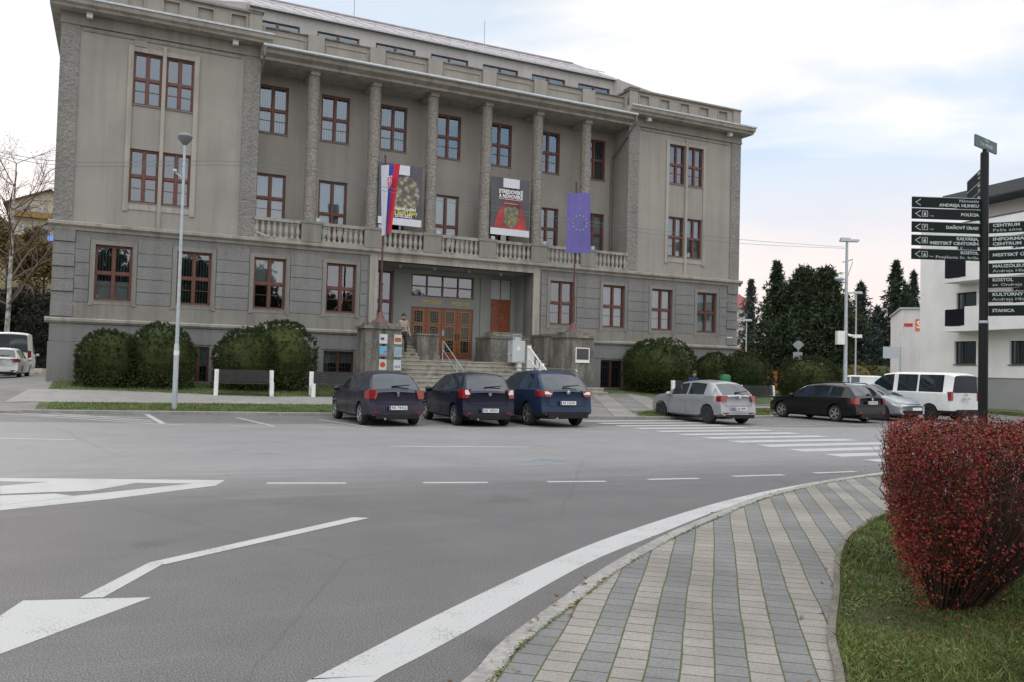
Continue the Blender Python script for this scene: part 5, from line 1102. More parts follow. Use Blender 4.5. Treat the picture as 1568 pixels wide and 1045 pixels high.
b.build('leaves', M_REDL, root)
for k in range(520):
    f = r.random(); g = r.random()**1.2; x0, y0 = hedge_xy(f*.8+.1, g*.9+.05, 0.0); x1, y1 = hedge_xy(f+r.uniform(-.06, .06), g+r.uniform(-.02, .02), .6); x2, y2 = hedge_xy(f+r.uniform(-.1, .1), g+r.uniform(-.03, .03), 1); zt = HH*r.uniform(.8, 1.03)
    cx0, cy0 = (x0*.8+.12, y0*.6+.3)
    tw.tube((cx0, cy0, -.02), (x1, y1, HH*.55), .0085, .005, 4, False); tw.tube((x1, y1, HH*.55), (x2, y2, zt), .004, .0018, 3, False)
    for _ in range(4):
        t = r.random(); p = Vector((x1+(x2-x1)*t, y1+(y2-y1)*t, HH*.55+(zt-HH*.55)*t)); tw.tube(p, p+Vector((r.uniform(-.1, .1), r.uniform(-.1, .1), r.uniform(.03, .14))), .0022, .001, 3, False)
tw.build('twigs', M_TWIG, root)
# ---- grass blades
M_BLADE = rmat('grass_blade', [(.06, .105, .02), (.105, .16, .035), (.15, .20, .055), (.23, .21, .09), (.085, .14, .03)], .7, 1.5)
r = random.Random(5); gline = [(p.y, p.x) for p in g2]; gy = [a for a, _ in gline]; gx_ = [c for _, c in gline]
def gedge(y): return interp(y, gy, gx_)
b = MB()
k = 0
while k < 52000:
    y = 3.6+7.5*r.random()**1.5; xe = gedge(y); x = xe+.02+(min(y*.66, 7.4)-xe)*r.random()
    k += 1
    if (sin(x*3.1+1)+sin(y*2.7)+sin(x*7+y*5)*.6) < -1.15 and r.random() < .7: continue
    h = r.uniform(.02, .065)*(.8+.5*sin(x*2.3+2)*sin(y*1.9))*(1.3 if abs(x-xe) < .12 else 1); a = r.uniform(0, 6.28); wd_ = r.uniform(.0016, .0032)*(1+y*.1); lx, ly = r.gauss(0, .45)*h, r.gauss(0, .45)*h
    p = Vector((x, y, .058)); q = Vector((cos(a)*wd_, sin(a)*wd_, 0)); m_ = p+Vector((lx*.4, ly*.4, h*.6)); t_ = p+Vector((lx*1.3, ly*1.3, h)); b.poly([p-q, p+q, m_+q*.7, t_, m_-q*.7])
for k in range(5200):
    y = 3.6+6*r.random()**1.3; xe = gedge(y); x = xe+.05+(min(y*.66, 7)-xe)*r.random(); c_ = Vector((x, y, .07)); a = r.uniform(0, 6.28)
    if sin(x*4)+sin(y*3.3) < 0: continue
    for q in range(3): d = Vector((cos(a+q*2.1), sin(a+q*2.1), .35))*r.uniform(.012, .024); leaf(b, c_+d, r.uniform(.014, .026), (Vector((0, 0, 1))+rdir(r)*.5).normalized(), .8, r)
tag(b.build('grass', M_BLADE), kind='stuff', label='short green grass around the red hedge')
b = MB(); k = 0
while k < 26000:
    u = r.uniform(-16.3, 12); c = kw(u); w = c+.03+r.random()**1.3*(2.2)
    k += 1
    pf = interp(u, [-16.6, -12, -7.5, 3, 4.4, 9.2, 12], [-6.35, -6.9, -7.45, -10.4, -9.8, -9.3, -7.5])
    if w > pf-.02 or (-6.6 < u < 2.7): continue
    z = HZ(u, w); p = W(u, w, z-.005); h = r.uniform(.03, .09); a = r.uniform(0, 6.28); q = Vector((cos(a), sin(a), 0))*.009; b.poly([p-q, p+q, p+Vector((r.gauss(0, .02), r.gauss(0, .02), h))])
for k in range(9000):
    u = r.uniform(-16.5, -5); w = r.uniform(-5.0, -.1); pb = interp(u, [-17.2, -14.4, -9.3, -6], [-2.7, -3.2, -4.95, -4.8])
    if w < pb+.03: continue
    z = HZ(u, w); p = W(u, w, z-.005); a = r.uniform(0, 6.28); q = Vector((cos(a), sin(a), 0))*.011; b.poly([p-q, p+q, p+Vector((r.gauss(0, .02), r.gauss(0, .02), r.uniform(.03, .1)))])
tag(b.build('grass', M_BLADE), kind='stuff', label='grass strip between the kerb and the museum path')
b = MB(); M_FALL = rmat('fallen_leaf', [(.16, .05, .02), (.24, .10, .03), (.10, .04, .02), (.3, .2, .06)], .8, 2)
for k in range(520):
    if k < 130: x, y, z = r.uniform(2.2, 4.2), r.uniform(3.7, 5.8), .1
    elif k < 300: y = 3.7+7*r.random(); x = gedge(y)+r.uniform(-.25, 2.6); z = .1 if x > gedge(y) else .052
    elif k < 420: i = r.randrange(len(ko)); p = ko[i]; x, y = p.x+r.gauss(.05, .09), p.y+r.gauss(0, .1); z = .056
    else: u = r.uniform(-16, 0); w = kw(u)+r.uniform(.0, 1.6); p = W(u, w, HZ(u, w)+.05); x, y, z = p
    leaf(b, Vector((x, y, z+.004)), r.uniform(.02, .05) if k < 420 else .09, (Vector((0, 0, 1))+rdir(r)*.4).normalized(), .7, r)
tag(b.build('fallen_leaves', M_FALL), kind='stuff', label='brown fallen leaves scattered on the grass and along the kerb')
# weeds and moss in the pavement kerb joint
b = MB()
for k in range(5200):
    i = r.randrange(len(pave_out)-1); t = r.random(); p = pave_out[i]*(1-t)+pave_out[i+1]*t
    if sin(i*1.3)+sin(i*.37+2) < -.1 and r.random() < .75: continue
    p = p+Vector((r.gauss(0, .012), r.gauss(0, .012), .047)); leaf(b, p+Vector((0, 0, .004)), r.uniform(.008, .022), (Vector((0, 0, 1))+rdir(r)*.8).normalized(), .5, r)
tag(b.build('moss', rmat('moss_leaf', [(.09, .12, .02), (.15, .19, .03), (.10, .08, .03)], .9, 3)), kind='stuff', label='green moss in the joint behind the kerb')
# ------------------------------------------------------------------ street furniture
def LWp(px, py, w):     # museum-plane intersection -> (u, z)
    r = RAY(px, py); t = (w-(CAM-ORG).dot(EW))/r.dot(EW); p = CAM+r*t; return (p-ORG).dot(EU), p.z
def lamp_left():
    p = W(-12.76, -8.23, 0); z0 = HZ(-12.76, -8.23); o = empty('street_lamp', (p.x, p.y, z0-.02), 0, 'tall grey street lamp with a mushroom head on the grass strip', 'street lamp')
    top = AT(287, 207, p.y).z-z0; b = MB(); q = []
    b.lathe([(.078, 0), (.078, 2.0), (.062, 2.05), (.058, 2.1), (.04, top-.3), (.04, top-.15)], 14); b.lathe([(.082, 1.55), (.082, 1.62)], 14); b.build('pole', M_GALV, o, smooth=40)
    b = MB(); b.lathe([(.05, top-.3), (.10, top-.24), (.2, top-.12), (.23, top-.02), (.18, top+.05), (.02, top+.08)], 18); b.build('lamp_head', mat('lamp_grey', (.16, .17, .17), .5, .1), o, smooth=50)
    b = MB(); b.lathe([(.225, top-.02), (.17, top+.055), (.01, top+.085)], 18); b.build('lamp_cap', M_WHITE, o, smooth=50)
    b = MB(); b.tube((-.03, -.06, top-1.35), (-.22, -.1, top-1.2), .02, n=6); b.sphere((-.24, -.1, top-1.15), .07, 10, 6); b.build('bracket', M_GALV, o, smooth=40)
    b = MB(); b.lathe([(.081, 1.7), (.081, 1.85)], 14); b.build('sticker', M_WHITE, o, smooth=40)
lamp_left()
def pole_lamp(px, Y, top_py, label, rad=.09, arm=1, extras=False, gz=.3, group=None):
    p = AT(px, 560, Y); top = AT(px, top_py, Y).z-gz; o = empty('street_lamp', (p.x, p.y, gz), 0, label, 'street lamp', group); b = MB()
    b.lathe([(rad*1.25, 0), (rad*1.2, 1.2), (rad, 1.3), (rad*.6, top-.05)], 12); b.build('pole', M_GALV, o, smooth=40)
    b = MB(); s = arm; b.prism([(-.45*s, -.12), (.75*s, -.14), (.75*s, .14), (-.45*s, .12)][::1 if s > 0 else -1], top-.02, top+.09); b.prism([(-.42*s, -.09), (.2*s, -.09), (.2*s, .09), (-.42*s, .09)][::1 if s > 0 else -1], top+.091, top+.17); b.build('lamp_head', mat('pale_lamp', (.5, .52, .52), .5, .1), o)
    if extras:
        b = MB(); b.tube((-.2, 0, top-1.05), (.3, 0, top-.9), .03, n=6); b.sphere((-.42, -.1, top-1.9), .18, 10, 6, (1.3, 1, .7)); b.tube((.3, 0, top-1.0), (0, 0, top-1.95), .02, n=6); b.tube((0, 0, top-1.95), (-.4, -.1, top-1.8), .03, n=6); b.build('camera_bracket', M_GALV, o, smooth=40)
        zc = AT(px, 565, Y).z-gz; b = MB(); z = AT(px, 516, Y).z-gz; b.box(-.48, -.11, -.2, .12, z-.42, z+.30); b.build('control_box', M_WHITE, o)
        b = MB(); b.tube((.08, -.05, z+.12), (.5, -.12, z+.02), .06, n=8); b.box(.3, .72, -.22, -.02, z-.02, z+.14); b.build('security_camera', M_WHITE, o)
    return o
L2 = pole_lamp(1294.5, 41, 369, 'tall grey street lamp with a white control box and security camera', .10, .75, True)
pole_lamp(1310, 66, 449, 'thin street lamp just right of the pole with the control box', .07, -1, gz=0)
pole_lamp(1142, 74, 491, 'low street lamp between the museum corner and the pines', .07, -1, gz=.1)
# cables
for k in range(2):
    pts = [(-150, 175, 23), (60, 244, 25), (391, 262-14, 27.5), (563, 281, 30), (650, 297, 31.5), (807, 324, 34), (964, 347, 36.5), (1130, 366, 38.8), (1294, 378, 41)]
    P_ = smoothline([AT(x, y+k*(6 if 0 < i < 8 else 2), Y) for i, (x, y, Y) in enumerate(pts)], 5); b = MB()
    for i in range(len(P_)-1): b.tube(P_[i], P_[i+1], .009, n=4, cap=False)
    o = b.build('cable', mat('blue_grey_cable', (.12, .17, .19), .6, .05)); tag(o, ['upper of the two thin cables crossing before the museum', 'lower of the two thin cables crossing before the museum'][k], 'cable', 'cables strung before the museum')
def bench(u, w, rot, label, L_=1.95):
    z = HZ(u, w); p = W(u, w, z); o = empty('park_bench', p, TH+rot, label, 'bench', 'benches with white end posts along the museum path')
    for s in (-1, 1):
        b = MB(); x = s*L_/2; b.prism([(x-.075, .10), (x+.075, .10), (x+.075, .22), (x-.075, .22)], -.05, .93); b.prism([(x-.07, -.42), (x+.07, -.42), (x+.07, -.26), (x-.07, -.26)], -.05, .48); b.prism([(x-.06, -.259), (x+.06, -.259), (x+.06, .099), (x-.06, .099)], .3, .4)
        b.v = [(v[0], v[1]+(.10*(v[2]-.4) if v[1] > .05 and v[2] > .5 else 0), v[2]) for v in b.v]; b.build('end_post', M_WHITE, o)
    b = MB(); wd_ = mat('dark_bench_slats', (.035, .032, .032), .6, .3, 6)
    for k in range(5): b.box(-L_/2+.08, L_/2-.08, -.40+k*.1, -.32+k*.1, .42, .455)
    b.build('seat', wd_, o); b = MB()
    for k in range(6): y = .06+.012*k; b.box(-L_/2+.08, L_/2-.08, y, y+.035, .48+k*.075, .545+k*.075)
    b.build('backrest', wd_, o); b = MB()
    for x in (-L_/2+.3, L_/2-.3): b.box(x-.02, x+.02, -.38, .05, .38, .419); b.box(x-.02, x+.02, .14, .17, .38, .9)
    b.build('support', M_IRON, o); return o
bench(-10.15, -4.35, -.12, 'dark slatted bench with white posts left of the broad bush, leftmost of all')
bench(-6.75, -4.75, -.06, 'dark slatted bench with white posts partly hidden by the violet hatchback')
bench(9.5, -5.6, 0, 'dark bench behind the silver hatchback where a person in blue sits')
bench(12.65, -6.5, 0, 'rightmost dark bench with white posts, between silver hatchback and black estate')
def bin_():
    p = AT(1110, 590, 38.5); u, w = LOC(p); o = empty('litter_bin', (p.x, p.y, HZ(u, w)), 0, 'green litter bin behind the roof of the silver hatchback', 'litter bin'); b = MB(); b.lathe([(.2, .3), (.26, .95), (.27, 1.22), (.22, 1.3), (.02, 1.34)], 14); b.build('container', mat('green_plastic', (.015, .14, .05), .5, .15), o, smooth=40); b = MB(); b.tube((0, .27, 0), (0, .27, 1.2), .03); b.box(-.02, .02, .2, .27, .6, .66); b.build('post', M_GALV, o); b = MB(); b.box(-.08, .08, -.262, -.25, .85, 1.0); b.build('sticker', M_WHITE, o)
bin_()
def road_sign():
    p = AT(1222, 560, 62); o = empty('road_sign', (p.x, p.y, .1), -.3, 'diamond road sign with a plate below, seen over the rounded bush', 'road sign'); zc = AT(1222.5, 529, 62).z-.1
    b = MB(); b.tube((0, 0, -.1), (0, 0, zc+.3), .035); b.build('pole', M_GALV, o); b = MB(); s = .42; b.v = [(-s, -.05, zc), (0, -.05, zc-s), (s, -.05, zc), (0, -.05, zc+s), (-s, -.035, zc), (0, -.035, zc-s), (s, -.035, zc), (0, -.035, zc+s)]; b.f = [(0, 1, 2, 3), (7, 6, 5, 4), (0, 4, 5, 1), (1, 5, 6, 2), (2, 6, 7, 3), (3, 7, 4, 0)]; b.m = [0]*6; b.build('diamond_panel', mat('sign_back_grey', (.32, .36, .38), .5, .1, metal=.2), o)
    b = MB(); b.box(-.36, .3, -.045, -.03, zc-1.15, zc-.55); b.build('plate', mat('sign_back_grey', (.3, .3, .3)), o)
road_sign()
# stair handrail, stair lift, flags, posters, plaque
hr = empty('stair_handrail', W(-1.3, -1.6, 0), TH, 'thin grey metal handrail in the middle of the museum stairs', 'handrail'); b = MB()
for y0, z0 in ((.0, 1.95), (-1.75, 1.0)): b.tube((0, y0, z0-.02), (0, y0, z0+.92), .022, n=8)
b.build('post', M_GALV, hr); b = MB(); b.tube((0, 0, 2.87), (0, -2.5, 1.56), .022, n=8); b.tube((0, 0, 2.45), (0, -2.5, 1.14), .016, n=8); b.tube((0, -2.5, 1.56), (0, -2.5, .62), .022, n=8); b.build('rail', M_GALV, hr)
sl_ = empty('stair_lift', W(2.35, -2.3, 0), TH, 'pale grey wheelchair lift box with white rail posts on the museum stairs', 'stair lift')
b = MB(); b.box(-.62, .02, -.2, .28, 1.96, 3.0); b.box(-.60, .0, -.215, -.201, 2.0, 2.96); b.build('platform', mat('lift_grey', (.5, .53, .53), .5, .06), sl_)
b = MB(); b.tube((-.5, -.0, 3.0), (-.5, -.0, 3.28), .02, n=6); b.tube((-.1, 0, 3.0), (-.1, 0, 3.28), .02, n=6); b.tube((-.62, -.1, 2.33), (-.62, -.1, 2.9), .02, n=6); b.tube((-.5, 0, 3.28), (-.1, 0, 3.28), .02, n=6); b.box(-.45, -.15, -.05, .05, 3.0, 3.18); b.tube((-.62, -.1, 2.9), (-.8, -.12, 2.95), .03, n=6); b.tube((-.62, -.1, 2.35), (-.82, -.12, 2.33), .03, n=6); b.build('handle', M_GALV, sl_)
b = MB(); b.box(-.40, -.26, -.225, -.216, 2.5, 2.68); b.build('sticker', M_WHITE, sl_)
for k, (y, zb_, zt_, ww) in enumerate([(-.25, 1.5, 2.75, .09), (-.62, 1.25, 2.45, .055), (-1.1, 1.05, 2.1, .05), (-1.55, .9, 1.95, .09)]): b = MB(); b.box(.2-ww, .2+ww, y-.05, y+.05, zb_-.1, zt_); b.build('post', M_WHITE, sl_)
b = MB(); b.tube((.2, -.2, 2.72), (.2, -2.2, 1.5), .035, n=8); b.tube((.2, -.2, 2.2), (.2, -2.2, 1.05), .03, n=8); b.prism([(-.3, -.12), (-.1, -.12), (-.1, .12), (-.3, .12)], 1.1, 1.955); b.build('rail', M_WHITE, sl_)
M_FPOLE = mat('red_brown_pole_paint', (.10, .045, .04), .6, .25, 5)
def flagpole(u, w, pytop, pxtop, label):
    p = W(u, w, 3.46); o = empty('flagpole', p, 0, label, 'flagpole', 'flagpoles on the stair piers'); zt = AT(pxtop, pytop, p.y).z-3.46
    b = MB(); b.lathe([(.40, 0), (.38, .05), (.2, .16), (.09, .42), (.07, .46)], 14); b.build('base', mat('red_base_paint', (.14, .07, .065), .7, .2, 5), o, smooth=40)
    b = MB(); b.lathe([(.06, .4), (.055, 1.6), (.075, 1.62), (.075, 1.7), (.042, 1.72), (.035, zt-.1), (.05, zt-.05), (.02, zt)], 10); b.build('pole', M_FPOLE, o, smooth=40); return o
flagpole(-4.62, -2.95, 237, 598, 'dark red flagpole on the left stair pier with the tricolour')
flagpole(4.6, -2.95, 278, 886, 'dark red flagpole on the right stair pier with the blue flag')
def cloth(name, TL, TR, BR, BL, Y, mats, nx, ny, wave, colfun, parent=None):
    b = MB(); g = []
    for j in range(ny+1):
        t = j/ny; row = []
        for i in range(nx+1):
            s = i/nx; x = (TL[0]*(1-s)+TR[0]*s)*(1-t)+(BL[0]*(1-s)+BR[0]*s)*t; y = (TL[1]*(1-s)+TR[1]*s)*(1-t)+(BL[1]*(1-s)+BR[1]*s)*t
            row.append(b.V(AT(x, y, Y-.06+wave(s, t))))
        g.append(row)
    for j in range(ny):
        for i in range(nx): b.cm = colfun((i+.5)/nx, (j+.5)/ny); b.F(g[j+1][i], g[j+1][i+1], g[j][i+1], g[j][i])
    return b.build(name, mats, parent, smooth=True)
FW = mat('flag_white', (.55, .56, .62), .85, .05); FB = mat('flag_blue', (.05, .06, .32), .85, .1); FR = mat('flag_red', (.50, .02, .05), .85, .1); FE = mat('eu_flag_blue', (.14, .125, .36), .85, .08); FS = mat('flag_star_yellow', (.55, .48, .12), .8, .05)
Yf = W(-4.62, -2.95).y-.12
fl = cloth('flag', (583.5, 253), (613, 250), (599, 356), (584.5, 361), Yf, [FW, FB, FR], 24, 40, lambda s, t: .07*sin(s*11+t*2)*(1-.3*t)+.05*sin(s*5+t*6), lambda s, t: 0 if s < .42-.0*t else (1 if s < .42+.24*(1-.35*t) else 2))
tag(fl, 'white, blue and red flag hanging limply from the left flagpole', 'flag')
def shieldpts(cx_, cz, w, h): return [(cx_-w, cz+h), (cx_+w, cz+h), (cx_+w, cz), (cx_+w*.6, cz-h*.7), (cx_, cz-h), (cx_-w*.6, cz-h*.7), (cx_-w, cz)]
def mapface(name, pts2, m, parent, Y):
    b = MB(); b.poly([AT(x, y, Y) for x, y in pts2]); o = b.build(name, m, parent); return o
mapface('shield_border', [(592.6, 270.5), (600.6, 268), (599.5, 280), (595, 289), (592.8, 281)], FW, fl, Yf-.22); sh = mapface('shield', [(593.4, 271.6), (599.8, 269.5), (598.8, 279.5), (595, 287), (593.5, 280.5)], FR, fl, Yf-.226)
for q in ([(596.0, 271.5), (597.0, 271.2), (596.4, 283), (595.5, 283)], [(594.4, 273.8), (598.6, 272.6), (598.6, 273.8), (594.4, 275.0)], [(594.0, 277.2), (598.6, 275.9), (598.4, 277.2), (594.0, 278.5)]): mapface('double_cross', q, FW, fl, Yf-.232)
Ye = W(4.6, -2.95).y-.12
fe = cloth('flag', (868.8, 296), (903.7, 294.3), (904.6, 387.3), (867, 386.6), Ye, [FE], 20, 26, lambda s, t: .05*sin(s*9+t*1.5)+.03*sin(s*4+t*5), lambda s, t: 0); tag(fe, 'blue flag with a ring of yellow stars on the right flagpole', 'flag')
for k in range(12):
    a = pi*k/6; X, Z = 887.9+11*sin(a), 340.9-11.6*cos(a); mapface('star', [(X+(1.45 if i % 2 == 0 else .6)*sin(pi*i/5), Z-(1.45 if i % 2 == 0 else .6)*cos(pi*i/5)) for i in range(10)][::-1], FS, fe, Ye-.17)
def banner(corners, label, m, w=.06):
    P = [LWp(x, y, w) for x, y in corners]; u0 = (P[0][0]+P[3][0])/2; u1 = (P[1][0]+P[2][0])/2; z1 = (P[0][1]+P[1][1])/2; z0 = (P[2][1]+P[3][1])/2
    o = empty('banner', W(u0, w, z0), TH, label, 'banner', 'exhibition banners between the columns'); Wd, Hh = u1-u0, z1-z0; b = MB(); nx, ny = 16, 20; g = []
    for j in range(ny+1): g.append([b.V((Wd*i/nx, .018*sin(i*.9+j*.35)*(1 if j > ny*.6 else .4), Hh*j/ny)) for i in range(nx+1)])
    for j in range(ny):
        for i in range(nx): b.F(g[j][i], g[j][i+1], g[j+1][i+1], g[j+1][i])
    b.build('cloth', m, o, smooth=True)
    b = MB(); b.box(0, Wd, -.045, -.028, 0, Hh*.115); b.build('bottom_strip', mat('banner_white', (.62, .64, .68), .7, .05), o)
    for x in (0, Wd): b = MB(); b.tube((x, 0, Hh), (x+(-.25 if x == 0 else .25), .1, Hh+.15), .008, n=4); b.tube((x, 0, 0), (x+(-.25 if x == 0 else .25), .1, -.12), .008, n=4); b.build('rope', M_IRON, o)
    return o, Wd, Hh
def bmat(name, base, cols_, scale, p0=.45, p1=.6):
    m = mat(name, base, .6, .1); t = m.node_tree; bb = t.nodes['Principled BSDF']; tcn = t.nodes.new('ShaderNodeTexCoord'); v = t.nodes.new('ShaderNodeTexVoronoi'); v.inputs['Scale'].default_value = scale; r = t.nodes.new('ShaderNodeValToRGB')
    r.color_ramp.elements[0].position = 0; r.color_ramp.elements[0].color = (*cols_[0], 1); r.color_ramp.elements[1].position = .7; r.color_ramp.elements[1].color = (*cols_[1], 1); t.links.new(tcn.outputs['Object'], v.inputs[0]); t.links.new(v.outputs[0], r.inputs[0]); t.links.new(r.outputs[0], bb.inputs['Base Color']); return m
M_BGREY = mat('banner_dark_grey', (.075, .076, .088), .55, .2, 1.5); M_BRED = mat('banner_red', (.38, .035, .03), .6, .6, 1.1, c2=(.06, .03, .035)); M_COIN = bmat('coin_heap', (.3, .28, .2), ((.50, .46, .33), (.10, .09, .07)), 5.5); M_YEL = mat('banner_yellow', (.62, .58, .08), .6, .05)
o, Wd, Hh = banner([(581.8, 248.4), (647.7, 255.3), (643.8, 348.2), (577.2, 340.9)], 'banner with a heap of coins, hung behind the tricolour flag', M_BGREY)
b = MB(); pts = [(Wd*.30, Hh*.25), (Wd*.88, Hh*.25), (Wd*.93, Hh*.42), (Wd*.95, Hh*.58), (Wd*.86, Hh*.72), (Wd*.7, Hh*.82), (Wd*.5, Hh*.8), (Wd*.36, Hh*.66), (Wd*.26, Hh*.45)]
b.poly([(x, -.03, z) for x, z in pts]); b.build('coin_picture', M_COIN, o)
b = MB(); b.box(Wd*.42, Wd*.70, -.05, -.035, Hh*.83, Hh*.99); b.build('white_panel', mat('banner_white'), o) if 0 else b.build('white_panel', MATS['banner_white'], o)
R90 = (pi/2, 0, 0)
text('lettering', 'Numizmatický poklad', .2, M_LETW, o, (Wd*.5, -.05, Hh*.272), R90, 'CENTER', .006, Wd*.72); text('lettering', 'Poklady Spod Likavy', .26, M_YEL, o, (Wd*.5, -.052, Hh*.215), R90, 'CENTER', .008, Wd*.8); text('lettering', 'od 23.03.2022', .2, M_LETW, o, (Wd*.52, -.05, Hh*.155), R90, 'CENTER', .006, Wd*.52)
o, Wd, Hh = banner([(752.9, 269), (812, 277), (809, 363.9), (750, 357.4)], 'dark banner with red glow and a golden shield, right of the middle window', M_BGREY)
b = MB(); b.poly([(Wd*.08, -.022, Hh*.116), (Wd*.92, -.022, Hh*.116), (Wd*.88, -.022, Hh*.38), (Wd*.75, -.022, Hh*.62), (Wd*.4, -.022, Hh*.64), (Wd*.18, -.022, Hh*.4)]); b.build('red_glow_picture', M_BRED, o)
b = MB(); b.poly([(Wd*x, -.034, Hh*z) for x, z in ((.33, .47), (.42, .515), (.52, .48), (.62, .515), (.71, .46), (.70, .36), (.72, .25), (.62, .16), (.52, .125), (.42, .16), (.32, .25), (.345, .36))]); b.build('shield_picture', bmat('old_gold', (.3, .27, .15), ((.34, .31, .18), (.13, .12, .07)), 7), o)
b = MB(); b.box(Wd*.30, Wd*.72, -.05, -.035, Hh*.83, Hh*.99); b.build('white_panel', MATS['banner_white'], o)
text('lettering', 'STREDOVEKÉ', .26, M_LETW, o, (Wd*.5, -.05, Hh*.755), R90, 'CENTER', .009, Wd*.62); text('lettering', 'A NOVOVEKÉ', .26, M_LETW, o, (Wd*.5, -.05, Hh*.675), R90, 'CENTER', .009, Wd*.62); b = MB(); b.box(Wd*.2, Wd*.8, -.045, -.035, Hh*.625, Hh*.632); b.box(Wd*.33, Wd*.67, -.045, -.035, Hh*.555, Hh*.56); b.build('line', M_LETW, o)
# posters on the left pier
pc = [((.62, .62, .66), (.1, .1, .12), 'white poster with a small dark picture, top left on the left pier'), ((.6, .55, .45), (.35, .12, .07), 'white poster with a busy brown picture, top right on the left pier'), ((.12, .42, .58), (.5, .12, .08), 'light blue poster with a red spot, middle left on the left pier'), ((.30, .42, .48), (.22, .3, .34), 'plain grey-blue poster, middle right on the left pier'), ((.5, .55, .45), (.55, .05, .06), 'poster with a large red disc, bottom left on the left pier'), ((.5, .58, .6), (.1, .12, .16), 'pale blue poster with dark shapes, bottom right on the left pier')]
slots = [((581.1, 510.8), (592.8, 527.4)), ((603.5, 511.7), (615, 528.5)), ((581, 531), (592.2, 547)), ((603.2, 532), (614.6, 548.2)), ((580.2, 551), (591.5, 568)), ((602.3, 552), (613.5, 568.4))]
for (bg_, fg, lb), (tl, br) in zip(pc, slots):
    u0, z1 = LWp(*tl, -3.63); u1, z0 = LWp(*br, -3.63); w_, h_ = u1-u0, z1-z0; o = empty('poster', W(u0, -3.635, z0), TH, lb, 'poster', 'posters on the left stair pier'); b = MB(); b.box(0, w_, -.02, 0, 0, h_); b.build('sheet', mat('poster_'+str(len(MATS)), bg_, .5, .1, 4), o)
    b = MB(); m = mat('poster_ink_'+str(len(MATS)), fg, .5, .5, 14)
    if 'disc' in lb: b.lathe([(.001, 0), (w_*.34, .001), (w_*.34, .004)], 18); b.v = [(v[0]+w_*.48, -.022-v[2], v[1]+h_*.5) for v in b.v]
    elif 'spot' in lb: b.box(w_*.55, w_*.95, -.024, -.0201, h_*.38, h_*.55); b.box(0.02, w_-.02, -.0235, -.0201, .02, h_*.2)
    elif 'busy' in lb: b.box(w_*.1, w_*.9, -.024, -.0201, h_*.22, h_*.7)
    elif 'plain' in lb: [b.box(w_*.12, w_*.88, -.024, -.0201, h_*(.2+.12*k), h_*(.22+.12*k)) for k in range(5)]
    elif 'shapes' in lb: [b.box(w_*(.12+.2*k), w_*(.24+.2*k), -.024, -.0201, h_*.25, h_*(.4+.08*(k % 2))) for k in range(4)]
    else: b.box(w_*.15, w_*.6, -.024, -.0201, h_*.42, h_*.68)
    b.build('picture', m, o)
u0, z1 = LWp(881.2, 533, -3.63); u1, z0 = LWp(902, 557, -3.63); o = empty('memorial_plaque', W(u0, -3.635, z0), TH, 'dark plaque in a white frame on the right stair pier', 'plaque'); w_, h_ = u1-u0, z1-z0; b = MB(); b.box(0, w_, -.03, 0, 0, h_); b.build('frame', M_WHITE, o); b = MB(); b.box(.05, w_-.05, -.034, -.0305, .14, h_-.05); b.build('panel', mat('dark_plaque', (.05, .055, .055), .3, .2, 6), o)
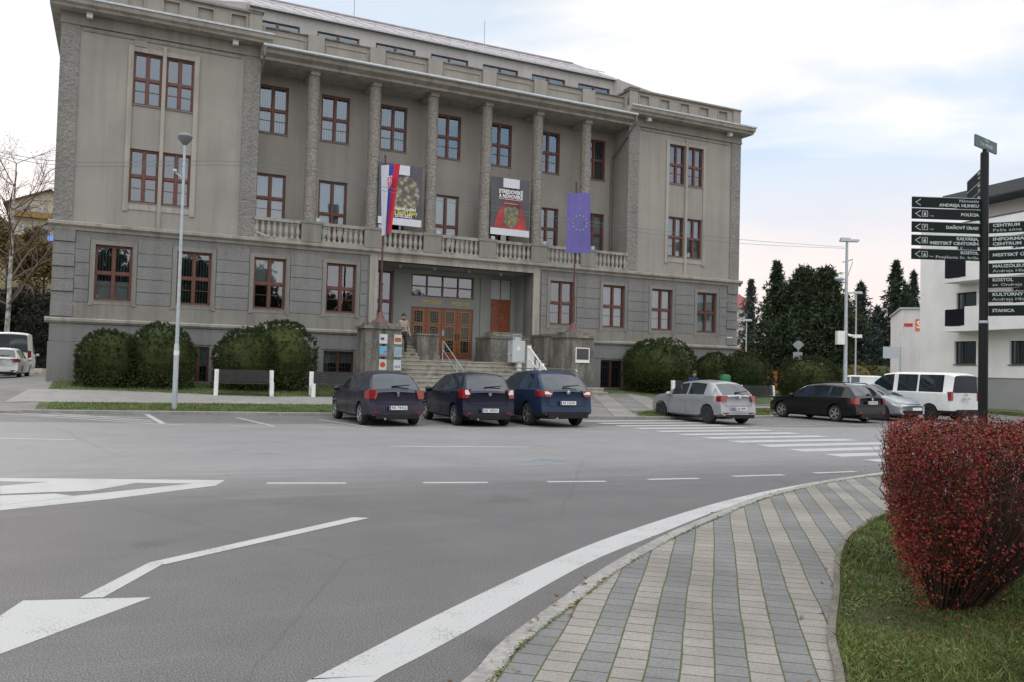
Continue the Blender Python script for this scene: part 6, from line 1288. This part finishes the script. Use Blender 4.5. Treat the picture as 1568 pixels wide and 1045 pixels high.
# ------------------------------------------------------------------ signpost
def signpost():
    X, Y = 6.96, 12.2; Y = 12.2; o = empty('signpost', (X, Y, .03), 0, 'black signpost with dark direction boards behind the red hedge', 'signpost')
    top = AT(1511, 233, Y).z-.03; b = MB(); b.lathe([(.066, 0), (.066, AT(1507, 495, Y).z), (.060, AT(1507, 493, Y).z), (.058, top-.02), (.05, top)], 18); M_SP = mat('black_post_paint', (.006, .0065, .007), .55, .1, spec=.25); b.build('pole', M_SP, o, smooth=40)
    zc = AT(1507, 494, Y).z; b = MB(); b.lathe([(.07, zc-.04), (.072, zc-.035), (.072, zc-.005), (.068, zc)], 18); b.build('collar', M_GALV, o, smooth=40)
    M_SB = mat('dark_green_board', (.006, .012, .012), .6, .1, spec=.25); M_ST = mat('sign_text', (.48, .54, .52), .6, .02)
    def board(side, z, rot, Ln, lines, h=.152, icon=None, arrow=True, m=M_SB, tiny=None, edge=True):
        e = MB(); e.box(0, Ln, -.012, .012, -h/2, h/2); bo = e.build('direction_board', m, o); bo.location = (0, 0, z)
        ang = rot; bo.rotation_euler[2] = ang; s0 = .06
        if side == 'L': # text right aligned near the pole; board runs towards -x
            bo.data = bo.data.copy(); [setattr(v, 'co', (-v.co.x-s0, v.co.y, v.co.z)) for v in bo.data.vertices]; bo.data.flip_normals(); tx = -s0-.03; al = 'RIGHT'
        else: bo.data = bo.data.copy(); [setattr(v, 'co', (v.co.x+s0, v.co.y, v.co.z)) for v in bo.data.vertices]; tx = s0+.05; al = 'LEFT'
        if edge: q = MB(); xa, xb = (-Ln-s0, -s0) if side == 'L' else (s0, Ln+s0); q.box(xa, xb, -.013, .013, h/2+.0005, h/2+.008); q.build('edge_strip', mat('pale_edge', (.5, .53, .53), .5, .05), bo)
        n = len(lines)
        for k, (s, sz, bd, wd_) in enumerate(lines): text('lettering', s, sz, M_ST, bo, (tx, -.0135, (0 if n == 1 else (.034 if k == 0 else -.036))), (pi/2, 0, 0), al, bd, wd_)
        if arrow:
            q = MB(); a = -Ln-s0+.04
            for sg in (-1, 1): q.poly([(a, -.0135, 0), (a+.085, -.0135, sg*.055), (a+.085, -.0135, sg*.055-sg*.014), (a+.02, -.0135, 0)][::sg])
            q.build('arrow', M_ST, bo)
        if icon:
            q = MB(); a = -Ln-s0+.145; c_ = .088
            q.box(a, a+c_, -.0145, -.0121, -c_/2, -c_/2+.008); q.box(a, a+c_, -.0145, -.0121, c_/2-.008, c_/2); q.box(a, a+.008, -.0145, -.0121, -c_/2+.008, c_/2-.008); q.box(a+c_-.008, a+c_, -.0145, -.0121, -c_/2+.008, c_/2-.008)
            if icon == 'P': q.box(a+.03, a+.04, -.0145, -.0121, -.024, .026); q.box(a+.04, a+.06, -.0145, -.0121, .017, .026); q.box(a+.04, a+.06, -.0145, -.0121, -.004, .004); q.box(a+.06, a+.068, -.0145, -.0121, .004, .017)
            elif icon == 'tri': q.poly([(a+.02, -.0145, -.026), (a+c_-.02, -.0145, -.026), (a+c_/2, -.0145, .026)])
            else: q.box(a+.026, a+c_-.026, -.0145, -.0121, -.026, .004); q.box(a+.034, a+c_-.034, -.0145, -.0121, .004, .024)
            q.build('pictogram', M_ST, bo); text('lettering', icon and ('7 min' if icon != 'mon' else '27 min'), .03, M_ST, bo, (a+c_+.02, -.0135, -.03), (pi/2, 0, 0), 'LEFT', 0, None)
        return bo
    zt = [AT(1450, y, Y).z-.03 for y in (311, 328.5, 348.8, 369, 390.2)]; LLn = 1.03
    T = [([('Námestie', .062, 0, .29), ('ANDREJA HLINKU', .062, .002, .60)], None), ([('POLÍCIA', .062, .002, .27)], 'pol'), ([('DAŇOVÝ ÚRAD', .062, .002, .49)], 'P'), ([('KALVÁRIA,', .062, .002, .33), ('MESTSKÝ CINTORÍN', .062, .002, .72)], 'mon'), ([('KOSTOL', .062, .002, .27), ('Povýšenia Sv. kríža', .058, 0, .64)], 'tri')]
    for z, (ln, ic) in zip(zt, T): board('L', z, .03, LLn, ln, .152, ic)
    T2 = [[('CENTRUM', .062, .002, .34), ('Pešia zóna', .058, 0, .36)], [('INFORMAČNÉ', .062, .002, .58), ('CENTRUM', .062, .002, .36)], [('MESTSKÝ ÚRAD', .062, .002, .56)], [('MAUZÓLEUM', .062, .002, .44), ('Andreja Hlinku', .058, 0, .5)], [('KOSTOL', .062, .002, .26), ('sv. Ondreja', .058, 0, .37)], [('KULTÚRNY DOM', .062, .002, .58), ('Andreja Hlinku', .058, 0, .5)], [('STANICA', .062, .002, .28)]]
    for y, ln in zip((350, 371, 391.5, 412, 433, 455, 476), T2): z = AT(1520, y, Y).z-.03; board('R', z, -.52, .98, ln, .152, None, False)
    for k, y in enumerate((262, 281, 296)): z = AT(1500, y, Y).z-.03; board('L', z, -1.868, 1.0, [('Mestská', .06, .002, .25), ('knižnica', .055, 0, .22)] if k < 2 else [('Hradná', .06, .002, .25)], .152, None, False)
    M_TP = mat('green_grey_plate', (.07, .12, .13), .5, .12, 5); z = top+.125
    q = MB(); q.box(-.30, .36, -.012, .012, -.085, .085); bo = q.build('name_plate', M_TP, o, loc=(0, 0, z)); bo.rotation_euler = (0, .03, .62)
    text('lettering', 'Park', .055, M_ST, bo, (.03, -.0135, .045), (pi/2, 0, 0), 'CENTER', .001, None); text('lettering', 'Š. N. HÝROŠA', .07, M_ST, bo, (.03, -.0135, -.03), (pi/2, 0, 0), 'CENTER', .0015, .38)
    q = MB(); q.tube((0, 0, top-.02), (0, 0, z-.08), .03); q.build('bracket', M_SP, o)
signpost()
# ------------------------------------------------------------------ white apartment building
def apartment():
    c0 = AT(1408, 560, 50); c0.z = .35; far = AT(1568, 560, 43.3); d = Vector((far.x-c0.x, far.y-c0.y, 0)).normalized(); rz = math.atan2(d.y, d.x); nrm = Vector((-d.y, d.x, 0))
    o = empty('apartment_building', c0, rz, 'new white apartment building with black balcony glass and grey roof band', 'building')
    def pl(px, py, off=0):
        r = RAY(px, py); q = c0-nrm*off; t = (q-CAM).dot(nrm)/r.dot(nrm); p = CAM+r*t; return (p-c0).dot(d), p.z-c0.z
    zr = pl(1568, 292)[1]; zr2 = pl(1518, 333)[1]; sr = pl(1450, 313)[0]; LL = 17; D = 12; M_AW = plaster('white_render', (.80, .80, .80), .05, .003, 40, .03, grime=(.5, .5, .5)); M_AG = plaster('grey_render', (.30, .305, .31), .1, .003, 40, .05); M_FR = mat('dark_frame', (.03, .033, .035), .5, .1)
    zp = pl(1500, 579)[1]
    wins = [((1461.6, 524), (1494.5, 559)), ((1464.5, 448.5), (1495, 484)), ((1464.5, 374), (1497, 410))]
    hl = []
    for tl, br in wins: s0, z1 = pl(*tl); s1, z0 = pl(*br); hl.append((s0, s1, z0, z1))
    bs0, bz1 = pl(1482, 594); bs1, bz0 = pl(1493.5, 609.5); hl.append((bs0, bs1, bz0, bz1))
    b = MB(); allh = list(hl)
    for k in (1, 2, 3): allh += [(a+k*3.6, c+k*3.6, e, f) for a, c, e, f in hl]
    allh = [h for h in allh if h[1] < LL-.3]
    wall_holes(b, 0, LL, zp, zr2, 0, [h for h in allh if h[2] > zp], .18)
    for P in ([(0, 0, zp), (0, D, zp), (0, D, zr2), (0, 0, zr2)], [(LL, 0, zp), (LL, 0, zr2), (LL, D, zr2), (LL, D, zp)], [(0, D, zp), (LL, D, zp), (LL, D, zr2), (0, D, zr2)]): b.poly(P)
    b.build('wall', M_AW, o)
    b = MB(); wall_holes(b, .02, LL-.02, -.6, zp, .05, [h for h in allh if h[2] < zp], .18); b.poly([(.02, .05, -.6), (.02, D, -.6), (.02, D, zp), (.02, .05, zp)]); b.build('plinth', M_AG, o)
    for a, c, e, f in allh:
        y = .18 if e > zp else .23; q = MB(); q.box(a, a+.07, y-.05, y+.03, e, f); q.box(c-.07, c, y-.05, y+.03, e, f); q.box(a+.07, c-.07, y-.05, y+.03, f-.07, f); q.box(a+.07, c-.07, y-.05, y+.03, e, e+.07)
        if c-a > .9: q.box(a+(c-a)*.3-.03, a+(c-a)*.3+.03, y-.05, y+.03, e+.07, f-.07)
        wf = q.build('window', M_FR, o); q = MB(); q.poly([(a, y, e), (c, y, e), (c, y, f), (a, y, f)]); q.build('pane', M_GLASS, wf); q = MB(); q.box(a-.05, c+.05, y+.3, y+.35, e-.05, f+.05); q.build('room', M_DARK, wf)
        if e > zp: q = MB(); q.box(a-.06, c+.06, -.06, .12, e-.05, e-.005); q.build('sill', M_FR, wf)
    off = 1.15
    for (tl, br, sb) in (((1446.5, 474), (1476.5, 497.5), 507), ((1446.5, 398), (1478.5, 422.5), 431.5)):
        s0, z1 = pl(*tl, off); s1, z0 = pl(*br, off); zs = pl(1460, sb, off)[1]
        q = MB(); q.box(s0-.12, LL-1, -off, -.003, zs, z0-.04); bl = q.build('balcony', M_AW, o); q = MB(); q.box(s0, s1, -off+.02, -off+.06, z0, z1); q.box(s0, s0+.04, -off+.061, -.01, z0, z1); q.build('glass_panel', mat('black_balcony_glass', (.008, .010, .016), .08, .1), bl)
        q = MB(); q.box(s1+.005, LL-1, -off, -off+.14, z0-.039, z1+.1); q.build('parapet', M_AW, bl)
    q = MB(); q.box(sr, LL+.5, -.3, D+.5, zr, zr+.04); q.box(sr-.02, LL+.5, -.32, D+.5, zr+.041, pl(1568, 273)[1]); q.build('roof', mat('anthracite_roof', (.06, .068, .078), .6, .1), o)
    q = MB(); q.box(sr+.9, LL-.2, 1.3, D, zr2+.001, zr); q.build('top_storey_wall', M_AW, o); q = MB(); q.box(-.03, LL, -.03, .25, zr2+.001, zr2+.06); q.build('parapet_flashing', M_FR, o)
    # grass mound and low kerb before the building
    b = MB(); q = W(0, 0); P = [c0+d*s-nrm*y for s, y in ((-1, .0), (-1, 1.2), (3, 2.2), (9, 2.8), (LL, 3), (LL, 0))]
    b.prism([(p.x, p.y) for p in P], -.02, .18); tag(b.build('verge', M_GRASS), kind='structure')
    return c0, d, nrm
apartment()
p = AT(1380, 560, 66); oh = empty('shop_building', (p.x, p.y, .1), -.35, 'old low white building with a red and orange shop sign, behind the apartments', 'building')
zt = AT(1392, 473, 66).z-.1; b = MB(); b.box(0, 9, 0, 10, -.1, zt); b.build('wall', plaster('old_white_render', (.62, .61, .60), .25, .006, 20, .08, grime=(.3, .27, .22)), oh); b = MB(); b.box(-.15, 9.1, -.15, 10.1, zt+.001, zt+.12); b.build('roof_edge', M_GALV, oh)
z1 = AT(1390, 498, 66).z-.1; b = MB(); b.box(1.0, 1.75, -.04, -.002, z1-.42, z1+.5); sg = b.build('orange_sign', mat('orange_sign', (.75, .12, .02), .5, .05), oh); text('lettering', 'S', .8, M_LETW, sg, (1.25, -.045, z1+.04), (pi/2, 0, 0), 'CENTER', .02)
b = MB(); b.box(.18, .80, -.04, -.002, z1-.08, z1+.16); sg = b.build('red_sign', mat('red_sign', (.55, .02, .03), .5, .05), oh); text('lettering', 'MIX', .28, M_LETW, sg, (.49, -.045, z1+.04), (pi/2, 0, 0), 'CENTER', .005) if 0 else None
p = AT(1366, 560, 60); o = empty('billboard', (p.x, p.y, 0), -.2, 'small blank white billboard on a post left of the old white building', 'billboard'); zc = AT(1366, 541, 60).z; b = MB(); b.box(-.62, .5, -.06, .02, zc-.42, zc+.42); b.build('panel', mat('billboard_white', (.52, .56, .6), .6, .05), o); b = MB(); b.box(.46, .56, -.02, .06, -.1, zc+.3) if 0 else b.box(.501, .6, -.05, .05, -.1, zc+.42); b.build('post', M_GALV, o)
p = AT(1158, 470, 150); o = empty('far_house', (p.x-4, p.y, 0), .2, 'far pale house with a red roof beside the museum corner', 'house'); zt = AT(1150, 450, 150).z; b = MB(); b.box(-5, 4, 0, 8, 0, zt-2.5); b.build('wall', mat('pale_far_wall', (.5, .47, .42), .9, .1), o); b = MB(); b.poly([(-5.5, -.5, zt-2.6), (4.5, -.5, zt-2.6), (3, 4, zt+.4), (-4, 4, zt+.4)]); b.poly([(4.5, 8.5, zt-2.6), (-5.5, 8.5, zt-2.6), (-4, 4, zt+.4), (3, 4, zt+.4)]); b.poly([(-5.5, 8.5, zt-2.6), (-5.5, -.5, zt-2.6), (-4, 4, zt+.4)]); b.poly([(4.5, -.5, zt-2.6), (4.5, 8.5, zt-2.6), (3, 4, zt+.4)]); b.build('roof', mat('red_roof', (.25, .06, .06), .7, .15), o)
# more vehicles
for spec, px, Y, hd, lb, ct in ((DUC, 17, 47.5, 117, 'tall white delivery van with black rear windows at the left edge', 'van'), (TIPO, 3, 41.5, 113, 'white estate car cut by the left edge, in front of the delivery van', 'car')):
    p = AT(px, 560, Y); car(spec, 'parked_van' if ct == 'van' else 'parked_car', lb, ct, (p.x, p.y, HZ(*LOC(p))+.005), RAD(hd))
p = AT(1334, 560, 62); car(CAD, 'parked_van', 'small white panel van with a red tail lamp, left of the white minibus', 'van', (p.x, p.y, 0), RAD(151))
p = AT(1392, 560, 60); car(SMALLW, 'parked_car', 'white car mostly hidden behind the roof of the white minibus', 'car', (p.x, p.y, 0), RAD(160))
# ------------------------------------------------------------------ people
M_SKIN = mat('skin', (.42, .24, .17), .6, .08, 10); M_HAIR = mat('brown_hair', (.05, .03, .02), .8, .3, 20)
def skinned(name, J, E_, m, parent, sub=2):
    me = bpy.data.meshes.new(name); keys = list(J); me.from_pydata([J[k][0] for k in keys], [(keys.index(a), keys.index(c)) for a, c in E_], []); o = bpy.data.objects.new(name, me); col.objects.link(o)
    sk = o.modifiers.new('s', 'SKIN'); sk.use_smooth_shade = True
    for i, k in enumerate(keys):
        r_ = J[k][1]; r_ = (r_, r_) if not isinstance(r_, tuple) else r_; me.skin_vertices[0].data[i].radius = r_; me.skin_vertices[0].data[i].use_root = (i == 0)
    sb = o.modifiers.new('b', 'SUBSURF'); sb.levels = sub; sb.render_levels = sub
    dg = bpy.context.evaluated_depsgraph_get(); nm = bpy.data.meshes.new_from_object(o.evaluated_get(dg)); bpy.data.objects.remove(o); nm.name = name; nm.materials.clear(); nm.materials.append(m); nm.polygons.foreach_set('use_smooth', [True]*len(nm.polygons))
    o = bpy.data.objects.new(name, nm); col.objects.link(o); o.parent = parent; return o
def person(loc, rz, label, pose, jacket, trousers, scale=1.0, hair=M_HAIR, group=None):
    o = empty('person', loc, rz, label, 'person', group); o.scale = (scale,)*3; P = pose
    J = {'pel': (P['pel'], .13), 'wai': (P['wai'], (.145, .11)), 'che': (P['che'], (.16, .12)), 'neb': (P['neb'], .075), 'nec': (P['nec'], .055), 'hd': (P['hd'], (.082, .095)), 'hdt': (P['hdt'], (.075, .09))}; E_ = [('pel', 'wai'), ('wai', 'che'), ('che', 'neb'), ('neb', 'nec'), ('nec', 'hd'), ('hd', 'hdt')]
    for s in 'LR':
        J['sh'+s] = (P['sh'+s], .062); J['el'+s] = (P['el'+s], .043); J['wr'+s] = (P['wr'+s], .028); J['pa'+s] = (P['pa'+s], (.036, .02)); E_ += [('che', 'sh'+s), ('sh'+s, 'el'+s), ('el'+s, 'wr'+s), ('wr'+s, 'pa'+s)]
        d = (Vector(P['pa'+s])-Vector(P['wr'+s])).normalized(); sd = Vector((0, 1, 0)) if abs(d.y) < .8 else Vector((1, 0, 0)); sd = (sd-d*sd.dot(d)).normalized(); base = Vector(P['pa'+s])
        for k, L_ in enumerate((.068, .078, .072, .055)):
            a = base+d*.02+sd*(.03-.02*k); a2 = a+d*L_*.55; a3 = a2+(d+sd.cross(d)*.35).normalized()*L_*.45
            for nme, pt_, rr in (('f%d%sa' % (k, s), a, .0105), ('f%d%sb' % (k, s), a2, .009), ('f%d%sc' % (k, s), a3, .0075)): J[nme] = (tuple(pt_), rr)
            E_ += [('pa'+s, 'f%d%sa' % (k, s)), ('f%d%sa' % (k, s), 'f%d%sb' % (k, s)), ('f%d%sb' % (k, s), 'f%d%sc' % (k, s))]
        a = Vector(P['wr'+s])*.5+base*.5+sd*.035; J['t'+s+'a'] = (tuple(a), .012); J['t'+s+'b'] = (tuple(a+d*.05+sd*.015), .009); E_ += [('wr'+s, 't'+s+'a'), ('t'+s+'a', 't'+s+'b')]
        J['hi'+s] = (P['hi'+s], .092); J['kn'+s] = (P['kn'+s], .06); J['an'+s] = (P['an'+s], .042); J['to'+s] = (P['to'+s], (.045, .03)); E_ += [('pel', 'hi'+s), ('hi'+s, 'kn'+s), ('kn'+s, 'an'+s), ('an'+s, 'to'+s)]
    skinned('body', J, E_, M_SKIN, o)
    f = Vector(P['face']).normalized(); hd = (Vector(P['hd'])+Vector(P['hdt']))/2; sd = Vector((0, 0, 1)).cross(f)
    b = MB(); b.sphere(tuple(hd+f*.095+Vector((0, 0, -.01))), .018, 6, 5, (1, 1, 1.6)); b.build('nose', M_SKIN, o, smooth=True)
    b = MB(); [b.sphere(tuple(hd+f*.082+sd*(s*.032)+Vector((0, 0, .02))), .011, 6, 5) for s in (-1, 1)]; b.build('eyes', M_DARK, o); b = MB(); b.sphere(tuple(hd+f*.085+Vector((0, 0, -.055))), .014, 6, 4, (1.2, 1.2, .35)); b.build('mouth', mat('lips', (.3, .1, .08), .6, .1), o)
    for s in (-1, 1): b = MB(); b.sphere(tuple(hd+sd*(s*.083)+Vector((0, 0, -.005))), .025, 6, 5, (.5, .6, 1.1)); b.build('ear', M_SKIN, o, smooth=True)
    b = MB(); b.sphere(tuple(hd-f*.022+Vector((0, 0, .045))), .105, 12, 8, (.95, .95, .92)); b.build('hair', hair, o, smooth=True)
    g = .028; JJ = {'wai': (P['pel'], (.17, .135)), 'w2': (P['wai'], (.17, .135)), 'che': (P['che'], (.185, .14)), 'neb': (P['neb'], .085)}; EE = [('wai', 'w2'), ('w2', 'che'), ('che', 'neb')]
    for s in 'LR': JJ['sh'+s] = (P['sh'+s], .085); JJ['el'+s] = (P['el'+s], .064); wr = Vector(P['wr'+s])*.93+Vector(P['el'+s])*.07; JJ['wr'+s] = (tuple(wr), .047); EE += [('che', 'sh'+s), ('sh'+s, 'el'+s), ('el'+s, 'wr'+s)]
    skinned('jacket', JJ, EE, jacket, o)
    JJ = {'pel': (P['pel'], .15)}; EE = []
    for s in 'LR': JJ['hi'+s] = (P['hi'+s], .108); JJ['kn'+s] = (P['kn'+s], .076); an = Vector(P['an'+s])*.96+Vector(P['kn'+s])*.04; JJ['an'+s] = (tuple(an), .06); EE += [('pel', 'hi'+s), ('hi'+s, 'kn'+s), ('kn'+s, 'an'+s)]
    skinned('trousers', JJ, EE, trousers, o)
    for s in 'LR': an, to = Vector(P['an'+s]), Vector(P['to'+s]); q = an-(to-an).normalized()*.07; q.z = to.z; a1 = an.copy(); a1.z = to.z+.05; skinned('shoe', {'a': (tuple(q), .045), 'b': (tuple(a1), .056), 'c': (tuple(to), .045)}, [('a', 'b'), ('b', 'c')], M_IRON, o)
    b = MB(); b.lathe([(.085, P['neb'][2]-.02), (.088, P['neb'][2]+.03), (.07, P['neb'][2]+.06)], 12, (P['neb'][0], P['neb'][1], 0)); b.build('scarf', mat('dark_scarf', (.02, .022, .03), .9, .1), o, smooth=True)
    return o
# facing +x, y to the left
WALK = dict(pel=(0, 0, .92), wai=(.02, 0, 1.08), che=(.04, 0, 1.30), neb=(.05, 0, 1.46), nec=(.06, 0, 1.52), hd=(.08, 0, 1.60), hdt=(.085, 0, 1.68), face=(1, 0, -.12), shL=(.04, .19, 1.40), shR=(.04, -.19, 1.40), elL=(.0, .27, 1.13), elR=(-.02, -.25, 1.13), wrL=(.12, .30, .92), wrR=(.06, -.26, .89), paL=(.15, .30, .85), paR=(.09, -.26, .81), hiL=(0, .1, .87), hiR=(0, -.1, .87), knL=(.14, .1, .50), knR=(.02, -.1, .48), anL=(.12, .1, .07), anR=(-.14, -.1, .16), toL=(.28, .1, .035), toR=(.0, -.1, .07))
SIT = dict(pel=(0, 0, .54), wai=(-.02, 0, .70), che=(-.02, 0, .92), neb=(.0, 0, 1.08), nec=(.01, 0, 1.14), hd=(.03, 0, 1.22), hdt=(.035, 0, 1.30), face=(.8, -.6, 0), shL=(-.02, .19, 1.02), shR=(-.02, -.19, 1.02), elL=(.03, .25, .76), elR=(.03, -.25, .76), wrL=(.24, .17, .66), wrR=(.24, -.17, .66), paL=(.32, .15, .64), paR=(.32, -.15, .64), hiL=(.02, .1, .52), hiR=(.02, -.1, .52), knL=(.44, .11, .52), knR=(.44, -.11, .52), anL=(.46, .11, .08), anR=(.48, -.11, .08), toL=(.6, .12, .035), toR=(.62, -.12, .035))
M_JB = mat('beige_jacket', (.36, .31, .26), .85, .12, 6); M_TD = mat('dark_trousers', (.018, .018, .022), .85, .2); M_JN = mat('navy_jacket', (.015, .03, .08), .8, .2)
person(W(-3.07, -1.2, 2.27), TH-pi/2+.25, 'person in a beige jacket and dark trousers walking down the left side stairs', WALK, M_JB, M_TD, 1.0)
q = W(9.45, -5.72, HZ(9.45, -5.7)-.0); person(q, TH-pi/2, 'person in a navy jacket sitting on the bench behind the silver hatchback', SIT, M_JN, M_TD)
p = AT(1182, 575, 66); person((p.x, p.y, .1), -1.2, 'distant walker in dark clothes in the gap between the two right bushes', WALK, mat('black_coat', (.02, .02, .025), .9, .1), M_TD)
